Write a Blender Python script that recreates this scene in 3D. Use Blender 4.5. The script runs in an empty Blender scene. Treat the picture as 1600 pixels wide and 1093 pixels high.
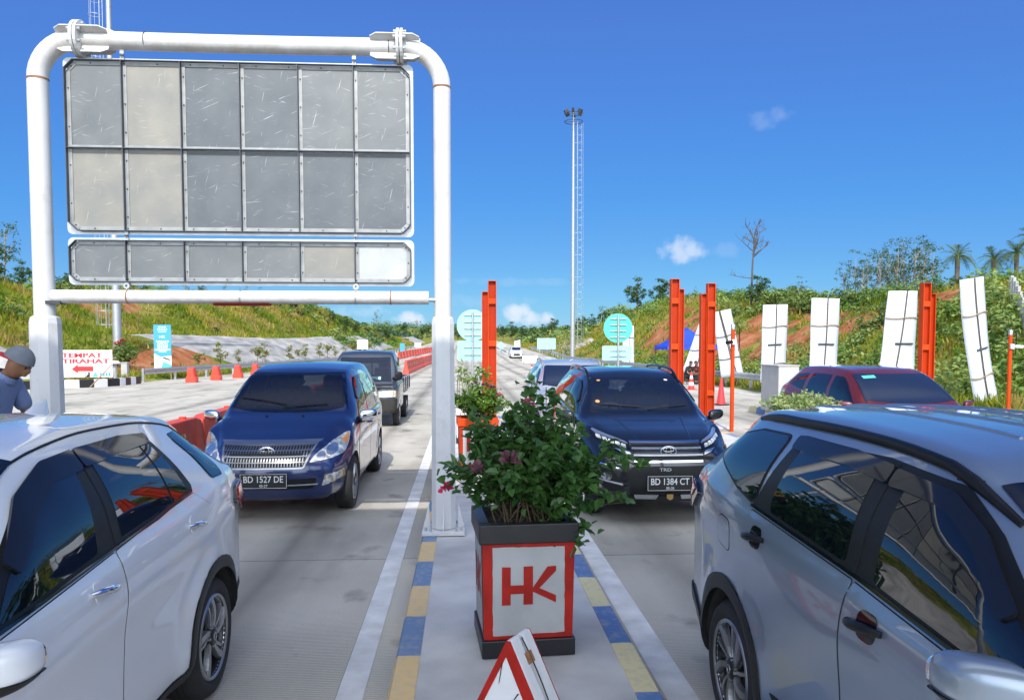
import bpy, bmesh, math, random
from mathutils import Vector, Matrix, geometry, noise, interpolate
from mathutils.bvhtree import BVHTree
R = math.radians
random.seed(7)
SC = bpy.context.scene
COL = SC.collection

# ------------------------------------------------------------------ camera
F, CX, CY, CAMH = 1200.0, 800.0, 603.0, 1.96
YAW, PITCH = math.atan(75 / F), math.atan(62 / F)
cd = bpy.data.cameras.new('camera')
cam = bpy.data.objects.new('camera', cd); COL.objects.link(cam)
cam.location = (0, 0, CAMH)
cam.rotation_euler = (math.pi / 2 - PITCH, 0, -YAW)
cd.sensor_width = 36; cd.lens = 36 * F / 1600; cd.shift_y = (CY - 546.5) / 1600
cd.clip_start = 0.05; cd.clip_end = 6000
SC.camera = cam

# ------------------------------------------------------------------ sun, sky
SUN_EL, SUN_AZ = R(43.8), R(5)
sl = bpy.data.lights.new('sun', 'SUN'); sl.energy = 2.85; sl.angle = R(0.53); sl.color = (1, .95, .87)
sun = bpy.data.objects.new('sun', sl); COL.objects.link(sun)
sd = Vector((math.sin(SUN_AZ) * math.cos(SUN_EL), math.cos(SUN_AZ) * math.cos(SUN_EL), -math.sin(SUN_EL)))
sun.rotation_euler = sd.to_track_quat('-Z', 'Y').to_euler()
sun.location = (-3, -30, 30)
W = bpy.data.worlds.new('World'); SC.world = W; W.use_nodes = True
SC.view_settings.view_transform = 'Standard'; SC.view_settings.look = 'None'
SC.view_settings.exposure = 0.55; SC.view_settings.gamma = 1


def camray(px, py):
    fw = Vector((math.sin(YAW) * math.cos(PITCH), math.cos(YAW) * math.cos(PITCH), -math.sin(PITCH)))
    rt = Vector((math.cos(YAW), -math.sin(YAW), 0)); up = rt.cross(fw)
    return fw + rt * (px - CX) / F + up * (CY - py) / F


def atY(px, py, Y):
    d = camray(px, py); return Vector((0, 0, CAMH)) + d * (Y / d.y)


def atZ(px, py, z=0.0):
    d = camray(px, py); return Vector((0, 0, CAMH)) + d * ((z - CAMH) / d.z)


def xat(px, Y): return atY(px, 541, Y).x


def zat(py, Y, px=725): return atY(px, py, Y).z


def build_world():
    nt = W.node_tree; N = nt.nodes; L = nt.links
    for n in list(N): N.remove(n)
    out = N.new('ShaderNodeOutputWorld'); bg = N.new('ShaderNodeBackground'); bg.inputs[1].default_value = SKY_STRENGTH
    L.new(bg.outputs[0], out.inputs[0])
    sky = N.new('ShaderNodeTexSky'); sky.sky_type = 'NISHITA'; sky.sun_disc = False
    sky.sun_elevation = SUN_EL; sky.sun_rotation = R(180) + SUN_AZ
    sky.air_density = 1.0; sky.dust_density = 0.1; sky.ozone_density = 4.0; sky.altitude = 20
    tc = N.new('ShaderNodeTexCoord')
    nz = N.new('ShaderNodeTexNoise'); nz.inputs['Scale'].default_value = 55; nz.inputs['Detail'].default_value = 6
    L.new(tc.outputs['Generated'], nz.inputs['Vector'])
    acc = None
    # px, py, half width, half height, opacity
    for (px, py, hw, hh, op) in [(1067, 391, 36, 22, .62), (808, 489, 26, 17, .9), (836, 497, 36, 13, .85), (641, 499, 32, 13, .9),
                                 (1203, 184, 42, 18, .14), (1135, 390, 22, 14, .10), (800, 440, 120, 8, .10), (560, 486, 60, 10, .3), (760, 470, 90, 12, .12)]:
        d = camray(px, py).normalized(); r = d.cross(Vector((0, 0, 1))).normalized(); u = r.cross(d)
        dist = camray(px, py).length
        def dot(vec, s):
            a = N.new('ShaderNodeVectorMath'); a.operation = 'DOT_PRODUCT'; a.inputs[1].default_value = vec / s
            L.new(tc.outputs['Generated'], a.inputs[0]); return a.outputs['Value']
        def math_(op_, a, b):
            m = N.new('ShaderNodeMath'); m.operation = op_
            for k, x in enumerate((a, b)):
                if isinstance(x, (int, float)): m.inputs[k].default_value = x
                else: L.new(x, m.inputs[k])
            return m.outputs[0]
        a = dot(r, hw / F / dist); b = dot(u, hh / F / dist)
        q = math_('ADD', math_('MULTIPLY', a, a), math_('MULTIPLY', b, b))
        front = math_('GREATER_THAN', dot(d, 1.0), 0.5)
        # 1 - q + (noise-.5)*k
        k = math_('ADD', math_('SUBTRACT', 1.0, q), math_('MULTIPLY', math_('SUBTRACT', nz.outputs['Fac'], 0.5), 3.0))
        mr = N.new('ShaderNodeMapRange'); mr.interpolation_type = 'SMOOTHSTEP'
        mr.inputs['From Min'].default_value = -.1; mr.inputs['From Max'].default_value = 1.25
        mr.inputs['To Max'].default_value = op
        L.new(k, mr.inputs['Value'])
        m = math_('MULTIPLY', mr.outputs[0], front)
        acc = m if acc is None else math_('MAXIMUM', acc, m)
    mx = N.new('ShaderNodeMix'); mx.data_type = 'RGBA'
    L.new(acc, mx.inputs[0]); L.new(sky.outputs[0], mx.inputs[6]); mx.inputs[7].default_value = CLOUD
    # sky ahead graded deep blue; sky behind and overhead brightened as added fill light
    se = N.new('ShaderNodeSeparateColor'); L.new(sky.outputs[0], se.inputs[0]); co = N.new('ShaderNodeCombineColor')
    for k, stops in enumerate(SKY_GRADE):
        r = N.new('ShaderNodeValToRGB'); e = r.color_ramp.elements
        while len(e) < len(stops): e.new(.5)
        for q, (a, b) in enumerate(stops): e[q].position = a / 2; e[q].color = (b, b, b, 1)
        L.new(math_('MULTIPLY', se.outputs[k], .14 / 2), r.inputs[0]); L.new(math_('MULTIPLY', r.outputs[0], 1 / .14), co.inputs[k])
    hs = N.new('ShaderNodeHueSaturation'); hs.inputs['Saturation'].default_value = .3; hs.inputs['Value'].default_value = SKY_FILL
    L.new(sky.outputs[0], hs.inputs['Color'])
    gm = N.new('ShaderNodeMapRange'); gm.interpolation_type = 'SMOOTHSTEP'; gm.inputs['From Min'].default_value = .35; gm.inputs['From Max'].default_value = .9
    L.new(dot(Vector((0, -.6, .8)), 1.0), gm.inputs['Value'])
    m0 = N.new('ShaderNodeMix'); m0.data_type = 'RGBA'; L.new(gm.outputs[0], m0.inputs[0]); L.new(co.outputs[0], m0.inputs[6]); L.new(hs.outputs[0], m0.inputs[7])
    L.new(m0.outputs[2], mx.inputs[6])
    L.new(mx.outputs[2], bg.inputs[0])


SKY_GRADE = [[(0, 0), (.18, .055), (.275, .058), (.38, .068), (.55, .10), (1.0, .18), (1.3, .25), (2, .5)],
             [(0, 0), (.32, .15), (.476, .198), (.634, .242), (.85, .295), (1.25, .425), (2, .6)],
             [(0, 0), (.59, .47), (.81, .545), (1.0, .59), (1.15, .61), (2, .8)]]
SKY_STRENGTH, SKY_FILL, CLOUD = 0.14, 2.8, (4.0, 4.4, 5.0, 1)
build_world()


# ------------------------------------------------------------------ materials
def pmat(name, base, rough=.5, metal=0.0, coat=0.0, spec=None, var=0.0, vscale=6.0, var2=None, bump=0.0, bscale=40.0, ior=None, detail=4.0,
         trans=0.0, stretch=None, rvar=0.0):
    m = bpy.data.materials.new(name); m.use_nodes = True
    nt = m.node_tree; N = nt.nodes; L = nt.links; b = N['Principled BSDF']
    b.inputs['Base Color'].default_value = (*base, 1); b.inputs['Roughness'].default_value = rough; b.inputs['Metallic'].default_value = metal
    b.inputs['Coat Weight'].default_value = coat; b.inputs['Coat Roughness'].default_value = .03
    if ior: b.inputs['IOR'].default_value = ior
    if spec is not None: b.inputs['Specular IOR Level'].default_value = spec
    if trans: b.inputs['Subsurface Weight'].default_value = 0
    tc = None
    def coords():
        t = N.new('ShaderNodeTexCoord'); o = t.outputs['Object']
        if stretch:
            mp = N.new('ShaderNodeMapping'); mp.inputs['Scale'].default_value = stretch; L.new(o, mp.inputs[0]); o = mp.outputs[0]
        return o
    if var or var2:
        nz = N.new('ShaderNodeTexNoise'); nz.inputs['Scale'].default_value = vscale; nz.inputs['Detail'].default_value = detail
        L.new(coords(), nz.inputs['Vector'])
        cr = N.new('ShaderNodeValToRGB'); cr.color_ramp.elements[0].position = .3; cr.color_ramp.elements[1].position = .72
        c2 = var2 or tuple(min(1, c * (1 + var)) for c in base); c1 = base if var2 else tuple(c * (1 - var) for c in base)
        cr.color_ramp.elements[0].color = (*c1, 1); cr.color_ramp.elements[1].color = (*c2, 1)
        L.new(nz.outputs['Fac'], cr.inputs[0]); L.new(cr.outputs[0], b.inputs['Base Color'])
        if rvar:
            mr = N.new('ShaderNodeMapRange'); mr.inputs['To Min'].default_value = rough - rvar; mr.inputs['To Max'].default_value = rough + rvar
            L.new(nz.outputs['Fac'], mr.inputs['Value']); L.new(mr.outputs[0], b.inputs['Roughness'])
    if bump:
        n2 = N.new('ShaderNodeTexNoise'); n2.inputs['Scale'].default_value = bscale; n2.inputs['Detail'].default_value = 5
        L.new(coords(), n2.inputs['Vector'])
        bp = N.new('ShaderNodeBump'); bp.inputs['Strength'].default_value = bump; bp.inputs['Distance'].default_value = .01
        L.new(n2.outputs['Fac'], bp.inputs['Height']); L.new(bp.outputs[0], b.inputs['Normal'])
    return m


def leafmat(name, c1, c2, rough=.45, transl=.25, scale=3.0, spec=.4):
    m = bpy.data.materials.new(name); m.use_nodes = True
    nt = m.node_tree; N = nt.nodes; L = nt.links; b = N['Principled BSDF']
    g = N.new('ShaderNodeNewGeometry'); cr = N.new('ShaderNodeValToRGB')
    cr.color_ramp.elements[0].color = (*c1, 1); cr.color_ramp.elements[1].color = (*c2, 1)
    nz = N.new('ShaderNodeTexNoise'); nz.inputs['Scale'].default_value = scale; nz.inputs['Detail'].default_value = 2
    t = N.new('ShaderNodeTexCoord'); L.new(t.outputs['Object'], nz.inputs['Vector'])
    mx = N.new('ShaderNodeMath'); mx.operation = 'ADD'; ml = N.new('ShaderNodeMath'); ml.operation = 'MULTIPLY'; ml.inputs[1].default_value = .5
    L.new(g.outputs['Random Per Island'], ml.inputs[0]); L.new(ml.outputs[0], mx.inputs[0])
    m2 = N.new('ShaderNodeMath'); m2.operation = 'MULTIPLY_ADD'; m2.inputs[1].default_value = 1.4; m2.inputs[2].default_value = -.45
    L.new(nz.outputs['Fac'], m2.inputs[0]); L.new(m2.outputs[0], mx.inputs[1])
    L.new(mx.outputs[0], cr.inputs[0]); L.new(cr.outputs[0], b.inputs['Base Color'])
    b.inputs['Roughness'].default_value = rough; b.inputs['Specular IOR Level'].default_value = spec
    tr = N.new('ShaderNodeBsdfTranslucent'); ms = N.new('ShaderNodeMixShader'); ms.inputs[0].default_value = transl
    hs = N.new('ShaderNodeHueSaturation'); hs.inputs['Value'].default_value = 1.6; hs.inputs['Saturation'].default_value = 1.1
    L.new(cr.outputs[0], hs.inputs['Color']); L.new(hs.outputs[0], tr.inputs[0])
    L.new(b.outputs[0], ms.inputs[1]); L.new(tr.outputs[0], ms.inputs[2])
    L.new(ms.outputs[0], N['Material Output'].inputs[0])
    return m


M = {}
M['white_paint'] = pmat('white_paint', (.74, .75, .76), .38, var=.06, vscale=3, bump=.05, bscale=30)
M['pipe_paint'] = None
M['black_plastic'] = pmat('black_plastic', (.010, .011, .012), .42, spec=.28, var=.2, vscale=20, bump=.05, bscale=300)
M['black_gloss'] = pmat('black_gloss', (.006, .007, .009), .08, spec=.6)
M['rubber'] = pmat('rubber', (.018, .018, .019), .75, var=.25, vscale=10, bump=.2, bscale=80)
M['chrome'] = pmat('chrome', (.86, .87, .9), .08, 1.0)
M['alloy'] = pmat('alloy', (.40, .41, .43), .32, .9)
M['dark_alloy'] = pmat('dark_alloy', (.02, .021, .023), .3, .3)
M['dark_steel'] = pmat('dark_steel', (.08, .085, .09), .5, .6, var=.2)
M['galv'] = pmat('galv', (.52, .54, .56), .42, .75, var=.14, vscale=8)
M['orange'] = pmat('orange', (.57, .058, .006), .5, spec=.2, var=.10, vscale=2.5, rvar=.08, bump=.03, bscale=25)
M['orange_dark'] = pmat('orange_dark', (.42, .034, .005), .5, spec=.2, var=.1, vscale=2.5)
M['barrier_red'] = pmat('barrier_red', (.62, .075, .045), .5, var=.2, vscale=3, bump=.06, bscale=20)
M['barrier_bright'] = pmat('barrier_bright', (.85, .06, .03), .42, var=.1)
M['red_paint'] = pmat('red_paint', (.36, .016, .010), .5, spec=.25, var=.22, vscale=7, bump=.05, bscale=50)
M['panel_white'] = pmat('panel_white', (.33, .345, .35), .55, var2=(.44, .45, .45), vscale=4, detail=9, bump=.1, bscale=40)
M['black_paint'] = pmat('black_paint', (.012, .013, .016), .4, var=.3, vscale=8, bump=.08, bscale=40)
M['soil'] = pmat('soil', (.05, .032, .02), .95, var=.4, vscale=20, bump=.6, bscale=40)
M['red_plain'] = pmat('red_plain', (.72, .03, .03), .5)
M['white_plain'] = pmat('white_plain', (.8, .8, .8), .5, var=.03)
M['teal_light'] = pmat('teal_light', (.33, .70, .67), .5, var=.04, vscale=2)
M['teal'] = pmat('teal', (.085, .55, .44), .5, var=.05, vscale=2)
M['tent_blue'] = pmat('tent_blue', (.012, .055, .55), .6, var=.12, vscale=3, bump=.1, bscale=6)
M['wood'] = pmat('wood', (.34, .22, .12), .7, var=.25, vscale=10)
M['dark_wood'] = pmat('dark_wood', (.10, .075, .055), .7, var=.25, vscale=10)
M['banner'] = pmat('banner', (.58, .63, .70), .6, var=.05, vscale=1.5, bump=.9, bscale=2.2, stretch=(2.2, 1, .5))
M['bark'] = pmat('bark', (.17, .13, .10), .9, var=.3, vscale=6, bump=.4, bscale=20)
M['pale_bark'] = pmat('pale_bark', (.36, .32, .27), .9, var=.25, vscale=6)
M['conc_block'] = pmat('conc_block', (.46, .455, .44), .8, var=.08, vscale=3, bump=.2, bscale=40)
M['grey_shirt'] = pmat('grey_shirt', (.17, .23, .40), .85, var=.1, vscale=12, bump=.5, bscale=18)
M['skin'] = pmat('skin', (.26, .12, .06), .55, var=.08, vscale=10)


# ------------------------------------------------------------------ mesh builder
class MB:
    def __init__(s): s.v = []; s.f = []; s.m = []; s.mats = []; s.sm = []
    def mi(s, m):
        if m not in s.mats: s.mats.append(m)
        return s.mats.index(m)
    def add(s, vs, fs, m, smooth=False):
        o = len(s.v); k = s.mi(m); s.v += [Vector(v) for v in vs]
        for f in fs: s.f.append([i + o for i in f]); s.m.append(k); s.sm.append(smooth)
    def box(s, c, size, m, rot=None):
        x, y, z = [a / 2 for a in size]; c = Vector(c)
        vs = [Vector((i * x, j * y, k * z)) for i in (-1, 1) for j in (-1, 1) for k in (-1, 1)]
        if rot is not None: vs = [rot @ v for v in vs]
        s.add([c + v for v in vs], [(0, 1, 3, 2), (4, 6, 7, 5), (0, 4, 5, 1), (2, 3, 7, 6), (0, 2, 6, 4), (1, 5, 7, 3)], m)
    def prism(s, poly, d, m, smooth=False):
        """poly: list of 3D points, d: extrusion vector"""
        n = len(poly); d = Vector(d); P = [Vector(p) for p in poly]
        nr = geometry.normal(P)
        if nr.dot(d) > 0: P = P[::-1]
        s.add(P + [p + d for p in P], [list(range(n))] + [list(range(2 * n - 1, n - 1, -1))] + [((i + 1) % n, i, i + n, (i + 1) % n + n) for i in range(n)], m, smooth)
    def tube(s, path, r, m, n=12, cap=True, smooth=True):
        path = [Vector(p) for p in path]; k = len(path)
        rs = r if isinstance(r, (list, tuple)) else [r] * k
        vs = []; ref = None
        for i, p in enumerate(path):
            t = (path[min(i + 1, k - 1)] - path[max(i - 1, 0)]).normalized()
            if ref is None:
                ref = t.orthogonal().normalized()
            else:
                ref = (ref - t * ref.dot(t)).normalized()
            b = t.cross(ref)
            for j in range(n):
                a = 2 * math.pi * j / n
                vs.append(p + (ref * math.cos(a) + b * math.sin(a)) * rs[i])
        fs = [(i * n + j, i * n + (j + 1) % n, (i + 1) * n + (j + 1) % n, (i + 1) * n + j) for i in range(k - 1) for j in range(n)]
        s.add(vs, fs, m, smooth)
        if cap:
            s.add(vs[:n], [list(range(n))[::-1]], m); s.add(vs[-n:], [list(range(n))], m)
    def lathe(s, prof, c, axis, m, n=32, smooth=True):
        """prof: (r, h) along axis from c"""
        ax = Vector(axis).normalized(); e = ax.orthogonal().normalized(); b = ax.cross(e); c = Vector(c); vs = []
        for (r, h) in prof:
            for j in range(n):
                a = 2 * math.pi * j / n; vs.append(c + ax * h + (e * math.cos(a) + b * math.sin(a)) * r)
        k = len(prof)
        s.add(vs, [(i * n + j, i * n + (j + 1) % n, (i + 1) * n + (j + 1) % n, (i + 1) * n + j) for i in range(k - 1) for j in range(n)], m, smooth)
    def build(s, name, parent=None, org=None, bevel=0.0, kind=None, angle=None, recalc=False):
        me = bpy.data.meshes.new(name)
        o3 = Vector(org) if org is not None else Vector((0, 0, 0))
        me.from_pydata([v - o3 for v in s.v], [], s.f)
        for m in s.mats: me.materials.append(m)
        me.polygons.foreach_set('material_index', s.m); me.polygons.foreach_set('use_smooth', s.sm)
        if recalc:
            bm = bmesh.new(); bm.from_mesh(me); bmesh.ops.remove_doubles(bm, verts=bm.verts, dist=1e-5); bmesh.ops.recalc_face_normals(bm, faces=bm.faces); bm.to_mesh(me); bm.free()
        if angle: me.set_sharp_from_angle(angle=R(angle))
        me.update()
        ob = bpy.data.objects.new(name, me); COL.objects.link(ob)
        if parent is not None: ob.parent = parent
        elif org is not None: ob.location = o3
        if bevel:
            md = ob.modifiers.new('bevel', 'BEVEL'); md.width = bevel; md.segments = 2; md.limit_method = 'ANGLE'; md.angle_limit = R(40)
        if kind: ob['kind'] = kind
        return ob


def tag(o, label, cat, group=None, kind=None):
    o['label'] = label; o['category'] = cat
    if group: o['group'] = group
    if kind: o['kind'] = kind
    return o


def thing(name, label, cat, loc=(0, 0, 0), rz=0.0, group=None):
    o = bpy.data.objects.new(name, None); COL.objects.link(o); o.location = loc; o.rotation_euler = (0, 0, rz); o.empty_display_size = .2
    return tag(o, label, cat, group)


def copy_tree(o, parent=None):
    c = o.copy(); COL.objects.link(c)
    if parent is not None: c.parent = parent
    for ch in list(o.children): copy_tree(ch, c)
    return c


def dup(o, loc, rz=None, label=None, scale=None):
    c = copy_tree(o); c.location = loc
    if rz is not None: c.rotation_euler = (0, 0, rz)
    if scale is not None: c.scale = scale if isinstance(scale, (tuple, list, Vector)) else (scale,) * 3
    if label: c['label'] = label
    return c


def text_geo(body, height, bold=0.0, align='CENTER', width=None, spacing=1.0):
    """verts, faces of flat text in the xz plane, centred"""
    cu = bpy.data.curves.new('t', 'FONT'); cu.body = body; cu.align_x = align; cu.size = 1; cu.offset = bold; cu.space_character = spacing
    cu.resolution_u = 3
    ob = bpy.data.objects.new('t', cu); COL.objects.link(ob)
    bpy.context.view_layer.update()
    dg = bpy.context.evaluated_depsgraph_get()
    me = bpy.data.meshes.new_from_object(ob.evaluated_get(dg))
    vs = [v.co.copy() for v in me.vertices]; fs = [list(p.vertices) for p in me.polygons]
    bpy.data.objects.remove(ob); bpy.data.curves.remove(cu); bpy.data.meshes.remove(me)
    x0 = min(v.x for v in vs); x1 = max(v.x for v in vs); y0 = min(v.y for v in vs); y1 = max(v.y for v in vs)
    sz = height / (y1 - y0); sx = (width / (x1 - x0)) if width else sz
    return [Vector(((v.x - (x0 + x1) / 2) * sx, 0, (v.y - (y0 + y1) / 2) * sz)) for v in vs], fs


def add_text(mb, body, height, m, mat4, **k):
    """mat4 maps local (x right, z up, -y facing viewer)"""
    vs, fs = text_geo(body, height, **k)
    mb.add([mat4 @ v for v in vs], fs, m)


def pchip(pts):
    xs = [p[0] for p in pts]; ys = [p[1] for p in pts]; n = len(xs)
    h = [xs[i + 1] - xs[i] for i in range(n - 1)]; d = [(ys[i + 1] - ys[i]) / h[i] for i in range(n - 1)]
    m = [0] * n; m[0] = d[0]; m[-1] = d[-1]
    for i in range(1, n - 1):
        if d[i - 1] * d[i] <= 0: m[i] = 0
        else:
            w1 = 2 * h[i] + h[i - 1]; w2 = h[i] + 2 * h[i - 1]; m[i] = (w1 + w2) / (w1 / d[i - 1] + w2 / d[i])
    def f(x):
        if x <= xs[0]: return ys[0]
        if x >= xs[-1]: return ys[-1]
        i = 0
        while x > xs[i + 1]: i += 1
        t = (x - xs[i]) / h[i]; t2 = t * t; t3 = t2 * t
        return (2 * t3 - 3 * t2 + 1) * ys[i] + (t3 - 2 * t2 + t) * h[i] * m[i] + (-2 * t3 + 3 * t2) * ys[i + 1] + (t3 - t2) * h[i] * m[i + 1]
    return f


def sstep(a, b, x):
    t = max(0, min(1, (x - a) / (b - a))); return t * t * (3 - 2 * t)


def fbm(x, y, z=0.0, o=4):
    return noise.fractal(Vector((x, y, z)), 1.0, 2.0, o)


# ================================================================== SETTING
def zr(Y):
    return 0.0 if Y < 85 else .018 * (Y - 85) * sstep(85, 110, Y)


road_l = pchip([(-80, -24), (0, -23), (34, -22), (36.5, -20.6), (39.5, -17.6), (43, -17.7), (56, -16.3), (90, -13.8), (120, -12), (200, -11), (340, -10)])
road_r = pchip([(-80, 20), (0, 19), (18, 17.5), (24, 15.2), (31, 12.9), (45, 12.4), (80, 12.4), (130, 13), (340, 14)])
hl = pchip([(-50, 3), (20, 4.5), (45, 5.8), (60, 6.2), (75, 6.9), (90, 7.3), (120, 8.0), (150, 7.4), (190, 4.6), (240, 3.0), (330, 2)])
hr = pchip([(-50, 3), (10, 4.5), (30, 4.7), (36, 4.9), (41, 4.5), (47, 4.3), (54, 4.6), (62, 5.2), (72, 6.2), (85, 7.0), (110, 6.6), (150, 4.2), (200, 2.6), (330, 2)])


REV = [(57, 158, 2.8, 7.8), (20, 41, 3.2, 8.8), (188, 262, 2.0, 6.8)]


def H(X, Y):
    """terrain height and soil amount"""
    z0 = zr(Y); soil = 0.0
    dl = road_l(Y) - X; dr = X - road_r(Y)
    n = fbm(X * .09, Y * .09) * .55 + fbm(X * .35, Y * .35, 3) * .16
    z = z0 - .10
    if dl > 0 or dr > 0:
        if dl > dr:
            d = dl; hh = hl(Y); k = sstep(2.2, 17, d)
            z = z0 + (.10 if d > .3 else -.05) + hh * k + n * sstep(2, 8, d)
            z += max(0, d - 20) * .02
            for (a, b_, top, dd) in REV:
                w = sstep(a - 6, a + 1, Y + .9 * (d - 5)) * (1 - sstep(b_ - 2, b_ + 6, Y)) * (1 - sstep(dd, dd + 3, d))
                if w > 0 and d > .8: z += (z0 + .12 + max(0, min(1, (d - 2.4) / (dd - 2.4))) * top - z) * w
            # bare earth near the toe beside the revetment
            soil = .95 * sstep(3.2, 3.9, d) * (1 - sstep(5.2, 6.4, d)) * sstep(44, 47, Y) * (1 - sstep(60, 63, Y))
            soil += .55 * sstep(.02, .5, fbm(X * .12 + 9, Y * .12, 2)) * sstep(9, 13, d) * sstep(30, 40, Y) * (1 - sstep(80, 95, Y))
        else:
            d = dr; hh = hr(Y); k = sstep(2.4, 13, d)
            z = z0 + (.08 if d > .3 else -.05) + hh * k + n * sstep(2, 8, d)
            z += max(0, d - 15) * .02
            w = sstep(108, 114, Y) * (1 - sstep(150, 160, Y)) * (1 - sstep(6.3, 9, d))
            if w > 0 and d > 1: z += (z0 + .1 + max(0, min(1, (d - 1.6) / 4.6)) * 2.6 - z) * w
            s1 = math.exp(-((Y - 50) / 7.5) ** 2) * math.exp(-((d - 8.6) / 3.6) ** 2) * 1.9
            s2 = math.exp(-((Y - 74) / 8) ** 2) * math.exp(-((d - 8.4) / 2.8) ** 2) * 1.5
            s3 = math.exp(-((Y - 36.5) / 2.2) ** 2) * math.exp(-((d - 11.5) / 1.6) ** 2) * 1.3
            soil = s1 + s2 + s3
            soil *= .72 + 1.7 * fbm(X * .42, Y * .42, 5)
    if Y > 300: z = max(z, z0 - .1 + (5.2 + 3.5 * fbm(X * .012, Y * .012, 8)) * sstep(330, 440, Y))
    if Y < -60 or abs(X) > 120: z = z + 2.5 * fbm(X * .01, Y * .01)
    return z, max(0, min(1, soil))


def lines(lo, hi, core_lo, core_hi, step, grow=1.25):
    a = [core_lo]
    while a[-1] < core_hi: a.append(a[-1] + step)
    s = step
    while a[-1] < hi: s *= grow; a.append(a[-1] + s)
    s = step; b = [core_lo]
    while b[-1] > lo: s *= grow; b.append(b[-1] - s)
    return sorted(set(b[1:] + a))


def build_ground():
    xs = lines(-2200, 2200, -46, 46, .8); ys = lines(-600, 2600, 18, 135, 1.0, 1.06)
    vs = []; so = []
    for y in ys:
        for x in xs:
            z, s = H(x, y); vs.append((x, y, z)); so.append(s)
    nx = len(xs)
    fs = [(j * nx + i, j * nx + i + 1, (j + 1) * nx + i + 1, (j + 1) * nx + i) for j in range(len(ys) - 1) for i in range(nx - 1)]
    me = bpy.data.meshes.new('hillside_ground'); me.from_pydata(vs, [], fs)
    at = me.attributes.new('soil', 'FLOAT', 'POINT'); at.data.foreach_set('value', so)
    me.polygons.foreach_set('use_smooth', [True] * len(fs))
    m = bpy.data.materials.new('ground_cover'); m.use_nodes = True; nt = m.node_tree; N = nt.nodes; L = nt.links; b = N['Principled BSDF']
    b.inputs['Roughness'].default_value = .95; b.inputs['Specular IOR Level'].default_value = .1
    tc = N.new('ShaderNodeTexCoord')
    def nz(sc, det=5):
        n = N.new('ShaderNodeTexNoise'); n.inputs['Scale'].default_value = sc; n.inputs['Detail'].default_value = det; L.new(tc.outputs['Object'], n.inputs['Vector']); return n.outputs['Fac']
    def ramp(f, cols):
        r = N.new('ShaderNodeValToRGB'); e = r.color_ramp.elements
        while len(e) < len(cols): e.new(.5)
        for k, (p, c) in enumerate(cols): e[k].position = p; e[k].color = (*c, 1)
        L.new(f, r.inputs[0]); return r.outputs[0]
    g = ramp(nz(.35, 7), [(.3, (.09, .12, .02)), (.45, (.17, .19, .035)), (.6, (.27, .25, .06)), (.75, (.20, .16, .06))])
    s = ramp(nz(.8, 8), [(.3, (.22, .075, .03)), (.5, (.33, .125, .055)), (.7, (.42, .2, .10))])
    a = N.new('ShaderNodeAttribute'); a.attribute_name = 'soil'
    ad = N.new('ShaderNodeMath'); ad.operation = 'MULTIPLY_ADD'; ad.inputs[1].default_value = 1.0; L.new(nz(1.6, 6), ad.inputs[0]); L.new(a.outputs['Fac'], ad.inputs[2])
    mr = N.new('ShaderNodeMapRange'); mr.inputs['From Min'].default_value = .85; mr.inputs['From Max'].default_value = 1.0; L.new(ad.outputs[0], mr.inputs['Value'])
    mx = N.new('ShaderNodeMix'); mx.data_type = 'RGBA'; L.new(mr.outputs[0], mx.inputs[0]); L.new(g, mx.inputs[6]); L.new(s, mx.inputs[7])
    L.new(mx.outputs[2], b.inputs['Base Color'])
    bp = N.new('ShaderNodeBump'); bp.inputs['Strength'].default_value = .7; bp.inputs['Distance'].default_value = .25; L.new(nz(2.2, 8), bp.inputs['Height']); L.new(bp.outputs[0], b.inputs['Normal'])
    me.materials.append(m); me.update()
    ob = bpy.data.objects.new('ground', me); COL.objects.link(ob); ob['kind'] = 'structure'
    return ob


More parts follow.
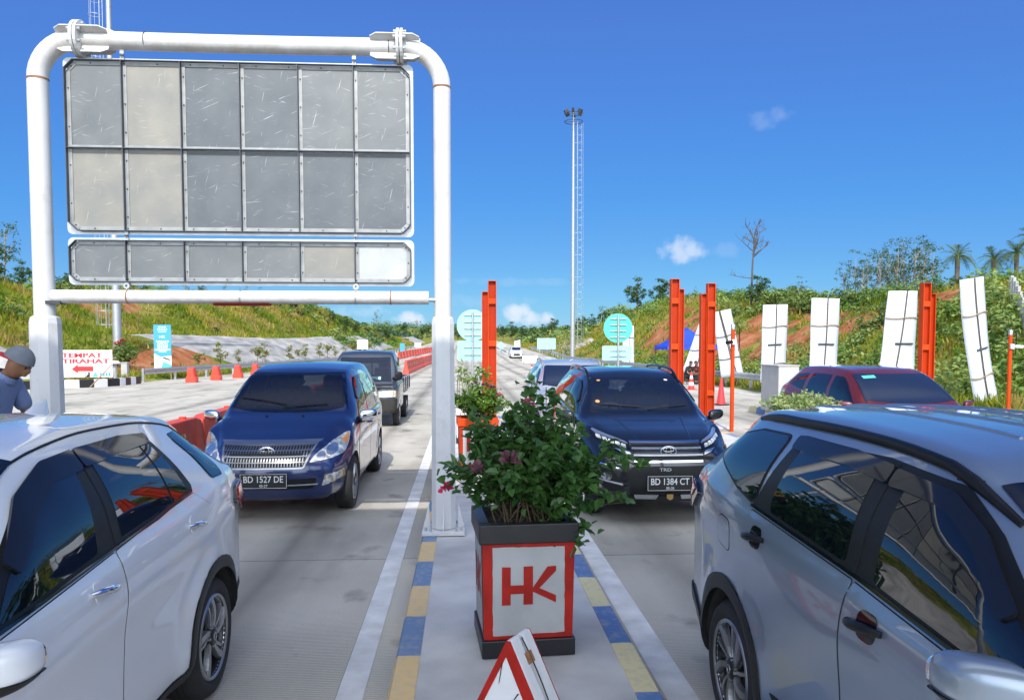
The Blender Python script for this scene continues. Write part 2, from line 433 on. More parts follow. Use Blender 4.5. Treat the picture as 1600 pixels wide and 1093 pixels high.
def road_mat():
    m = bpy.data.materials.new('road_concrete'); m.use_nodes = True; nt = m.node_tree; N = nt.nodes; L = nt.links; b = N['Principled BSDF']
    b.inputs['Roughness'].default_value = .82; b.inputs['Specular IOR Level'].default_value = .25
    tc = N.new('ShaderNodeTexCoord'); sp = N.new('ShaderNodeSeparateXYZ'); L.new(tc.outputs['Object'], sp.inputs[0])
    def nz(sc, det=5, st=None):
        n = N.new('ShaderNodeTexNoise'); n.inputs['Scale'].default_value = sc; n.inputs['Detail'].default_value = det
        if st:
            mp = N.new('ShaderNodeMapping'); mp.inputs['Scale'].default_value = st; L.new(tc.outputs['Object'], mp.inputs[0]); L.new(mp.outputs[0], n.inputs['Vector'])
        else: L.new(tc.outputs['Object'], n.inputs['Vector'])
        return n.outputs['Fac']
    def mth(op, a, b_=None, c=None):
        k = N.new('ShaderNodeMath'); k.operation = op
        for i, x in enumerate((a, b_, c)):
            if x is None: continue
            if isinstance(x, (int, float)): k.inputs[i].default_value = x
            else: L.new(x, k.inputs[i])
        return k.outputs[0]
    def joint(sock, off, per, w):
        f = mth('FRACT', mth('DIVIDE', mth('SUBTRACT', sock, off), per))
        return mth('LESS_THAN', mth('MULTIPLY', mth('MINIMUM', f, mth('SUBTRACT', 1.0, f)), per), w)
    r = N.new('ShaderNodeValToRGB'); e = r.color_ramp.elements
    e[0].position = .28; e[0].color = (.38, .358, .305, 1); e[1].position = .75; e[1].color = (.60, .57, .49, 1)
    L.new(mth('ADD', mth('MULTIPLY', nz(.7, 8), .55), mth('MULTIPLY', nz(1.0, 5, (1.6, .10, 1)), .45)), r.inputs[0])
    # slab to slab tone
    wn = N.new('ShaderNodeTexWhiteNoise'); wn.noise_dimensions = '2D'; cv = N.new('ShaderNodeCombineXYZ')
    L.new(mth('FLOOR', mth('DIVIDE', mth('ADD', sp.outputs[0], .72), 3.6)), cv.inputs[0]); L.new(mth('FLOOR', mth('DIVIDE', mth('SUBTRACT', sp.outputs[1], 2.07), 5.0)), cv.inputs[1])
    L.new(cv.outputs[0], wn.inputs['Vector'])
    tone = mth('MULTIPLY_ADD', wn.outputs['Value'], .16, .90)
    # grooves
    gr = mth('SINE', mth('MULTIPLY', mth('ADD', sp.outputs[1], mth('MULTIPLY', nz(.6, 2), .06)), 2 * math.pi / .024))
    fine = mth('MULTIPLY_ADD', nz(60, 4), .22, .89)
    grv = mth('MULTIPLY_ADD', gr, .14, 1.0)
    # oily dark track stains in the lane middles
    st = mth('MULTIPLY_ADD', mth('MAXIMUM', mth('SUBTRACT', nz(.9, 5, (1.0, .35, 1)), .50), 0), -2.0, 1.0)
    # rubber laid down along the wheel paths of each lane
    fr = mth('FRACT', mth('DIVIDE', mth('ADD', sp.outputs[0], .72), 3.6))
    def path(c): return mth('MAXIMUM', mth('SUBTRACT', 1.0, mth('MULTIPLY', mth('ABSOLUTE', mth('SUBTRACT', fr, c)), 9.0)), 0)
    trk = mth('MULTIPLY', mth('ADD', path(.27), path(.73)), mth('MULTIPLY', nz(1.0, 6, (2.5, .12, 1)), mth('LESS_THAN', mth('ABSOLUTE', sp.outputs[0]), 9.5)))
    st = mth('MULTIPLY', st, mth('MULTIPLY_ADD', trk, -.75, 1.0))
    blot = mth('MAXIMUM', mth('SUBTRACT', nz(1.7, 7, (1, .8, 1)), .60), 0)
    st = mth('MULTIPLY', st, mth('MULTIPLY_ADD', blot, -4.2, 1.0))
    jt = mth('MAXIMUM', joint(sp.outputs[1], 7.07, 5.0, .007), joint(sp.outputs[0], -.72, 3.6, .006))
    jt2 = mth('MULTIPLY_ADD', jt, -.72, 1.0)
    val = mth('MULTIPLY', mth('MULTIPLY', mth('MULTIPLY', tone, grv), mth('MULTIPLY', fine, st)), jt2)
    mx = N.new('ShaderNodeMix'); mx.data_type = 'RGBA'; mx.blend_type = 'MULTIPLY'; mx.inputs[0].default_value = 1
    L.new(r.outputs[0], mx.inputs[6]); L.new(val, mx.inputs[7]); L.new(mx.outputs[2], b.inputs['Base Color'])
    bp = N.new('ShaderNodeBump'); bp.inputs['Strength'].default_value = .5; bp.inputs['Distance'].default_value = .004
    L.new(mth('ADD', gr, mth('MULTIPLY', nz(90, 3), 1.5)), bp.inputs['Height']); L.new(bp.outputs[0], b.inputs['Normal'])
    return m


def build_road():
    mb = MB(); m = road_mat(); ys = [-80 + 4 * i for i in range(0, 106)]; vs = []
    nx = 9
    for y in ys:
        for i in range(nx): vs.append((road_l(y) + (road_r(y) - road_l(y)) * i / (nx - 1), y, zr(y)))
    mb.add(vs, [(j * nx + i, j * nx + i + 1, (j + 1) * nx + i + 1, (j + 1) * nx + i) for j in range(len(ys) - 1) for i in range(nx - 1)], m, True)
    mb.build('road', kind='structure')


def stripe_mat(name, c1, c2, off, per, axis=1, wob=.02):
    m = bpy.data.materials.new(name); m.use_nodes = True; nt = m.node_tree; N = nt.nodes; L = nt.links; b = N['Principled BSDF']
    b.inputs['Roughness'].default_value = .65
    tc = N.new('ShaderNodeTexCoord'); sp = N.new('ShaderNodeSeparateXYZ'); L.new(tc.outputs['Object'], sp.inputs[0])
    n = N.new('ShaderNodeTexNoise'); n.inputs['Scale'].default_value = 7; n.inputs['Detail'].default_value = 6; L.new(tc.outputs['Object'], n.inputs['Vector'])
    def mth(op, a, b_=None, c=None):
        k = N.new('ShaderNodeMath'); k.operation = op
        for i, x in enumerate((a, b_, c)):
            if x is None: continue
            if isinstance(x, (int, float)): k.inputs[i].default_value = x
            else: L.new(x, k.inputs[i])
        return k.outputs[0]
    y = mth('ADD', sp.outputs[axis], mth('MULTIPLY', mth('SUBTRACT', n.outputs['Fac'], .5), wob * 2))
    f = mth('FRACT', mth('DIVIDE', mth('SUBTRACT', y, off), per * 2)); g = mth('GREATER_THAN', f, .5)
    mx = N.new('ShaderNodeMix'); mx.data_type = 'RGBA'; L.new(g, mx.inputs[0]); mx.inputs[6].default_value = (*c1, 1); mx.inputs[7].default_value = (*c2, 1)
    # wear: grey concrete shows through
    n2 = N.new('ShaderNodeTexNoise'); n2.inputs['Scale'].default_value = 22; n2.inputs['Detail'].default_value = 8; L.new(tc.outputs['Object'], n2.inputs['Vector'])
    mr = N.new('ShaderNodeMapRange'); mr.inputs['From Min'].default_value = .48; mr.inputs['From Max'].default_value = .78; mr.inputs['To Max'].default_value = .6; L.new(n2.outputs['Fac'], mr.inputs['Value'])
    m2 = N.new('ShaderNodeMix'); m2.data_type = 'RGBA'; L.new(mr.outputs[0], m2.inputs[0]); L.new(mx.outputs[2], m2.inputs[6]); m2.inputs[7].default_value = (.42, .40, .36, 1)
    L.new(m2.outputs[2], b.inputs['Base Color'])
    bp = N.new('ShaderNodeBump'); bp.inputs['Strength'].default_value = .3; bp.inputs['Distance'].default_value = .006; L.new(n2.outputs['Fac'], bp.inputs['Height']); L.new(bp.outputs[0], b.inputs['Normal'])
    return m


M['line_paint'] = pmat('line_paint', (.56, .56, .54), .7, var2=(.80, .80, .78), vscale=5, bump=.25, bscale=120, detail=8)
M['island_top'] = pmat('island_top', (.40, .395, .385), .75, var2=(.64, .635, .61), vscale=2.2, detail=9, bump=.3, bscale=60)


def island(x0, x1, y0, y1, h, kw, ml, mr_, nose=True):
    """slab between two painted kerbs, both 4 mm above it"""
    t = MB(); t.box(((x0 + x1) / 2, (y0 + y1) / 2, (h - .004) / 2), (x1 - x0 - 2 * kw + .002, y1 - y0 - .02, h - .004), M['island_top'])
    t.build('traffic_island', kind='structure')
    for (a, b_, mm) in ((x0, x0 + kw, ml), (x1 - kw, x1, mr_)):
        k = MB(); d = .025
        lo = a if a == x0 else b_; sg = 1 if a == x0 else -1
        sec = [(lo, 0), (lo + sg * d, h - .02), (lo + sg * (d + .015), h), (lo + sg * kw, h), (lo + sg * kw, 0)]
        n = int((y1 - y0) / .64) + 1; vs = []
        ys = [y0 + (y1 - y0) * i / n for i in range(n + 1)]
        for y in ys: vs += [(p[0], y, p[1]) for p in sec]
        q = len(sec)
        fs = [(i * q + j, i * q + j + 1, (i + 1) * q + j + 1, (i + 1) * q + j) for i in range(n) for j in range(q - 1)]
        if sg > 0: fs = [f[::-1] for f in fs]
        fs += [list(range(q)), list(range(n * q, n * q + q))[::-1]]
        k.add(vs, fs, mm); k.build('kerb', kind='structure', recalc=True)


def line(x0, x1, y0, y1, step=2.0):
    mb = MB(); n = max(1, int((y1 - y0) / step)); vs = []
    for i in range(n + 1):
        y = y0 + (y1 - y0) * i / n; vs += [(x0, y, zr(y) + .004), (x1, y, zr(y) + .004)]
    mb.add(vs, [(2 * i, 2 * i + 1, 2 * i + 3, 2 * i + 2) for i in range(n)], M['line_paint'])
    mb.build('road_marking', kind='structure')


build_ground(); build_road()
KL = stripe_mat('kerb_paint_left', (.15, .235, .38), (.70, .50, .23), 4.33, .64)
KR = stripe_mat('kerb_paint_right', (.10, .19, .40), (.68, .60, .33), 4.44, .65)
island(-.42, 1.03, -12, 19.5, .20, .165, KL, KR)
island(3.92, 5.45, -12, 15.5, .20, .165, KR, KL)
island(-5.0, -3.55, -12, 8.0, .20, .165, KL, KR)
island(8.55, 10.2, 14.0, 22.6, .20, .165, KR, KL)
line(-.722, -.569, -12, 21); line(1.12, 1.30, -12, 21); line(-3.4, -3.25, -12, 8); line(3.62, 3.78, -12, 17)
line(-10.2, -10.05, 62, 330); line(11.6, 11.75, 30, 330)


M['canopy_grey'] = pmat('canopy_grey', (.34, .34, .34), .6)


def toll_canopy():
    """the plaza roof behind the camera, whose shade covers the foreground"""
    t = thing('toll_canopy', 'wide flat white toll plaza roof on columns behind the lanes', 'canopy', (0, -3, 0))
    zc = 8.4; yf = 7.26 - (zc - 1.51) / (math.tan(SUN_EL) / math.cos(SUN_AZ))
    a = MB(); a.box((0, (yf - 6.0) / 2 + 3, zc + .22), (44, yf + 6.0, .44), M['canopy_grey']); a.build('roof', t)
    for x in (-15.5, -4.3, 5.05, 15.5):
        c = MB(); c.lathe([(.22, .2 if abs(x) < 12 else 0), (.22, zc)], (x, -4.6 + 3, 0), (0, 0, 1), M['white_paint']); c.build('column', t)


toll_canopy()


# ------------------------------------------------------------------ left kerb, revetment; web in darker orange: shade of the recess put into the colour
def left_edge_kerb():
    pts = [(-30, 33.2), (-20.9, 35.6), (-19.3, 37.0), (-17.8, 38.1), (-17.2, 39.4), (-17.1, 41.6)]
    mb = MB(); black = M['black_paint']; wh = M['white_plain']; i = 0
    for a, b_ in zip(pts[:-1], pts[1:]):
        a, b_ = Vector((*a, 0)), Vector((*b_, 0)); n = max(1, round((b_ - a).length / .62)); d = (b_ - a) / n; r = Matrix.Rotation(math.atan2(d.y, d.x), 3, 'Z')
        for k in range(n):
            mb.box(a + d * (k + .5) + Vector((0, 0, .16)), (d.length - .004, .2, .44), wh if i % 2 else black, r); i += 1
    mb.build('kerb', kind='structure')


left_edge_kerb()


def revetment(side, y0, y1, d0, d1, flare, dy=2.0):
    """stone pitched face laid on the embankment; its near end is cut on the slant"""
    m = bpy.data.materials.get('revetment') or pmat('revetment', (.22, .215, .20), .9, var2=(.50, .48, .45), vscale=1.1, detail=10, bump=.9, bscale=4, stretch=(1, .4, 1))
    mb = MB(); vs = []; nk = 10; n = int((y1 - y0) / dy)
    for i in range(n + 1):
        for k in range(nk + 1):
            t = k / nk; yy = y0 + (y1 - y0) * i / n + flare * (1 - t) * (1 - i / n); d = d0 + (d1 - d0) * t
            x = road_l(yy) - d if side < 0 else road_r(yy) + d
            vs.append((x, yy, H(x, yy)[0] + .16 + .05 * fbm(yy * .8, t * 5) - (.3 if k in (0, nk) or i in (0, n) else 0)))
    q = nk + 1; fs = [(i * q + j, (i + 1) * q + j, (i + 1) * q + j + 1, i * q + j + 1) for i in range(n) for j in range(nk)]
    if side < 0: fs = [f[::-1] for f in fs]
    mb.add(vs, fs, m, True); mb.build('stone_revetment', kind='structure')


revetment(-1, 56, 160, 2.4, 8.0, 9); revetment(-1, 18, 42, 2.6, 9.0, 0, 1.0); revetment(-1, 190, 260, 2.0, 6.9, 6); revetment(1, 110, 156, 1.4, 6.5, 2)


# ================================================================== SIGN GANTRY
def weathered_white():
    m = pmat('weathered_white', (.66, .665, .665), .35, var=.05, vscale=2)
    nt = m.node_tree; N = nt.nodes; L = nt.links; b = N['Principled BSDF']
    tc = N.new('ShaderNodeTexCoord'); nz = N.new('ShaderNodeTexNoise'); nz.inputs['Scale'].default_value = 5; nz.inputs['Detail'].default_value = 9; nz.inputs['Roughness'].default_value = .7
    L.new(tc.outputs['Object'], nz.inputs['Vector'])
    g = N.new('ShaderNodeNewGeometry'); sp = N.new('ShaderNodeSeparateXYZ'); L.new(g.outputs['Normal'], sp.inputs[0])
    # browner mottling, stronger on faces that point down
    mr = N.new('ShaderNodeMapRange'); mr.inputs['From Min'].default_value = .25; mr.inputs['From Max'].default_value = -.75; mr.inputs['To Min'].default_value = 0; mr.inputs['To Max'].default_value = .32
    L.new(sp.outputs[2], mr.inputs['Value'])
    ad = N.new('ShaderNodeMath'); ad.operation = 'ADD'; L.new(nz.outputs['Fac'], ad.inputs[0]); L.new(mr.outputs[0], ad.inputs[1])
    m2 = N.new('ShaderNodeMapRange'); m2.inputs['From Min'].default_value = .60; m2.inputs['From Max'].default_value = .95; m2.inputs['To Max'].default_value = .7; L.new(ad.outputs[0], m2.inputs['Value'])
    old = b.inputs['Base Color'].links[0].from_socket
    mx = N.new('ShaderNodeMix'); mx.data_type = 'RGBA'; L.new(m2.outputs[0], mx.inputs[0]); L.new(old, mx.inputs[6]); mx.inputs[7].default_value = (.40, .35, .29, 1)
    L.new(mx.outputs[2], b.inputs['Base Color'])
    return m


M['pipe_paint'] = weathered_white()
M['rust'] = pmat('rust', (.30, .15, .07), .8, var=.4, vscale=20)
SY = 7.27


def sign_gantry():
    pl = atY(63, 130, SY); pr = atY(690, 130, SY); xl = atY(70, 480, SY).x; xr = atY(692, 480, SY).x
    ztop = (atY(300, 66, SY).z + atY(550, 73, SY).z) / 2
    base = Vector((xr, SY, .20))
    t = thing('sign_gantry', 'white steel pipe gantry with rounded corners holding blank sign boards over the left lane', 'sign gantry', base)
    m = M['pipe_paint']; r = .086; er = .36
    for x in (xl, xr):
        s = 1 if x == xl else -1
        r = .089 if s > 0 else .081; k_ = 1.0 if s > 0 else .82
        p = MB()
        path = [(x, SY, .2 + 1.9)] + [(x, SY, 2.1 + (ztop - er - 2.1) * k / 6) for k in range(1, 7)]
        path += [(x + s * er * (1 - math.cos(a)), SY, ztop - er + er * math.sin(a)) for a in [math.pi / 2 * k / 10 for k in range(1, 11)]]
        p.tube(path, r, m, 28, cap=False)
        p.tube([(x, SY, ztop - er - .005), (x, SY, ztop - er + .012)], r + .003, M['rust'], 28)
        post = p.build('post', t, base)
        q = MB()  # octagonal lower sleeve
        def ring(z, rr): return [(x + rr * math.cos(2 * math.pi * (k + .5) / 10), SY + rr * math.sin(2 * math.pi * (k + .5) / 10), z) for k in range(10)]
        rs = [ring(.245, .146 * k_), ring(2.17, .132 * k_), ring(2.225, .122 * k_), ring(2.24, r + .001)]
        q.add(sum(rs, []), [(i * 10 + j, i * 10 + (j + 1) % 10, (i + 1) * 10 + (j + 1) % 10, (i + 1) * 10 + j) for i in range(3) for j in range(10)], m)
        q.build('sleeve', t, base, bevel=.008)
        g = MB()
        g.box((x, SY, .2 + .022), (.40, .40, .035), m)
        for k in range(4):
            a = k * math.pi / 2; d = Vector((math.cos(a), math.sin(a), 0)); w = Vector((-d.y, d.x, 0)) * .007
            c0 = Vector((x, SY, .24)); g.prism([c0 + d * .13 - w, c0 + d * .19 - w, c0 + d * .19 + Vector((0, 0, .03)) - w, c0 + d * .138 + Vector((0, 0, .24)) - w], w * 2, m)
            for e in (-1, 1):
                b0 = Vector((x, SY, .24)) + d * .165 + Vector((-d.y, d.x, 0)) * .12 * e
                g.lathe([(0, .03), (.014, .03), (.014, 0)], b0, (0, 0, 1), M['galv'], 6, False)
        g.build('base_plate', t, base, bevel=.003)
        # bolted flange joint at the corner
        fx = x + s * (er + .02)
        fl = MB()
        fl.lathe([(0, -.03), (.165, -.03), (.165, -.004), (0, -.004)], (fx, SY, ztop), (s, 0, 0), m, 28, False)
        fl.lathe([(0, .004), (.165, .004), (.165, .03), (0, .03)], (fx, SY, ztop), (s, 0, 0), m, 28, False)
        for k in range(8):
            a = 2 * math.pi * (k + .5) / 8; c = Vector((fx, SY + .135 * math.cos(a), ztop + .135 * math.sin(a)))
            fl.lathe([(0, -.06), (.015, -.06), (.015, .06), (0, .06)], c, (1, 0, 0), M['galv'], 6, False)
        for k in range(4):
            a = math.pi / 4 + k * math.pi / 2 if True else 0
            d = Vector((0, math.cos(a + .25), math.sin(a + .25)))
            for sg, ln in ((1, .24), (-1, .15)):
                u = Vector((s * sg, 0, 0)); c0 = Vector((fx, SY, ztop)) + u * .03
                w = u.cross(d) * .006
                fl.prism([c0 + d * .08 - w, c0 + d * .155 - w, c0 + d * .155 + u * (ln - .06) - w, c0 + d * .12 + u * ln - w, c0 + d * .08 + u * ln - w], w * 2, m)
        fl.build('flange', t, base, bevel=.003, recalc=True)
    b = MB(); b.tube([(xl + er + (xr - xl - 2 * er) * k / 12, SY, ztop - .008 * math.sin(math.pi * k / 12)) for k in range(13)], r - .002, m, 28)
    for px in (240, 612): b.tube([(xat(px, SY) - .004, SY, ztop), (xat(px, SY) + .004, SY, ztop)], r + .001, M['dark_steel'], 28)
    b.build('top_beam', t, base)
    zl = atY(380, 464.5, SY).z
    lb = MB(); x0 = xl + .09; x1 = xr - .13
    lb.tube([(x0, SY - .03, zl), (x1, SY - .03, zl)], .062, m, 24)
    lb.tube([(x1 - .04, SY - .03, zl - .015), (xr - .05, SY - .03, zl - .02)], .02, M['galv'], 12)
    for px in (205, 380, 558, 612): lb.tube([(xat(px, SY) - .006, SY - .03, zl), (xat(px, SY) + .006, SY - .03, zl)], .0645, M['rust'] if px in (205, 612) else M['galv'], 24)
    lb.box((xl + .11, SY - .03, zl - .055), (.13, .1, .03), M['dark_steel'])
    lb.build('lower_beam', t, base)
    rd = MB(); xa, xb = xat(338, SY), xat(425, SY); n = 6; vs = []
    for x in (xa, xb):
        for k in range(n + 1):
            a = math.pi * 1.22 + math.pi * .56 * (k / n) ; vs.append((x, SY - .03 + .068 * math.cos(a), zl - .012 + .068 * math.sin(a)))
    rd.add(vs, [(k, k + 1, k + n + 2, k + n + 1) for k in range(n)], M['red_dark'], True); rd.build('red_marker', t, base)
    return zl, ztop, t


M['red_dark'] = pmat('red_dark', (.30, .02, .015), .5)
ZL, ZT, GANTRY = sign_gantry()


def sheet_mat(name, c, c2, rough, metal, scratch=.42):
    m = pmat(name, c, rough, metal, var2=c2, vscale=3.5, detail=9, rvar=.1)
    nt = m.node_tree; N = nt.nodes; L = nt.links; b = N['Principled BSDF']
    tc = N.new('ShaderNodeTexCoord'); old = b.inputs['Base Color'].links[0].from_socket; acc = old
    for k, (rot, sc, st) in enumerate(((.42, 8, (1.2, 1, 22)), (-.3, 9, (1.3, 1, 24)), (1.35, 7, (1.2, 1, 20)), (.12, 5, (1.6, 1, 34)))):
        m0 = N.new('ShaderNodeMapping'); m0.inputs['Rotation'].default_value = (0, rot, 0); L.new(tc.outputs['Object'], m0.inputs[0])
        mp = N.new('ShaderNodeMapping'); mp.inputs['Scale'].default_value = st; mp.inputs['Location'].default_value = (k * 3.3, 0, k)
        L.new(m0.outputs[0], mp.inputs[0])
        n = N.new('ShaderNodeTexNoise'); n.inputs['Scale'].default_value = sc * .45; n.inputs['Detail'].default_value = 3; L.new(mp.outputs[0], n.inputs['Vector'])
        mr = N.new('ShaderNodeMapRange'); mr.inputs['From Min'].default_value = .668; mr.inputs['From Max'].default_value = .73; mr.inputs['To Max'].default_value = scratch; L.new(n.outputs['Fac'], mr.inputs['Value'])
        mx = N.new('ShaderNodeMix'); mx.data_type = 'RGBA'; L.new(mr.outputs[0], mx.inputs[0]); L.new(acc, mx.inputs[6]); mx.inputs[7].default_value = (.75, .75, .74, 1); acc = mx.outputs[2]
    L.new(acc, b.inputs['Base Color'])
    return m


M['sheet_dark'] = sheet_mat('sheet_dark', (.11, .125, .14), (.15, .165, .18), .5, .35)
M['sheet_mid'] = sheet_mat('sheet_mid', (.145, .16, .17), (.20, .215, .22), .5, .35)
M['sheet_warm'] = sheet_mat('sheet_warm', (.22, .225, .215), (.32, .305, .27), .55, .25, .3)
M['sheet_glare'] = sheet_mat('sheet_glare', (.40, .42, .42), (.52, .53, .52), .42, .35, .5)  # sun glare on the lower board's end panel put into the base colour
M['frame_light'] = pmat('frame_light', (.34, .355, .36), .5, .5, var=.18, vscale=9)
M['frame_dark'] = pmat('frame_dark', (.10, .11, .13), .5, .5, var=.15, vscale=5)


def sign_board(name, label, top, bot, vert, horiz, mats, ch, zu=None):
    """back of a road sign: sheet with stiffener angles; pixel rows only give the real height"""
    x0, x1 = xat(116, SY), xat(643, SY); z0 = atY(380, bot, SY).z; z1 = atY(380, top, SY).z
    # perspective of the board itself makes the picture rows differ by side; use the middle
    c = Vector(((x0 + x1) / 2, SY, (z0 + z1) / 2))
    t = thing(name, label, 'sign board', c, 0, 'blank sign boards hung in the white pipe gantry')
    y = SY - .02
    fp = MB()
    cr = .05; pts = []
    for (cx_, cz, a0) in ((x1 + .03 - cr, z1 + .03 - cr, 0), (x0 - .03 + cr, z1 + .03 - cr, 90), (x0 - .03 + cr, z0 - .03 + cr, 180), (x1 + .03 - cr, z0 - .03 + cr, 270)):
        for k in range(5): a = R(a0 + 22.5 * k); pts.append((cx_ + cr * math.cos(a), y + .022, cz + cr * math.sin(a)))
    fp.prism(pts, (0, .004, 0), M['galv']); fp.build('face_plate', t, c)
    xs = [x0] + [xat(p, SY) for p in vert] + [x1]; zs = [z1] + [atY(380, p, SY).z for p in horiz] + [z0]
    for i in range(len(xs) - 1):
        for j in range(len(zs) - 1):
            a, b_, u, l = xs[i] + .012, xs[i + 1] - .012, zs[j] - .012, zs[j + 1] + .012
            P = [(a, u), (b_, u), (b_, l), (a, l)]
            k = ch - .012
            if i == 0 and j == 0: P = [(a + k, u), (b_, u), (b_, l), (a, l), (a, u - k)]
            if i == 0 and j == len(zs) - 2: P = ([(a + k, u), (b_, u), (b_, l), (a + k, l), (a, l + k), (a, u - k)] if len(zs) == 2 else [(a, u), (b_, u), (b_, l), (a + k, l), (a, l + k)])
            if i == len(xs) - 2 and j == 0: P = [(a, u), (b_ - k, u), (b_, u - k), (b_, l), (a, l)]
            if i == len(xs) - 2 and j == len(zs) - 2: P = ([(a, u), (b_ - k, u), (b_, u - k), (b_, l + k), (b_ - k, l), (a, l)] if len(zs) == 2 else [(a, u), (b_, u), (b_, l + k), (b_ - k, l), (a, l)])
            s = MB(); s.prism([(p[0], y + .012, p[1]) for p in P], (0, .007, 0), M[mats[j][i]]); s.build('panel_sheet', t, c)
    fr = MB()
    O = [(x0 + ch, z1), (x1 - ch, z1), (x1, z1 - ch), (x1, z0 + ch), (x1 - ch, z0), (x0 + ch, z0), (x0, z0 + ch), (x0, z1 - ch)]
    for a, b_ in zip(O, O[1:] + O[:1]):
        a, b_ = Vector((a[0], 0, a[1])), Vector((b_[0], 0, b_[1])); d = (b_ - a); nrm = Vector((d.z, 0, -d.x)).normalized(); ang = math.atan2(d.z, d.x)
        rot = Matrix.Rotation(-ang, 3, 'Y'); mid = (a + b_) / 2
        fr.box(mid + Vector((0, y - .012, 0)), (d.length + .004, .045, .006), M['frame_dark'], rot)
        fr.box(mid + nrm * .022 + Vector((0, y + .008, 0)), (d.length - .02, .006, .034), M['frame_light'], rot)
        nb = max(1, int(d.length / .28))
        for k in range(nb):
            p = a + d * ((k + .5) / nb) + nrm * .022; fr.lathe([(0, 0), (.007, 0), (.007, .008)], (p.x, y - .002, p.z), (0, 1, 0), M['dark_steel'], 6, False)
    fr.build('frame', t, c, bevel=.0015)
    for x in xs[1:-1]:
        rb = MB(); rb.box((x, y - .012, (z0 + z1) / 2), (.006, .044, z1 - z0 - .012), M['frame_dark']); rb.box((x + .019, y + .0085, (z0 + z1) / 2), (.032, .006, z1 - z0 - .05), M['frame_light'])
        nb = max(2, int((z1 - z0) / .22))
        for k in range(nb): rb.lathe([(0, 0), (.007, 0), (.007, .008)], (x + .02, y - .002, z0 + (z1 - z0) * (k + .5) / nb), (0, 1, 0), M['dark_steel'], 6, False)
        rb.build('stiffener', t, c)
    for z in zs[1:-1]:
        rb = MB(); rb.box(((x0 + x1) / 2, y - .0145, z), (x1 - x0 - .012, .038, .006), M['frame_dark']); rb.box(((x0 + x1) / 2, y + .0065, z + .016), (x1 - x0 - .06, .006, .024), M['frame_light']); rb.build('stiffener', t, c)
    if zu is not None:
        for px in (203, 558):
            hm = MB(); x = xat(px, SY); n = 3
            for k in range(n):
                zz = z1 + (zu - z1) * (k + .5) / n; hm.box((x, SY - .01, zz), (.022 if k % 2 else .034, .03 if k % 2 else .014, (zu - z1) / n + .006), M['galv'])
            hm.lathe([(0, -.025), (.012, -.025), (.012, .025), (0, .025)], (x, SY - .01, (z1 + zu) / 2), (0, 1, 0), M['dark_steel'], 8, False)
            hm.build('hanger', t, c)
    return z0, z1


MW, MD, MM, MBt = 'sheet_warm', 'sheet_dark', 'sheet_mid', 'sheet_glare'
VR = (203, 293, 383, 472, 557)
zb0, zb1 = sign_board('sign_board', 'large grey metal board of twelve panels hanging from the upper pipe of the gantry', 101, 363, VR, (236,),
                      [[MM, MW, MD, MD, MM, MM], [MW, MW, MD, MD, MD, MD]], .075, ZT - .085)
sign_board('sign_board', 'long low grey metal sign board of six panels hanging below the twelve panel board', 378, 441, VR, (), [[MM, MM, MM, MM, MW, MBt]], .06, zb0)  # last two panels lighter, standing for sun glare
lk = MB()
for px in (203, 558):
    lk.box((xat(px, SY), SY - .01, (atY(380, 441, SY).z + ZL + .06) / 2), (.03, .016, atY(380, 441, SY).z - ZL - .058), M['galv'])
    lk.lathe([(.012, -.012), (.028, -.012), (.028, .012), (.012, .012), (.012, -.012)], (xat(px, SY), SY - .03, (atY(380, 441, SY).z + ZL + .06) / 2), (0, 1, 0), M['galv'], 12, False)
lk.build('hanger', GANTRY, GANTRY.location)


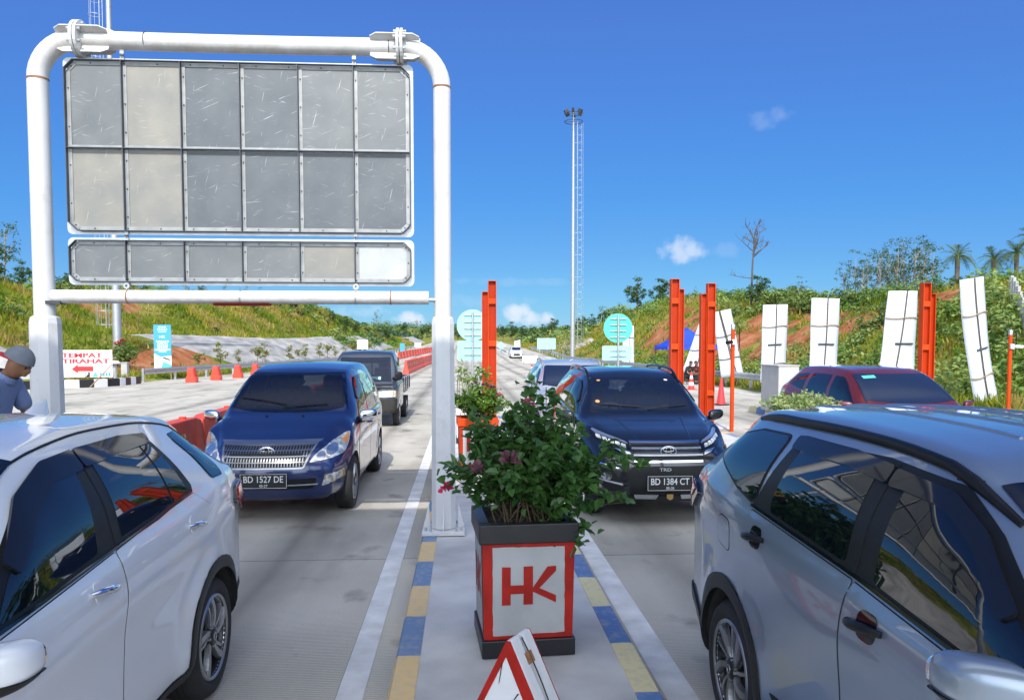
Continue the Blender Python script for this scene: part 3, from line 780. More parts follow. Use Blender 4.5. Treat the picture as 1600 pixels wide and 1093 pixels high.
# ================================================================== PLANTERS
def planter(name, label, loc, rz, logo=True, rim='black_paint', mid='red_paint', panel='panel_white', group='square planter boxes on the traffic islands'):
    t = thing(name, label, 'planter', loc, rz, group)
    hw, h = .262, .765
    p = MB(); p.box((0, 0, .05), (2 * hw + .012, 2 * hw + .012, .10), M['black_paint']); p.build('plinth', t, bevel=.006)
    b = MB(); q = []
    for z, w in ((.10, hw - .008), (h - .11, hw + .002)): q += [(-w, -w, z), (w, -w, z), (w, w, z), (-w, w, z)]
    b.add(q, [(0, 1, 5, 4), (1, 2, 6, 5), (2, 3, 7, 6), (3, 0, 4, 7), (4, 5, 6, 7), (0, 3, 2, 1)], M[mid]); b.build('box_body', t, bevel=.006)
    r = MB(); w = hw + .022; wi = hw - .04
    for (x, y, sx, sy) in ((0, -(w + wi) / 2, 2 * w, w - wi), (0, (w + wi) / 2, 2 * w, w - wi), (-(w + wi) / 2, 0, w - wi, 2 * wi), ((w + wi) / 2, 0, w - wi, 2 * wi)):
        r.box((x, y, h - .055), (sx, sy, .11), M[rim])
    r.build('rim', t, bevel=.006)
    s = MB(); n = 8; vs = [(-wi + 2 * wi * i / n, -wi + 2 * wi * j / n, h - .04 + .02 * fbm(i * .9, j * .9)) for j in range(n + 1) for i in range(n + 1)]
    s.add(vs, [(j * (n + 1) + i, j * (n + 1) + i + 1, (j + 1) * (n + 1) + i + 1, (j + 1) * (n + 1) + i) for j in range(n) for i in range(n)], M['soil'], True); s.build('potting_soil', t)
    for k in range(4):
        rot = Matrix.Rotation(k * math.pi / 2, 4, 'Z')
        # hand painted panel with slightly wavy edge
        mb = MB(); z0, z1, w2 = .125, .63, .205; pts = []
        rr = random.Random(k)
        def ed(ax, ay, bx, by, n=14):
            return [(ax + (bx - ax) * i / n + rr.uniform(-.002, .002), ay + (by - ay) * i / n + rr.uniform(-.002, .002)) for i in range(n)]
        o = ed(-w2, z0, w2, z0 + .008) + ed(w2, z0 + .008, w2, z1) + ed(w2, z1, -w2 - .004, z1 + .004) + ed(-w2 - .004, z1 + .004, -w2, z0)
        yy = lambda z: -(hw - .008 + .010 * (z - .1) / .555) - .003
        mb.add([rot @ Vector((x, yy(z), z)) for x, z in o], [list(range(len(o)))], M[panel])
        if logo:
            def poly(P): mb.add([rot @ Vector((x, yy(z) - .003, z)) for x, z in P], [list(range(len(P)))], M['red_paint'])
            zt, zb = .522, .302
            poly([(-.155, zb), (-.105, zb), (-.105, zt - .002), (-.155, zt)])            # H left
            poly([(-.032, zb), (.022, zb), (.022, zt), (-.032, zt)])                      # H right, K stem
            poly([(-.105, .365), (-.032, .365), (-.032, .415), (-.105, .415)])            # bar
            poly([(.022, .40), (.105, zt - .005), (.155, zt - .002), (.155, .492), (.06, .395), (.155, .35), (.155, .308), (.022, .375)])
        mb.build('painted_panel', t)
    return t


P1 = atY(817, 1016, 4.62)
planter('planter_box', 'red bordered planter box with a white panel and red HK lettering, nearest on the island', (.345, 4.53, .20), R(4))
planter('planter_box', 'orange rimmed planter box half hidden behind the nearest flowering bush', (.18, 10.9, .20), R(2), True, 'orange', 'orange_dark')
planter('planter_box', 'planter box behind the silver car roof, filled by a low pale green bush', (4.33, 9.6, .20), 0, True)
planter('planter_box', 'small far planter box with thin saplings behind the orange rimmed planter', (.12, 14.2, .20), 0, False, 'white_plain', 'white_plain', 'white_plain')


# ================================================================== A-FRAME SIGN
def a_frame():
    c = Vector((.235, 3.30, .20))
    t = thing('a_frame_sign', 'folding triangular warning stand with red edged white faces at the bottom of the picture', 'warning stand', c, R(-33))
    Hh = .50; wt, wb, th = .010, .265, .085
    fw = pmat('stand_white', (.66, .68, .70), .45, var2=(.76, .77, .78), vscale=9, bump=.4, bscale=9)
    b = MB()
    P = lambda y, i=0: [(-wb, y, 0), (wb, y, 0), (wt, y, Hh), (-wt, y, Hh)]
    b.prism(P(-th), (0, 2 * th * .42, 0), fw); b.build('face_board', t, bevel=.004)
    b2 = MB(); b2.prism(P(th * .16), (0, 2 * th * .42, 0), fw); b2.build('face_board', t, bevel=.004)
    r = MB()
    def band(y, k):
        o = [(-wb, 0), (wb, 0), (wt, Hh), (-wt, Hh)]; s = .90
        zc = .15; i = [(x * s, zc + (z - zc) * s - .0) for x, z in o]; i[0] = (-wb + .045, .03); i[1] = (wb - .085, .03); i[2] = (-.012, Hh - .075); i[3] = (-.014, Hh - .075)
        for j in range(4):
            a, b_, c_, d = o[j], o[(j + 1) % 4], i[(j + 1) % 4], i[j]
            q = [(a[0], y, a[1]), (b_[0], y, b_[1]), (c_[0], y, c_[1]), (d[0], y, d[1])]
            r.add(q if k else q[::-1], [(0, 1, 2, 3)], M['red_paint'])
    band(-th - .003, True); band(th + .003, False); r.build('red_border', t)
    d = MB()
    for (x0, z0, x1, z1, w) in ((-.03, .40, -.05, .30, .004), (.05, .28, -.005, .20, .006)):
        d.add([(x0 - w, -th - .0035, z0), (x1 - w * .2, -th - .0035, z1), (x1 + w, -th - .0035, z1 + .01), (x0 + w * .3, -th - .0035, z0)], [(0, 1, 2, 3)], M['black_paint'])
    d.build('scratch', t)
    e = MB()  # string and tape down the edge
    sl = Vector((wb - wt, 0, -Hh)).normalized(); nr = Vector((Hh, 0, wb - wt)).normalized()
    rot = Matrix((sl, Vector((0, 1, 0)), nr)).transposed()
    p0 = Vector((wt, 0, Hh))
    e.box(p0 + sl * .10 + nr * .002 + Vector((0, -.002, 0)), (.05, .055, .005), M['rust'], rot)
    e.tube([p0 + sl * a + nr * .003 + Vector((0, -.004 + .012 * math.sin(a * 9), 0)) for a in [.01 * k for k in range(1, 55)]], .003, M['black_plastic'], 6)
    e.build('cord', t)
    hd = MB(); hd.box((0, 0, Hh - .012), (wt * 2 - .002, th * .3, .02), M['white_paint']); hd.build('hinge', t)


a_frame()


# ================================================================== VEHICLES
M['glass'] = pmat('glass', (.004, .006, .009), .012, ior=1.6, coat=.35)
M['glass_navy'] = pmat('glass_navy', (.012, .02, .045), .02, ior=1.55, coat=.3)  # navy base stands in for the reflected sky
M['interior_grey'] = pmat('interior_grey', (.10, .10, .105), .6)
M['seat_cloth'] = pmat('seat_cloth', (.16, .15, .14), .9, var=.15, vscale=12)


def tinted(name, film, clear, op):
    """see-through tinted glass: film colour, light passed, share of film"""
    m = bpy.data.materials.new(name); m.use_nodes = True; nt = m.node_tree; N = nt.nodes; L = nt.links; b = N['Principled BSDF']
    b.inputs['Base Color'].default_value = (*film, 1); b.inputs['Roughness'].default_value = .012; b.inputs['IOR'].default_value = 1.55; b.inputs['Coat Weight'].default_value = .25
    t = N.new('ShaderNodeBsdfTransparent'); t.inputs[0].default_value = (*clear, 1); mx = N.new('ShaderNodeMixShader')
    lw = N.new('ShaderNodeFresnel'); lw.inputs['IOR'].default_value = 1.5
    mr = N.new('ShaderNodeMapRange'); mr.inputs['To Min'].default_value = op; mr.inputs['To Max'].default_value = 1; mr.inputs['From Max'].default_value = .6; L.new(lw.outputs[0], mr.inputs['Value']); L.new(mr.outputs[0], mx.inputs[0])
    L.new(t.outputs[0], mx.inputs[1]); L.new(b.outputs[0], mx.inputs[2]); L.new(mx.outputs[0], N['Material Output'].inputs[0])
    return m


M['glass_screen'] = tinted('glass_screen', (.012, .022, .055), (.55, .62, .70), .42)  # blue of the reflected sky put into the film colour
M['glass_side'] = tinted('glass_side', (.006, .009, .013), (.45, .50, .52), .55)
M['visor'] = pmat('visor', (.012, .013, .018), .06, ior=1.55)
M['seam'] = pmat('seam', (.008, .008, .009), .8)
M['lamp'] = pmat('lamp', (.30, .31, .28), .12, .35, coat=1.0, var2=(.95, .96, .90), vscale=18, detail=2, bump=.4, bscale=30)
M['lamp_lens'] = pmat('lamp_lens', (.80, .82, .80), .05, .9, coat=1.0)
M['amber'] = pmat('amber', (.75, .30, .06), .15, coat=1)
M['tail_red'] = pmat('tail_red', (.45, .008, .012), .1, coat=1.0, var=.3, vscale=14)
M['plate_black'] = pmat('plate_black', (.012, .013, .014), .4)
M['plate_text'] = pmat('plate_text', (.72, .73, .72), .5)
M['sticker_orange'] = pmat('sticker_orange', (.75, .30, .10), .5)
M['gold_dull'] = pmat('gold_dull', (.32, .20, .06), .5)
M['grille_metal'] = pmat('grille_metal', (.40, .41, .43), .28, 1.0)
M['dirt_black'] = pmat('dirt_black', (.03, .029, .027), .85, var=.3, vscale=8)


def paint(name, c, metal=.0, rough=.28, flake=.0):
    m = pmat(name, c, rough, metal, coat=1.0, spec=.5)
    m.node_tree.nodes['Principled BSDF'].inputs['Coat Roughness'].default_value = .015
    return m


def cr_spline(pts, ns):
    """centripetal Catmull-Rom through 2D pts; ns[i] samples on segment i"""
    P = [Vector(p) for p in pts]; P = [P[0] * 2 - P[1]] + P + [P[-1] * 2 - P[-2]]; out = []
    for i in range(1, len(P) - 2):
        p0, p1, p2, p3 = P[i - 1:i + 3]
        t0 = 0; t1 = t0 + max(1e-4, (p1 - p0).length) ** .5; t2 = t1 + max(1e-4, (p2 - p1).length) ** .5; t3 = t2 + max(1e-4, (p3 - p2).length) ** .5
        n = ns[i - 1] if isinstance(ns, (list, tuple)) else ns
        for k in range(n):
            t = t1 + (t2 - t1) * k / n
            a1 = p0 * ((t1 - t) / (t1 - t0)) + p1 * ((t - t0) / (t1 - t0)); a2 = p1 * ((t2 - t) / (t2 - t1)) + p2 * ((t - t1) / (t2 - t1)); a3 = p2 * ((t3 - t) / (t3 - t2)) + p3 * ((t - t2) / (t3 - t2))
            b1 = a1 * ((t2 - t) / (t2 - t0)) + a2 * ((t - t0) / (t2 - t0)); b2 = a2 * ((t3 - t) / (t3 - t1)) + a3 * ((t - t1) / (t3 - t1))
            out.append(b1 * ((t2 - t) / (t2 - t1)) + b2 * ((t - t1) / (t2 - t1)))
    out.append(P[-2]); return out


def rounded(poly, r, n=5):
    out = []; k = len(poly); P = [Vector(p) for p in poly]
    for i in range(k):
        a, b, c = P[i - 1], P[i], P[(i + 1) % k]; u = (a - b); v = (c - b); rr = min(r, u.length * .45, v.length * .45)
        u.normalize(); v.normalize()
        if u.dot(v) < -.985: out.append(b); continue
        s, e = b + u * rr, b + v * rr
        for j in range(n + 1):
            t = j / n; out.append(s * (1 - t) ** 2 + b * 2 * t * (1 - t) + e * t * t)
    return out


def offset_poly(poly, d):
    P = [Vector(p) for p in poly]; k = len(P)
    area = sum(P[i].x * P[(i + 1) % k].y - P[(i + 1) % k].x * P[i].y for i in range(k)); sg = 1 if area > 0 else -1; out = []
    for i in range(k):
        a, b, c = P[i - 1], P[i], P[(i + 1) % k]; u = (b - a).normalized(); v = (c - b).normalized()
        n1 = Vector((u.y, -u.x)) * sg; n2 = Vector((v.y, -v.x)) * sg; n = n1 + n2
        if n.length < 1e-6: n = n1
        n = n.normalized(); out.append(b + n * d / max(.5, n.dot(n1)))
    return out


class Car:
    def __init__(s, spec, root):
        s.sp = spec; s.root = root; s.body_mesh()

    def body_mesh(s):
        sp = s.sp; L = sp['L']; g = {k: pchip(sp[k]) for k in ('top', 'belt', 'wb', 'wr', 'bot', 'drop', 'lean_f', 'lean_r')}
        s.g = g
        ys = [.02, .06, .1]; st = sp.get('step', .06)
        while ys[-1] < L - .1: ys.append(ys[-1] + st)
        ys = [y for y in ys if y < L - .09] + [L - .08, L - .02]
        sm = (1, 2, 3, 4, 4, 4, 3, 3, 9, 9, 4, 4, 5, 5) if not sp.get('coarse') else (1, 1, 1, 2, 2, 2, 1, 2, 3, 3, 2, 2, 2, 2)
        cz = sp.get('crease', 0.0)
        def half(y):
            Zt = g['top'](y); Zb = min(g['belt'](y), Zt - .055); wb = g['wb'](y); wr = min(g['wr'](y), wb - .03); bt = g['bot'](y); dr = g['drop'](y)
            z8 = max(Zt - dr, Zb + .012); h = Zb - bt
            wbelt = wb - .03
            q = [(0, bt), (wb - .16, bt), (wb - .06, bt + .03), (wb - .018, bt + .11), (wb - .012, bt + .36 * h), (wb - cz * .4, bt + .58 * h), (wb + cz, bt + .80 * h), (wb - .006, Zb - .05), (wbelt, Zb),
                 (wbelt + (wr - wbelt) * .5 + .032 * min(1, (z8 - Zb) / .3), Zb + (z8 - Zb) * .5), (wr, z8), (wr - .05, z8 + .58 * (Zt - z8)), (wr * .72, Zt - .22 * (Zt - z8)), (wr * .36, Zt - .05 * (Zt - z8)), (0, Zt)]
            return cr_spline(q, sm)
        rings = []
        rad = .055
        def cap(sec, y, sgn):
            zs = [p.y for p in sec]; zc = (min(zs) + max(zs)) / 2; hw = max(p.x for p in sec); hz = (max(zs) - min(zs)) / 2; out = []
            for k in range(1, 5):
                a = k / 4 * math.pi / 2; ins = rad * (1 - math.cos(a)); fx = 1 - ins / hw; fz = 1 - ins / hz
                out.append((y + sgn * rad * math.sin(a) * .8, [Vector((p.x * fx, zc + (p.y - zc) * fz)) for p in sec]))
            y2 = y + sgn * rad * .8; fx0 = 1 - rad / hw; fz0 = 1 - rad / hz
            for f in (.85, .68, .5, .33, .17, .03):
                out.append((y2 + sgn * .002, [Vector((p.x * fx0 * f, zc + (p.y - zc) * fz0 * f)) for p in sec]))
            return out
        f0 = half(ys[0]); r0 = half(ys[-1])
        rings = [(y, sec) for y, sec in reversed(cap(f0, ys[0], -1))] + [(y, half(y)) for y in ys] + cap(r0, ys[-1], 1)
        m = len(f0) - 1; vs = []
        wy = (sp['wf'], sp['wrr']); Ra = sp['Ra']; fl = sp.get('flare', .02)
        bf, br = sp.get('bow_f', .22), sp.get('bow_r', .14); W2 = sp['W2']
        for y, sec in rings:
            full = sec + [Vector((-p.x, p.y)) for p in sec[m - 1:0:-1]]
            for p in full:
                x, z = p.x, p.y; yy = y
                for w in wy:
                    rr = math.hypot(y - w, z - sp['R'])
                    if abs(x) > .5 and z < g['belt'](y) - .05: x += math.copysign(fl * math.exp(-((rr - Ra - .03) / .10) ** 2), x)
                wf = 1 - sstep(0, .95, y); wr_ = sstep(L - .85, L, y)
                yy += (g['lean_f'](z) + bf * (abs(p.x) / W2) ** 2.6) * wf - (g['lean_r'](z) + br * (abs(p.x) / W2) ** 2.8) * wr_
                vs.append((x, yy, z))
        n = 2 * m; k = len(rings)
        fs = [(i * n + j, (i + 1) * n + j, (i + 1) * n + (j + 1) % n, i * n + (j + 1) % n) for i in range(k - 1) for j in range(n)]
        fs += [list(range(n)), list(range((k - 1) * n, k * n))[::-1]]
        me = bpy.data.meshes.new('body'); me.from_pydata([Vector(v) for v in vs], [], fs)
        bm = bmesh.new(); bm.from_mesh(me); bmesh.ops.recalc_face_normals(bm, faces=bm.faces); bm.to_mesh(me); bm.free()
        me.polygons.foreach_set('use_smooth', [True] * len(me.polygons)); me.update()
        s.V = [v.co.copy() for v in me.vertices]; s.N = [v.normal.copy() for v in me.vertices]; s.Fc = [tuple(p.vertices) for p in me.polygons]
        s.bvh = BVHTree.FromPolygons(s.V, s.Fc)
        me.materials.append(sp['paint'])
        ob = bpy.data.objects.new('body', me); COL.objects.link(ob); ob.parent = s.root
        # wheel wells
        if sp.get('wells', True):
            cb = MB()
            for w in wy:
                for sx in (-1, 1):
                    cb.lathe([(0, 0), (Ra, 0), (Ra, .62), (0, .62)], (sx * (W2 - .34), w, sp['R']), (sx, 0, 0), M['dirt_black'], 40, False)
            co = cb.build('cutter', s.root, recalc=True)
            md = ob.modifiers.new('wells', 'BOOLEAN'); md.operation = 'DIFFERENCE'; md.object = co; md.solver = 'EXACT'; md.material_mode = 'TRANSFER'
            bpy.context.view_layer.update()
            dg = bpy.context.evaluated_depsgraph_get(); me2 = bpy.data.meshes.new_from_object(ob.evaluated_get(dg)); me2.name = 'body'
            ob.modifiers.clear(); ob.data = me2; bpy.data.objects.remove(co)
            me2.polygons.foreach_set('use_smooth', [True] * len(me2.polygons)); me2.set_sharp_from_angle(angle=R(38))
        s.body = ob

    def proj(s, d, a, b, side=1):
        if d == 'S': o, v = Vector((4 * side, a, b)), Vector((-side, 0, 0))
        elif d == 'F': o, v = Vector((a, -4, b)), Vector((0, 1, 0))
        elif d == 'B': o, v = Vector((a, 12, b)), Vector((0, -1, 0))
        else: o, v = Vector((a, b, 5)), Vector((0, 0, -1))
        loc, nr, idx, dist = s.bvh.ray_cast(o, v)
        if loc is None or (d == 'S' and loc.x * side < 0):
            q = o + v * (4 - s.sp['W2'] if d == 'S' else 4)
            loc, nr, idx, dist = s.bvh.find_nearest(q)
        f = s.Fc[idx]; P = [s.V[i] for i in f]
        if len(P) <= 4:
            w = interpolate.poly_3d_calc(P, loc); n = Vector((0, 0, 0))
            for i, ww in zip(f, w): n += s.N[i] * ww
            n.normalize()
        else: n = nr
        if n.dot(v) > 0: n = -n
        return loc, n

    def shell(s, name, d, poly, off, mat, parent=None, side=1, cell=.05, skirt=.012, label=None, inflate=0.0):
        P = [Vector((p[0], p[1])) for p in poly]
        # densify
        D = []
        for i in range(len(P)):
            a, b = P[i], P[(i + 1) % len(P)]; n = max(1, int((b - a).length / cell))
            for k in range(n): D.append(a.lerp(b, k / n))
        xs = [p.x for p in D]; ys = [p.y for p in D]; pts = list(D); nb = len(D)
        def inside(q):
            c = False; j = nb - 1
            for i in range(nb):
                if (D[i].y > q.y) != (D[j].y > q.y) and q.x < (D[j].x - D[i].x) * (q.y - D[i].y) / (D[j].y - D[i].y) + D[i].x: c = not c
                j = i
            return c
        x = min(xs) + cell * .5
        while x < max(xs):
            y = min(ys) + cell * .5
            while y < max(ys):
                q = Vector((x, y))
                if inside(q) and min((q - e).length for e in D) > cell * .45: pts.append(q)
                y += cell
            x += cell
        r = geometry.delaunay_2d_cdt(pts, [], [list(range(nb))], 1, 1e-6)
        vs2, fs2 = r[0], [list(f) for f in r[2]]
        vs = []; ns = []
        for q in vs2:
            l, n = s.proj(d, q.x, q.y, side); vs.append(l); ns.append(n)
        top = []
        for q, l, n in zip(vs2, vs, ns):
            o = off
            if inflate:
                e = min((q - w).length for w in D); o += inflate * (1 - math.exp(-e / .03))
            top.append(l + n * o)
        # orient
        f0 = fs2[0]; fn = (top[f0[1]] - top[f0[0]]).cross(top[f0[2]] - top[f0[0]])
        acc = sum(((top[f[1]] - top[f[0]]).cross(top[f[2]] - top[f[0]]).dot(ns[f[0]]) for f in fs2[:40]), 0.0)
        if acc < 0: fs2 = [f[::-1] for f in fs2]
        ec = {}
        for f in fs2:
            for i in range(len(f)):
                a, b = f[i], f[(i + 1) % len(f)]; ec[(a, b)] = 1
        bd = [e for e in ec if (e[1], e[0]) not in ec]
        V = list(top); Fs = list(fs2); nt = len(Fs); mp = {}
        for a, b in bd:
            for i in (a, b):
                if i not in mp: mp[i] = len(V); V.append(vs[i] + ns[i] * (off - skirt))
            Fs.append([b, a, mp[a], mp[b]])
        me = bpy.data.meshes.new(name); me.from_pydata(V, [], Fs); me.materials.append(mat)
        if not inflate:
            ln = []
            me.polygons.foreach_set('use_smooth', [True] * nt + [False] * (len(Fs) - nt)); me.update()
            for p in me.polygons:
                for vi in p.vertices: ln.append(ns[vi] if p.index < nt else p.normal.copy())
            me.normals_split_custom_set(ln)
        else:
            me.polygons.foreach_set('use_smooth', [True] * nt + [False] * (len(Fs) - nt)); me.update()
        ob = bpy.data.objects.new(name, me); COL.objects.link(ob); ob.parent = parent or s.root
        if label: ob['label'] = label
        return ob

    def wheel(s, y, side, style='spoke', tyre_w=.215):
        sp = s.sp; r = sp['R']; fx = side * (sp['W2'] - sp.get('wheel_in', .015)); rr = r * sp.get('rim', .70)
        t = MB(); w = tyre_w
        prof = [(rr - .004, -.012), (rr + .012, .0), (rr + .03, .006), (r - .055, .010), (r - .03, .003), (r - .012, -.018), (r - .002, -.035), (r, -.05), (r, -w + .05), (r - .012, -w + .018), (rr, -w + .01)]
        t.lathe(prof, (0, 0, 0), (side, 0, 0), M['rubber'], 56)
        # tread grooves
        for h in (-.075, -.11, -.145): t.lathe([(r + .0008, h - .004), (r + .0008, h + .004)], (0, 0, 0), (side, 0, 0), M['seam'], 56)
        wh = t.build('wheel', s.root, recalc=False); wh.location = (fx, y, r)
        m = MB(); A = Vector((side, 0, 0))
        m.lathe([(rr, -.010), (rr - .006, .002), (rr - .018, -.004), (rr - .026, -.05), (rr - .03, -.12), (0, -.125)], (0, 0, 0), A, M['dark_alloy'], 48)
        m.lathe([(rr + .002, -.008), (rr - .004, .006), (rr - .016, .001), (rr - .020, -.014)], (0, 0, 0), A, M['alloy'], 56)
        def P(a, q, h): return Vector((side * h, q * math.cos(a), q * math.sin(a)))
        if style == 'twist':
            for k in range(5):
                for (da, tw, w0, w1, mt, hh) in ((0, .42, .030, .052, 'alloy', .004), (.50, .16, .024, .022, 'alloy', -.006), (.27, .30, .02, .03, 'dark_alloy', -.012)):
                    a0 = 2 * math.pi * k / 5 + da; vs = []; nseg = 6
                    for i in range(nseg + 1):
                        u = i / nseg; q = .045 + (rr - .016 - .045) * u; a = a0 + tw * u * side; ww = (w0 + (w1 - w0) * u) / 2
                        hgt = -.012 + .012 * math.sin(u * 2.4) + hh
                        for e, dh in ((-1, -.03), (-.8, 0), (.8, 0), (1, -.03)): vs.append(P(a + e * ww / q, q, hgt + dh))
                    m.add(vs, [(i * 4 + j, i * 4 + j + 1, (i + 1) * 4 + j + 1, (i + 1) * 4 + j) for i in range(nseg) for j in range(3)], M[mt])
        else:
            ns_ = 6 if style == 'six' else 5
            for k in range(ns_):
                a0 = 2 * math.pi * k / ns_; vs = []
                for i in range(5):
                    u = i / 4; q = .04 + (rr - .056) * u; ww = .028 + .012 * u; hgt = -.01 + .012 * math.sin(u * 2.4)
                    for e, dh in ((-1, -.03), (-.75, 0), (.75, 0), (1, -.03)): vs.append(P(a0 + e * ww / q * .9, q, hgt + dh))
                m.add(vs, [(i * 4 + j, i * 4 + j + 1, (i + 1) * 4 + j + 1, (i + 1) * 4 + j) for i in range(4) for j in range(3)], M['alloy'])
        m.lathe([(.058, -.03), (.056, -.006), (.045, .002), (.03, .004), (0, .004)], (0, 0, 0), A, M['dark_alloy'], 24)
        m.lathe([(.024, .004), (.024, .0065), (.017, .0065), (.017, .004)], (0, 0, 0), A, M['alloy'], 24)
        for k in range(5): m.lathe([(0, .0), (.009, .0), (.009, -.02)], P(2 * math.pi * (k + .5) / 5, .05, -.002), A, M['galv'], 6, False)
        rm = m.build('rim', wh)
        return wh

    def wheels(s, style='spoke'):
        for y in (s.sp['wf'], s.sp['wrr']):
            for sd in (-1, 1): s.wheel(y, sd, style)

    def arc(s, wy, r0, r1, a0=-8, a1=188, n=26):
        c = Vector((wy, s.sp['R'])); o = []
        for k in range(n + 1): a = R(a0 + (a1 - a0) * k / n); o.append(c + Vector((math.cos(a), math.sin(a))) * r1)
        for k in range(n + 1): a = R(a1 - (a1 - a0) * k / n); o.append(c + Vector((math.cos(a), math.sin(a))) * r0)
        return o

    def mirror(s, y, z, mat, side, reach=.22, h=.15, dep=.13, rake=.04, lower=None):
        def sup(a, e): return math.copysign(abs(a) ** e, a)
        mb = MB(); nu, nv = 28, 18; vs = []; x0, _n = s.proj('S', y + .12, z - .03, side); cx = side * (abs(x0.x) + .03 + reach / 2)
        for j in range(nv + 1):
            v = -math.pi / 2 + math.pi * j / nv
            for i in range(nu):
                u = 2 * math.pi * i / nu
                x = sup(math.cos(v), .6) * sup(math.cos(u), .6); yy = sup(math.cos(v), .6) * sup(math.sin(u), .75); zz = sup(math.sin(v), .7)
                tp = 1 - .22 * (x + 1) / 2 * 1.0
                yy2 = yy * dep / 2 * (1 if yy < 0 else .55)
                vs.append(Vector((cx + side * x * reach / 2, y + yy2 + rake * (x + 1), z + zz * h / 2 * tp + .012 * x)))
        mb.add(vs, [(j * nu + i, j * nu + (i + 1) % nu, (j + 1) * nu + (i + 1) % nu, (j + 1) * nu + i) for j in range(nv) for i in range(nu)], mat, True)
        o = mb.build('mirror', s.root, recalc=True)
        b = MB()
        b.tube([Vector((x0.x - side * .03, y + .10, z - .07)), Vector((cx - side * reach * .25, y + .045, z - .055))], [.045, .04], M['black_plastic'], 12)
        if lower:
            vs2 = []
            for v in vs: vs2.append(Vector((cx + (v.x - cx) * 1.02, y + (v.y - y) * 1.03, min(v.z, z - h * .16 + .0) - .004)))
            b.add(vs2, [(j * nu + i, j * nu + (i + 1) % nu, (j + 1) * nu + (i + 1) % nu, (j + 1) * nu + i) for j in range(nv) for i in range(nu)], lower, True)
        b.build('mirror_base', o, recalc=True)
        g = MB(); pts = []
        for k in range(24):
            a = 2 * math.pi * k / 24; x = sup(math.cos(a), .6); zz = sup(math.sin(a), .6)
            pts.append((cx + side * x * reach * .42, y + rake * (x + 1) + dep * .22, z + zz * h * .38 * (1 - .22 * (x + 1) / 2)))
        g.prism(pts, (0, dep * .07, 0), M['chrome']); g.build('mirror_glass', o)
        return o

    def plate(s, text, sub, z, w=.46, h=.155, y=None, tilt=.05):
        l, n = s.proj('F', 0, z); y0 = l.y - .012 if y is None else y
        m = MB(); m.box((0, y0, z), (w, .012, h), M['plate_black'])
        for (cx_, cz, sx, sz) in ((0, h / 2 - .006, w - .01, .004), (0, -h / 2 + .006, w - .01, .004), (w / 2 - .006, 0, .004, h - .012), (-w / 2 + .006, 0, .004, h - .012)):
            m.box((cx_, y0 - .0065, z + cz), (sx, .003, sz), M['plate_text'])
        add_text(m, text, h * .44, M['plate_text'], Matrix.Translation((0, y0 - .0075, z + h * .12)), width=w * .84, bold=.012)
        add_text(m, sub, h * .17, M['plate_text'], Matrix.Translation((0, y0 - .0075, z - h * .31)), bold=.012)
        return m.build('number_plate', s.root)

    def emblem(s, z, w=.15, h=.105):
        l, n = s.proj('F', 0, z); c = Vector((0, l.y - .016, z)); m = MB()
        def ell(rx, rz, r, dz=0, k=36): m.tube([c + Vector((rx * math.cos(2 * math.pi * i / k), 0, dz + rz * math.sin(2 * math.pi * i / k))) for i in range(k + 1)], r, M['chrome'], 8, False)
        ell(w / 2, h / 2, .006); ell(w * .17, h * .46, .0045); ell(w * .36, h * .19, .0045, h * .20)
        m.lathe([(0, .004), (h * .5, .004)], c, (0, 1, 0), M['black_gloss'], 24, False)
        return m.build('emblem', s.root)

    def band(s, name, d, poly, w, off, mat, parent=None, side=1):
        """opaque border strip just inside an outline (the black edge of bonded glass)"""
        D = []
        P = [Vector((p[0], p[1])) for p in poly]
        for i in range(len(P)):
            a, b = P[i], P[(i + 1) % len(P)]; n = max(1, int((b - a).length / .04)); D += [a.lerp(b, k / n) for k in range(n)]
        I = offset_poly(D, -w); vs = []
        for q in D + list(I): l, n = s.proj(d, q.x, q.y, side); vs.append(l + n * off)
        k = len(D); m = MB(); fs = [(i, (i + 1) % k, k + (i + 1) % k, k + i) for i in range(k)]
        m.add(vs, fs, mat, True); return m.build(name, parent or s.root)

    def open_windows(s, wins):
        """real openings in the shell behind the glass; wins: (dir, outline, side)"""
        me = s.body.data; bm = bmesh.new(); bm.from_mesh(me); kill = set()
        for d, poly, side in wins:
            D = [Vector((p[0], p[1])) for p in offset_poly([Vector((p[0], p[1])) for p in poly], -.012)]; n = len(D)
            def inside(x, y):
                c = False; j = n - 1
                for i in range(n):
                    if (D[i].y > y) != (D[j].y > y) and x < (D[j].x - D[i].x) * (y - D[i].y) / (D[j].y - D[i].y) + D[i].x: c = not c
                    j = i
                return c
            for f in bm.faces:
                if d == 'S' and (f.normal.x * side < .3): continue
                if d == 'T' and f.normal.z < .25: continue
                if d == 'B' and f.normal.y < .3: continue
                if all(inside(*((v.co.y, v.co.z) if d == 'S' else (v.co.x, v.co.y) if d == 'T' else (v.co.x, v.co.z))) for v in f.verts): kill.add(f)
        bmesh.ops.delete(bm, geom=list(kill), context='FACES'); bm.to_mesh(me); bm.free(); me.update()

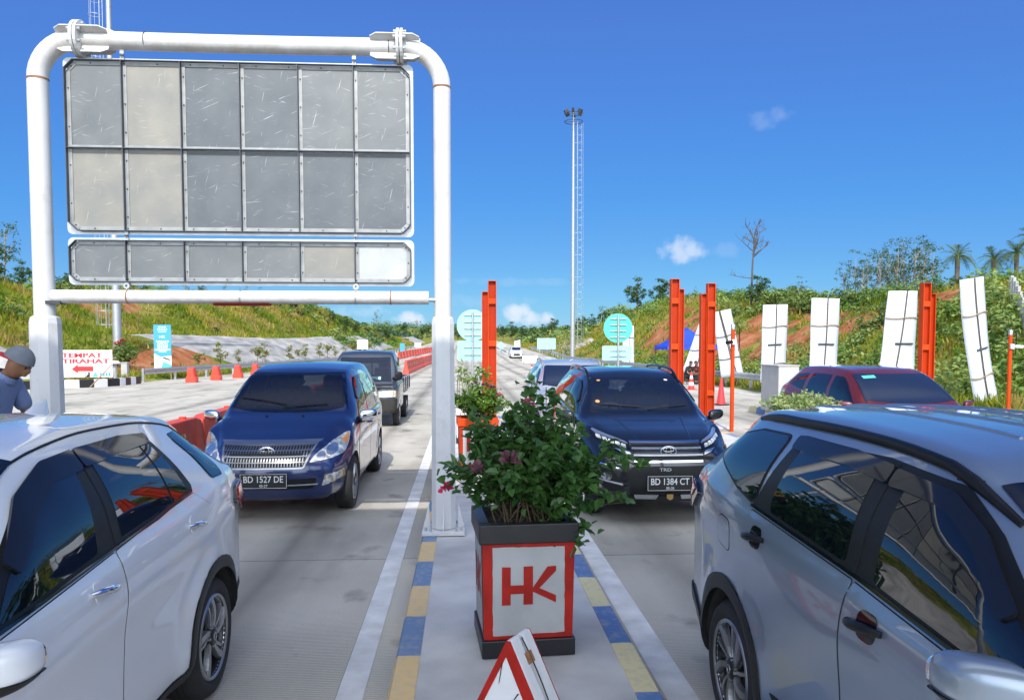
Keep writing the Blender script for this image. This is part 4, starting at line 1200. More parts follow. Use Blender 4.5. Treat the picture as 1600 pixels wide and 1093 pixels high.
    def interior(s, yd, zb, ys=(1.95,), rear=True, roof=1.45, rhd=-1, wheel_y=None):
        m = MB(); W = s.sp['W2'] - .14
        m.box((0, yd, zb - .16), (2 * W, .40, .22), M['black_plastic']); m.box((rhd * .36, yd + .1, zb - .02), (.36, .24, .08), M['black_plastic']); m.build('dashboard', s.root, bevel=.03)
        if wheel_y:
            m = MB(); c = Vector((rhd * .36, wheel_y, zb + .02)); ax = Vector((0, .85, .5)).normalized(); e = Vector((1, 0, 0)); b = ax.cross(e)
            m.tube([c + e * .185 * math.cos(2 * math.pi * k / 24) + b * .185 * math.sin(2 * math.pi * k / 24) for k in range(25)], .016, M['interior_grey'], 8, False)
            for a in (0, math.pi, math.pi * 1.5): m.tube([c, c + e * .18 * math.cos(a) + b * .18 * math.sin(a)], .018, M['black_plastic'], 6)
            m.tube([c, c - ax * .01 + Vector((0, -.3, -.12))], .03, M['black_plastic'], 8); m.build('steering_wheel', s.root)
        rows = [(y, (-.36, .36)) for y in ys]
        for y, xs in rows:
            for x in xs:
                t = Matrix.Rotation(R(-12), 3, 'X'); b = MB()
                b.box((x, y - .22, zb - .36), (.48, .50, .14), M['seat_cloth']); b.box((x, y + .08, zb - .02), (.46, .13, .66), M['seat_cloth'], t); b.box((x, y + .17, zb + .40), (.26, .09, .17), M['seat_cloth'], t); b.build('seat', s.root, bevel=.03)

    def wipers(s, pts):
        m = MB()
        for (x0, y0, x1, y1) in pts:
            P = []
            for k in range(7):
                t = k / 6; l, n = s.proj('T', x0 + (x1 - x0) * t, y0 + (y1 - y0) * t); P.append(l + n * .016)
            m.tube(P, .007, M['black_plastic'], 6)
        return m.build('wiper', s.root)

    def roof_rail(s, y0, y1, mat, side, x, lift=.035, r=.017):
        m = MB(); P = []; n = 18
        for k in range(n + 1):
            t = k / n; y = y0 + (y1 - y0) * t; l, nr = s.proj('T', side * x(y), y); P.append(l + Vector((0, 0, 1)) * lift * min(1, 6 * t, 6 * (1 - t)))
        m.tube(P, [r * min(1, .55 + 4 * min(k / n, 1 - k / n)) for k in range(n + 1)], mat, 10)
        for t in (.12, .5, .88):
            y = y0 + (y1 - y0) * t; l, nr = s.proj('T', side * x(y), y); m.box(l + Vector((0, 0, lift * .4)), (.022, .10, lift), mat)
        return m.build('roof_rail', s.root)

    def handle(s, y, z, mat, parent, side, w=.19, cup=True, recess=None):
        l, n = s.proj('S', y, z, side)
        if cup: s.shell('handle_recess', 'S', rounded([(y - .065, z - .045), (y + .055, z - .045), (y + .055, z + .05), (y - .065, z + .05)], .045), .006, recess or s.sp['paint'], parent, side, .02, .004)
        m = MB(); P = []
        for k in range(11):
            t = k / 10; yy = y - w / 2 + w * t; q, nn = s.proj('S', yy, z + .010 * math.cos(t * 3.1) , side); P.append(q + nn * (.008 + .030 * math.sin(math.pi * t) ** .5))
        m.tube(P, [.011 + .006 * math.sin(math.pi * k / 10) for k in range(11)], mat, 10)
        return m.build('handle', parent)


def door_set(c, side, doors, seam_w=.004, off=.0035):
    """painted door skins with dark shut lines round them"""
    out = []
    for poly in doors:
        pr = rounded(poly, .012)
        c.band('door_gap', 'S', offset_poly(pr, seam_w), .014, .0016, M['seam'], None, side)
        out.append(c.shell('door', 'S', pr, off, c.sp['paint'], None, side, .04, .006))
    return out


def suv_spec(pt, **k):
    d = dict(L=4.435, W2=.845, R=.345, wf=.80, wrr=3.49, Ra=.405, paint=pt, crease=.012, flare=.022, rim=.70,
             top=[(0, .80), (.08, .90), (.3, .985), (.7, 1.045), (1.02, 1.10), (1.15, 1.14), (1.5, 1.37), (1.85, 1.56), (2.1, 1.64), (2.5, 1.672), (3.0, 1.68), (3.6, 1.66), (4.1, 1.61), (4.28, 1.575), (4.435, 1.48)],
             belt=[(0, .74), (.4, .90), (1.0, 1.04), (1.6, 1.10), (2.3, 1.15), (3.3, 1.20), (4.0, 1.25), (4.435, 1.26)],
             wb=[(0, .72), (.25, .79), (.8, .835), (1.5, .845), (3.3, .845), (4.0, .83), (4.435, .78)],
             wr=[(0, .58), (.6, .68), (1.05, .72), (1.2, .71), (1.5, .675), (2.0, .625), (2.6, .625), (3.6, .61), (4.3, .57), (4.435, .55)],
             drop=[(0, .05), (1.0, .04), (1.15, .05), (1.6, .075), (2.2, .085), (3.5, .085), (4.435, .10)],
             bot=[(0, .26), (.4, .24), (4.0, .24), (4.435, .34)],
             lean_f=[(.2, .10), (.42, .0), (.6, .01), (.8, .06), (.95, .16), (1.1, .2)], lean_r=[(.2, .10), (.45, .0), (.8, .02), (1.05, .06), (1.25, .13), (1.5, .26), (1.7, .3)], bow_f=.24, bow_r=.16)
    d.update(k); return d


WS_SUV = cr_spline([(-.69, 1.275), (-.37, 1.175), (0, 1.145), (.37, 1.175), (.69, 1.275)], 5) + cr_spline([(.585, 1.92), (.3, 1.86), (0, 1.84), (-.3, 1.86), (-.585, 1.92)], 5)
FDOOR_SUV = [(1.18, .36), (2.34, .36), (2.34, .83), (2.313, 1.15), (1.24, 1.06), (1.10, .80)]
RDOOR_SUV = [(2.353, .36), (3.02, .36), (3.05, .50), (3.13, .64), (3.33, .81), (3.345, .98), (3.26, 1.20), (2.326, 1.152), (2.353, .83)]


def near_silver():
    pt = paint('silver_paint', (.26, .32, .40), .5, .30)
    t = thing('silver_suv', 'silver SUV with black roof rails and black door handles, nearest car on the right', 'SUV', (2.155, .215, 0))
    c = Car(suv_spec(pt, step=.04), t)
    c.wheels('twist')
    for sd in (-1, 1):
        fd, rd = door_set(c, sd, [FDOOR_SUV, RDOOR_SUV])
        # black window surround band, then glass
        band = [(1.30, 1.075), (2.3, 1.165), (3.28, 1.215), (3.22, 1.30), (3.10, 1.55), (2.4, 1.565), (2.0, 1.535), (1.80, 1.435), (1.5, 1.23)]
        c.shell('window_frame', 'S', rounded(band, .02), .004, M['black_plastic'], None, sd, .05)
        g1 = [(1.40, 1.105), (2.205, 1.18), (2.235, 1.50), (2.02, 1.495), (1.84, 1.415), (1.55, 1.215)]
        g2 = [(2.395, 1.195), (3.065, 1.228), (3.085, 1.27), (3.02, 1.525), (2.42, 1.525)]
        g3 = [(3.27, 1.235), (3.50, 1.27), (3.88, 1.375), (3.79, 1.49), (3.55, 1.535), (3.20, 1.545)]
        c.shell('window', 'S', rounded(g1, .025), .0065, M['glass'], fd, sd, .04)
        c.shell('window', 'S', rounded(g2, .03), .0065, M['glass'], rd, sd, .04)
        c.shell('window_frame', 'S', offset_poly(rounded(g3, .04), .012), .004, M['black_plastic'], None, sd, .05)
        c.shell('quarter_window', 'S', rounded(g3, .04), .0065, M['glass'], None, sd, .04)
        c.shell('pillar_seam', 'S', [(2.315, 1.17), (2.321, 1.17), (2.335, 1.55), (2.329, 1.55)], .0055, M['seam'], None, sd, .05, .004)
        # chrome sill moulding under the glass
        c.shell('sill_moulding', 'S', [(1.33, 1.078), (2.3, 1.163), (3.27, 1.214), (3.27, 1.226), (2.3, 1.176), (1.36, 1.095)], .012, M['black_gloss'], None, sd, .05)
        c.shell('rain_visor', 'S', rounded([(1.62, 1.275), (1.84, 1.43), (2.02, 1.51), (2.315, 1.535), (2.315, 1.475), (2.22, 1.475), (2.03, 1.462), (1.86, 1.385), (1.66, 1.24)], .02), .019, M['visor'], fd, sd, .04, .014)
        c.shell('rain_visor', 'S', rounded([(2.33, 1.54), (2.6, 1.56), (3.02, 1.562), (3.10, 1.555), (3.10, 1.50), (2.6, 1.50), (2.33, 1.48)], .02), .019, M['visor'], rd, sd, .04, .014)
        for y, z, dd in ((2.17, 1.045, fd), (3.13, 1.10, rd)): c.handle(y, z, M['black_plastic'], dd, sd, .20, True, M['black_gloss'])
        for w in (.80, 3.49): c.shell('arch_cladding', 'S', c.arc(w, .398, .475), .010, M['black_plastic'], None, sd, .05, .03)
        c.shell('sill_cladding', 'S', [(1.24, .25), (3.06, .25), (3.06, .35), (1.24, .35)], .010, M['black_plastic'], None, sd, .06, .03)
        c.shell('door_badge', 'S', [(2.42, .42), (2.86, .40), (2.95, .47), (2.40, .52)], .008, M['black_plastic'], rd, sd, .05)
        c.shell('door_badge', 'S', [(2.50, .435), (2.83, .415), (2.90, .455), (2.50, .49)], .011, M['red_dark'], rd, sd, .05)
        c.shell('fuel_flap' if sd < 0 else 'side_reflector', 'S', rounded([(3.44, .95), (3.62, .97), (3.62, 1.11), (3.46, 1.10)], .05) if sd < 0 else rounded([(4.1, .5), (4.2, .5), (4.2, .54), (4.1, .54)], .01), .002, pt if sd < 0 else M['tail_red'], None, sd, .04, .004)
        if sd < 0:
            ring = rounded([(3.44, .95), (3.62, .97), (3.62, 1.11), (3.46, 1.10)], .05)
            c.shell('fuel_flap_gap', 'S', offset_poly(ring, .005), .001, M['seam'], None, sd, .04, .003)
        c.shell('tail_lamp', 'S', rounded([(4.02, 1.13), (4.14, 1.17), (4.40, 1.22), (4.40, 1.10), (4.18, 1.02)], .02), .022, M['black_gloss'], None, sd, .03, .03)
        c.shell('tail_lamp', 'S', rounded([(4.10, 1.145), (4.38, 1.205), (4.38, 1.125), (4.2, 1.08)], .02), .028, M['tail_red'], None, sd, .03, .01)
        c.shell('bumper_cladding', 'S', [(3.88, .26), (4.36, .36), (4.40, .46), (4.36, .55), (4.05, .46), (3.90, .40)], .012, M['black_plastic'], None, sd, .04, .03)
        c.mirror(1.45, 1.155, pt, sd, .185, .165, .17, .05, M['black_plastic'])
        c.roof_rail(1.78, 3.72, M['black_plastic'], sd, pchip([(1.7, .625), (2.1, .615), (3.0, .615), (3.8, .585)]), .014, .021)
    c.shell('windscreen', 'T', WS_SUV, .008, M['glass'], None, 1, .03)
    rib = MB()
    for x in (-.28, -.1, .1, .28):
        P = [c.proj('T', x, 2.25 + .1 * k)[0] + Vector((0, 0, -.001)) for k in range(17)]; rib.tube(P, .008, pt, 8)
    rib.build('roof_rib', t)
    return c


def near_white():
    pt = paint('white_pearl', (.70, .725, .76), 0, .25)
    t = thing('white_suv', 'white compact SUV with chrome door handles, nearest car on the left', 'SUV', (-2.245, 1.05, 0))
    sp = suv_spec(pt, L=4.03, W2=.855, R=.335, wf=.76, wrr=3.285, Ra=.392, step=.04, crease=.016, flare=.028,
                  top=[(0, .78), (.08, .88), (.3, .96), (.7, 1.02), (.95, 1.08), (1.08, 1.12), (1.4, 1.34), (1.75, 1.54), (2.0, 1.60), (2.4, 1.632), (2.8, 1.63), (3.3, 1.60), (3.7, 1.555), (3.88, 1.52), (4.03, 1.42)],
                  belt=[(0, .74), (.4, .9), (1.0, 1.04), (1.6, 1.09), (2.1, 1.12), (3.0, 1.165), (3.5, 1.21), (4.03, 1.22)],
                  wb=[(0, .72), (.25, .79), (.8, .845), (1.5, .85), (2.4, .845), (3.3, .855), (3.7, .85), (4.03, .815)],
                  wr=[(0, .58), (.6, .68), (1.0, .72), (1.2, .71), (1.5, .67), (1.9, .625), (2.6, .62), (3.3, .60), (3.8, .57), (4.03, .55)],
                  drop=[(0, .05), (1.0, .04), (1.15, .05), (1.6, .075), (2.2, .085), (3.3, .09), (4.03, .11)],
                  bot=[(0, .26), (.4, .24), (3.6, .24), (4.03, .36)],
                  lean_r=[(.2, .14), (.45, .02), (.7, .0), (1.0, .05), (1.25, .13), (1.4, .22), (1.6, .26)], bow_r=.13)
    c = Car(sp, t); c.wheels('twist')
    fdp = [(1.08, .34), (2.13, .34), (2.152, .70), (2.143, 1.12), (1.2, 1.05), (1.05, .78)]
    rdp = [(2.143, .34), (2.80, .34), (2.84, .48), (2.93, .63), (3.12, .76), (3.25, .86), (3.255, .95), (3.20, 1.10), (3.06, 1.19), (2.156, 1.122), (2.165, .70)]
    for sd in (-1, 1):
        fd, rd = door_set(c, sd, [fdp, rdp])
        band = [(1.22, 1.065), (2.15, 1.128), (2.6, 1.15), (3.05, 1.20), (3.075, 1.225), (2.90, 1.50), (2.84, 1.52), (2.3, 1.535), (1.95, 1.505), (1.72, 1.42), (1.42, 1.215)]
        c.shell('window_frame', 'S', rounded(band, .02), .004, M['black_plastic'], None, sd, .05)
        g1 = [(1.36, 1.098), (2.015, 1.148), (2.125, 1.47), (1.95, 1.465), (1.74, 1.38), (1.48, 1.20)]
        g2 = [(2.235, 1.163), (2.79, 1.19), (2.74, 1.485), (2.265, 1.49)]
        g3 = [(2.81, 1.192), (3.005, 1.218), (2.86, 1.475), (2.762, 1.483)]
        c.shell('window', 'S', rounded(g1, .02), .0065, M['glass'], fd, sd, .04); c.shell('window', 'S', rounded(g2, .012), .0065, M['glass'], rd, sd, .04)
        c.shell('window', 'S', rounded(g3, .012), .0065, M['glass'], rd, sd, .04)
        g4 = [(3.22, 1.245), (3.555, 1.225), (3.52, 1.29), (3.385, 1.475), (3.24, 1.475), (3.14, 1.465)]
        g4 = [(3.36, 1.225), (3.53, 1.222), (3.53, 1.26), (3.40, 1.478), (3.20, 1.478), (3.21, 1.44)]
        c.shell('window_frame', 'S', offset_poly(rounded(g4, .025), .01), .003, M['black_gloss'], None, sd, .05)
        c.shell('quarter_window', 'S', rounded(g4, .025), .005, M['glass'], None, sd, .04)
        c.shell('pillar_seam', 'S', [(2.160, 1.13), (2.166, 1.13), (2.20, 1.51), (2.194, 1.51)], .0055, M['seam'], None, sd, .05, .004)
        c.shell('sill_moulding', 'S', [(1.25, 1.066), (2.15, 1.129), (3.04, 1.197), (3.05, 1.212), (2.15, 1.142), (1.27, 1.08)], .011, M['black_gloss'], None, sd, .05)
        c.shell('rain_visor', 'S', rounded([(1.50, 1.255), (1.72, 1.43), (1.95, 1.515), (2.175, 1.532), (2.175, 1.455), (2.12, 1.448), (1.96, 1.44), (1.76, 1.355), (1.54, 1.205)], .02), .018, M['visor'], fd, sd, .04, .014)
        c.shell('rain_visor', 'S', rounded([(2.19, 1.533), (2.6, 1.538), (2.88, 1.52), (2.87, 1.475), (2.6, 1.472), (2.19, 1.458)], .02), .018, M['visor'], rd, sd, .04, .014)
        for y, z, dd in ((1.955, 1.02, fd), (2.955, 1.045, rd)): c.handle(y, z, M['chrome'], dd, sd, .19)
        for w in (.76, 3.285): c.shell('arch_cladding', 'S', c.arc(w, .384, .45), .010, M['black_plastic'], None, sd, .05, .03)
        c.shell('sill_cladding', 'S', [(1.18, .25), (2.87, .25), (2.87, .37), (2.80, .33), (1.2, .33)], .012, M['black_plastic'], None, sd, .06, .03)
        c.shell('tail_lamp', 'S', rounded([(3.60, 1.03), (3.66, 1.115), (3.98, 1.14), (3.98, .93), (3.80, .94)], .02), .020, M['black_gloss'], None, sd, .03, .03)
        c.shell('tail_lamp', 'S', rounded([(3.66, 1.04), (3.69, 1.10), (3.97, 1.13), (3.97, .945), (3.81, .955)], .015), .027, M['tail_red'], None, sd, .03, .01)
        c.shell('bumper_cladding', 'S', [(3.66, .27), (3.95, .37), (3.97, .52), (3.88, .46), (3.68, .40)], .012, M['black_plastic'], None, sd, .04, .03)
        c.mirror(1.10, 1.06, pt, sd, .17, .16, .16, .045, M['black_plastic'])
        gut = MB(); gut.tube([c.proj('T', sd * .585, 1.75 + .1 * k)[0] + Vector((0, 0, .002)) for k in range(21)], .006, M['black_plastic'], 6); gut.build('roof_gutter', t)
    c.shell('windscreen', 'T', [(p.x, p.y - .06) for p in WS_SUV], .008, M['glass'], None, 1, .03)
    f = MB()  # shark fin
    fp = [(-.09, .0), (.09, .0), (.085, .055), (.05, .065), (-.01, .045)]
    for k in range(4):
        pass
    l, n = c.proj('T', 0, 3.15); vs = []
    for j, (w, yy0, yy1, z) in enumerate(((.036, -.16, .085, -.01), (.030, -.12, .082, .012), (.018, -.05, .080, .04), (.007, .02, .075, .062), (.003, .05, .070, .066))):
        for i in range(16):
            a = 2 * math.pi * i / 16; vs.append(l + Vector((w * math.cos(a), (yy0 + yy1) / 2 + (yy1 - yy0) / 2 * math.sin(a), z)))
    f.add(vs, [(j * 16 + i, j * 16 + (i + 1) % 16, (j + 1) * 16 + (i + 1) % 16, (j + 1) * 16 + i) for j in range(4) for i in range(16)] + [list(range(64, 80))], pt, True)
    f.build('antenna_fin', t, recalc=True)
    return c


def black_suv():
    pt = paint('black_metallic', (.006, .007, .010), .1, .22)
    t = thing('black_suv', 'black SUV facing the camera in the right lane behind the flowering bush', 'SUV', (2.22, 8.15, 0))
    c = Car(suv_spec(pt, step=.05), t); c.wheels('six')
    c.shell('windscreen', 'T', WS_SUV, .003, M['glass_screen'], None, 1, .06)
    for sd in (-1, 1):
        fd, rd = door_set(c, sd, [FDOOR_SUV, RDOOR_SUV])
        c.shell('window', 'S', rounded([(1.40, 1.105), (2.205, 1.18), (2.235, 1.50), (2.02, 1.495), (1.84, 1.415), (1.55, 1.215)], .02), .004, M['glass_side'], fd, sd)
        c.shell('window', 'S', rounded([(2.36, 1.195), (3.065, 1.228), (3.02, 1.525), (2.40, 1.525)], .02), .004, M['glass_side'], rd, sd)
        c.shell('rain_visor', 'S', [(1.62, 1.275), (1.84, 1.43), (2.02, 1.51), (2.6, 1.56), (3.05, 1.555), (3.05, 1.51), (2.6, 1.50), (2.03, 1.462), (1.86, 1.385), (1.66, 1.24)], .018, M['visor'], fd, sd)
        for w in (.80, 3.49): c.shell('arch_cladding', 'S', c.arc(w, .398, .47), .010, M['black_plastic'], None, sd, .05, .03)
        s = sd
        hp = [(.375 * s, .755), (.40 * s, .905), (.55 * s, .955), (.72 * s, 1.015), (.765 * s, 1.02), (.745 * s, .93), (.66 * s, .865), (.52 * s, .80)]
        hl_ = c.shell('headlight', 'F', hp, .008, M['black_gloss'], None, 1, .04, .02)
        c.shell('light_strip', 'F', [(.41 * s, .878), (.43 * s, .90), (.72 * s, 1.0), (.74 * s, .985), (.70 * s, .955)], .013, M['lamp_lens'], hl_, 1, .03)
        for k in range(5):
            a = .44 + .055 * k; zz = .862 + .017 * k; c.shell('lamp_cell', 'F', rounded([((a) * s, zz - .025), ((a + .045) * s, zz - .012), ((a + .045) * s, zz + .02), (a * s, zz + .01)], .008), .014, M['lamp'], hl_, 1, .03)
        c.shell('indicator', 'F', [(.40 * s, .775), (.42 * s, .81), (.56 * s, .835), (.50 * s, .80)], .012, M['lamp_lens'], hl_, 1, .03)
        c.shell('bumper_trim', 'F', [(.52 * s, .655), (.80 * s, .70), (.78 * s, .675), (.55 * s, .63)], .012, M['chrome'], None, 1, .03)
        c.shell('fog_recess', 'F', rounded([(.47 * s, .42), (.60 * s, .62), (.77 * s, .66), (.76 * s, .48), (.62 * s, .38)], .03), .005, M['black_plastic'], None, 1, .04)
        fg = c.shell('fog_lamp', 'F', [((.66 + .05 * math.cos(a)) * s, .545 + .042 * math.sin(a)) for a in [k * .45 for k in range(14)]], .012, M['lamp_lens'], None, 1, .03)
        c.shell('bumper_slat', 'F', [(.50 * s, .475), (.74 * s, .52), (.74 * s, .505), (.50 * s, .455)], .014, M['galv'], None, 1, .03)
        c.mirror(1.34, 1.10, pt, sd, .22, .15, .15, .05)
        c.roof_rail(1.78, 3.72, M['black_gloss'], sd, pchip([(1.7, .60), (2.1, .585), (3.0, .585), (3.8, .565)]), .045, .019)
        # hood swage line
        hs = MB(); P = [c.proj('T', sd * (.30 + .10 * k / 12), .25 + .75 * k / 12)[0] - Vector((0, 0, .004)) for k in range(13)]; hs.tube(P, .012, pt, 8); hs.build('hood_swage', t)
    gr = c.shell('grille', 'F', [(-.375, .70), (.375, .70), (.385, .905), (-.385, .905)], .006, M['black_plastic'], None, 1, .05)
    for z, w, h in ((.895, .395, .022), (.835, .385, .016), (.775, .38, .016), (.712, .375, .022)):
        c.shell('grille_bar', 'F', [(-w, z - h / 2), (w, z - h / 2), (w, z + h / 2), (-w, z + h / 2)], .016, M['chrome'] if z in (.895, .712) else M['galv'], gr, 1, .05, .012)
    c.emblem(.815, .17, .12)
    c.shell('lower_grille', 'F', [(-.42, .36), (.42, .36), (.46, .60), (.38, .665), (-.38, .665), (-.46, .60)], .004, M['black_plastic'], None, 1, .05)
    c.shell('skid_plate', 'F', [(-.42, .285), (.42, .285), (.46, .345), (-.46, .345)], .014, M['black_gloss'], None, 1, .05)
    for s in (-1, 1): c.shell('skid_insert', 'F', [(.14 * s, .315), (.36 * s, .315), (.38 * s, .36), (.12 * s, .36)], .020, M['galv'], None, 1, .05)
    sh = MB(); l, n = c.proj('F', 0, .35); sh.add([(-.035, l.y - .03, .365), (.035, l.y - .03, .365), (.035, l.y - .03, .32), (0, l.y - .03, .30), (-.035, l.y - .03, .32)], [(0, 4, 3, 2, 1)], M['gold_dull']); sh.build('bumper_crest', t)
    c.plate('BD 1384 CT', '05-26', .485, .50, .165)
    tx = MB(); l, n = c.proj('F', 0, .625); add_text(tx, 'TRD', .035, M['galv'], Matrix.Translation((-.05, l.y - .02, .632)), width=.13, bold=.02); tx.build('grille_lettering', t)
    c.wipers([(-.55, 1.33, .02, 1.25), (.05, 1.21, .55, 1.31)])
    st = MB()
    for (x, y, r, mt) in ((-.47, 1.79, .024, 'sticker_orange'), (.42, 1.79, .024, 'white_plain'), (-.55, 1.38, .028, 'sticker_orange')):
        vs = []
        for k in range(14):
            a = 2 * math.pi * k / 14; l, n = c.proj('T', x + r * math.cos(a), y + r * .8 * math.sin(a)); vs.append(l + n * .0055)
        st.add(vs, [list(range(14))], M[mt])
    st.build('windscreen_sticker', t)
    bw = [(-.52, 1.20), (.52, 1.20), (.46, 1.50), (-.46, 1.50)]
    c.shell('rear_window', 'B', bw, .004, M['glass_side'], None, 1); c.band('glass_border', 'T', WS_SUV, .075, .0015, M['black_gloss'])
    c.open_windows([('T', WS_SUV, 1), ('B', bw, 1)] + [('S', w, sd) for sd in (-1, 1) for w in ([(1.40, 1.105), (2.205, 1.18), (2.235, 1.50), (2.02, 1.495), (1.84, 1.415), (1.55, 1.215)], [(2.36, 1.195), (3.065, 1.228), (3.02, 1.525), (2.40, 1.525)])])
    c.interior(1.36, 1.06, (2.15, 3.0), wheel_y=1.62)
    return c


def blue_mpv():
    pt = paint('navy_paint', (.014, .030, .12), .25, .25)
    t = thing('blue_mpv', 'dark blue people carrier with chrome grille facing the camera in the left lane', 'people carrier', (-2.20, 8.55, 0))
    sp = suv_spec(pt, L=4.555, W2=.88, R=.325, wf=.86, wrr=3.61, Ra=.375, step=.05, crease=.006, flare=.012, rim=.66,
                  top=[(0, .74), (.08, .83), (.3, .91), (.7, 1.01), (1.0, 1.10), (1.12, 1.14), (1.5, 1.42), (1.85, 1.62), (2.1, 1.685), (2.6, 1.735), (3.2, 1.745), (3.9, 1.715), (4.3, 1.67), (4.43, 1.64), (4.555, 1.54)],
                  belt=[(0, .70), (.4, .86), (1.0, 1.0), (1.6, 1.03), (3.0, 1.05), (4.2, 1.08), (4.555, 1.08)],
                  wb=[(0, .72), (.25, .80), (.8, .865), (1.5, .88), (3.6, .88), (4.2, .855), (4.555, .79)],
                  wr=[(0, .58), (.6, .70), (1.0, .76), (1.2, .745), (1.5, .70), (2.0, .655), (2.6, .655), (3.8, .64), (4.4, .60), (4.555, .58)],
                  bot=[(0, .24), (.4, .22), (4.1, .22), (4.555, .30)],
                  lean_f=[(.2, .12), (.42, .01), (.55, .0), (.72, .05), (.86, .14), (1.1, .2)], lean_r=[(.2, .1), (.45, 0), (.9, .02), (1.2, .1), (1.55, .26), (1.7, .3)], bow_f=.30)
    c = Car(sp, t); c.wheels('spoke')
    ws = cr_spline([(-.735, 1.255), (-.40, 1.155), (0, 1.125), (.40, 1.155), (.735, 1.255)], 5) + cr_spline([(.60, 1.93), (.3, 1.85), (0, 1.83), (-.3, 1.85), (-.60, 1.93)], 5)
    c.shell('windscreen', 'T', ws, .003, M['glass_screen'], None, 1, .06)
    fdp = [(1.25, .30), (2.36, .30), (2.36, .80), (2.33, 1.02), (1.30, .99), (1.18, .75)]
    rdp = [(2.38, .30), (3.12, .30), (3.17, .52), (3.33, .72), (3.40, .82), (3.33, 1.04), (2.35, 1.025), (2.38, .80)]
    for sd in (-1, 1):
        fd, rd = door_set(c, sd, [fdp, rdp])
        for poly, par in (([(1.45, 1.06), (2.25, 1.075), (2.27, 1.52), (2.08, 1.51), (1.88, 1.44), (1.62, 1.25)], fd), ([(2.38, 1.08), (3.22, 1.095), (3.22, 1.54), (2.38, 1.53)], rd), ([(3.36, 1.10), (4.15, 1.13), (4.02, 1.50), (3.36, 1.54)], None)):
            c.shell('window' if par else 'quarter_window', 'S', rounded(poly, .03), .004, M['glass_side'], par, sd)
        c.shell('rain_visor', 'S', [(1.66, 1.30), (1.86, 1.46), (2.06, 1.55), (2.6, 1.575), (3.2, 1.575), (3.2, 1.53), (2.6, 1.525), (2.08, 1.50), (1.88, 1.42), (1.70, 1.27)], .018, M['visor'], fd, sd)
        for y, z, dd in ((2.2, .92, fd), (3.2, .94, rd)): c.handle(y, z, pt, dd, sd)
        s = sd
        hp = rounded([(.47 * s, .665), (.52 * s, .74), (.66 * s, .86), (.78 * s, .935), (.83 * s, .95), (.825 * s, .83), (.80 * s, .73), (.70 * s, .70)], .03)
        h = c.shell('headlight', 'F', hp, .008, M['lamp'], None, 1, .03, .02)
        for (x, z, r) in ((.68, .78, .058), (.585, .725, .045)):
            c.shell('reflector', 'F', [((x + r * math.cos(a)) * s, z + r * math.sin(a)) for a in [k * .42 for k in range(15)]], .013, M['lamp_lens'], h, 1, .03)
        c.shell('indicator', 'F', rounded([(.75 * s, .85), (.80 * s, .93), (.82 * s, .92), (.815 * s, .82)], .01), .013, M['amber'], h, 1, .03)
        c.shell('fog_surround', 'F', rounded([(.60 * s, .405), (.80 * s, .46), (.80 * s, .555), (.64 * s, .53)], .015), .010, M['chrome'], None, 1, .04)
        c.shell('fog_lamp', 'F', rounded([(.63 * s, .425), (.78 * s, .468), (.78 * s, .54), (.655 * s, .515)], .015), .014, M['lamp'], None, 1, .04)
        mo = c.mirror(1.30, 1.09, M['chrome'], sd, .22, .16, .15, .05)
    bw = [(-.56, 1.14), (.56, 1.14), (.50, 1.52), (-.50, 1.52)]
    c.shell('rear_window', 'B', bw, .004, M['glass_side'], None, 1); c.band('glass_border', 'T', ws, .075, .0015, M['black_gloss'])
    c.open_windows([('T', ws, 1), ('B', bw, 1)] + [('S', w, sd) for sd in (-1, 1) for w in ([(1.45, 1.06), (2.25, 1.075), (2.27, 1.52), (2.08, 1.51), (1.88, 1.44), (1.62, 1.25)], [(2.38, 1.08), (3.22, 1.095), (3.22, 1.54), (2.38, 1.53)], [(3.36, 1.10), (4.15, 1.13), (4.02, 1.50), (3.36, 1.54)])])
    c.interior(1.38, 1.06, (2.2, 3.1), wheel_y=1.66)
    c.shell('grille_surround', 'F', rounded([(-.46, .605), (.46, .605), (.58, .87), (.50, .88), (-.50, .88), (-.58, .87)], .02), .007, pt, None, 1, .05)
    gr = c.shell('grille', 'F', rounded([(-.40, .625), (.40, .625), (.50, .84), (-.50, .84)], .02), .011, M['black_plastic'], None, 1, .05)
    for k in range(31):
        x = -.47 + .94 * k / 30; zt = .835; zb_ = .632 + max(0, abs(x) - .40) * 2.1
        if zt - zb_ > .03: c.shell('grille_bar', 'F', [(x - .005, zb_), (x + .005, zb_), (x + .005, zt), (x - .005, zt)], .019, M['grille_metal'], gr, 1, .06, .008)
    for z in (.675, .73, .785):
        w = .405 + (z - .625) * .44; c.shell('grille_bar', 'F', [(-w, z - .005), (w, z - .005), (w, z + .005), (-w, z + .005)], .021, M['grille_metal'], gr, 1, .06, .008)
    c.shell('grille_trim', 'F', rounded([(-.50, .833), (.50, .833), (.575, .878), (-.575, .878)], .015), .022, M['alloy'], None, 1, .05, .015)
    c.shell('grille_trim', 'F', rounded([(-.41, .606), (.41, .606), (.42, .624), (-.42, .624)], .008), .018, M['alloy'], None, 1, .05, .015)
    for sd in (-1, 1): c.shell('grille_trim', 'F', [(.405 * sd, .615), (.425 * sd, .615), (.53 * sd, .845), (.505 * sd, .845)], .020, M['alloy'], None, 1, .05, .015)
    c.emblem(.785, .17, .115)
    c.shell('lower_grille', 'F', rounded([(-.52, .385), (.52, .385), (.56, .50), (-.56, .50)], .03), .003, M['black_plastic'], None, 1, .05)
    c.shell('bumper_trim', 'F', [(-.56, .425), (.56, .425), (.57, .437), (-.57, .437)], .010, M['galv'], None, 1, .05)
    c.plate('BD 1527 DE', '05-27', .485, .51, .165)
    c.wipers([(-.62, 1.38, -.02, 1.25), (-.05, 1.21, .48, 1.27)])
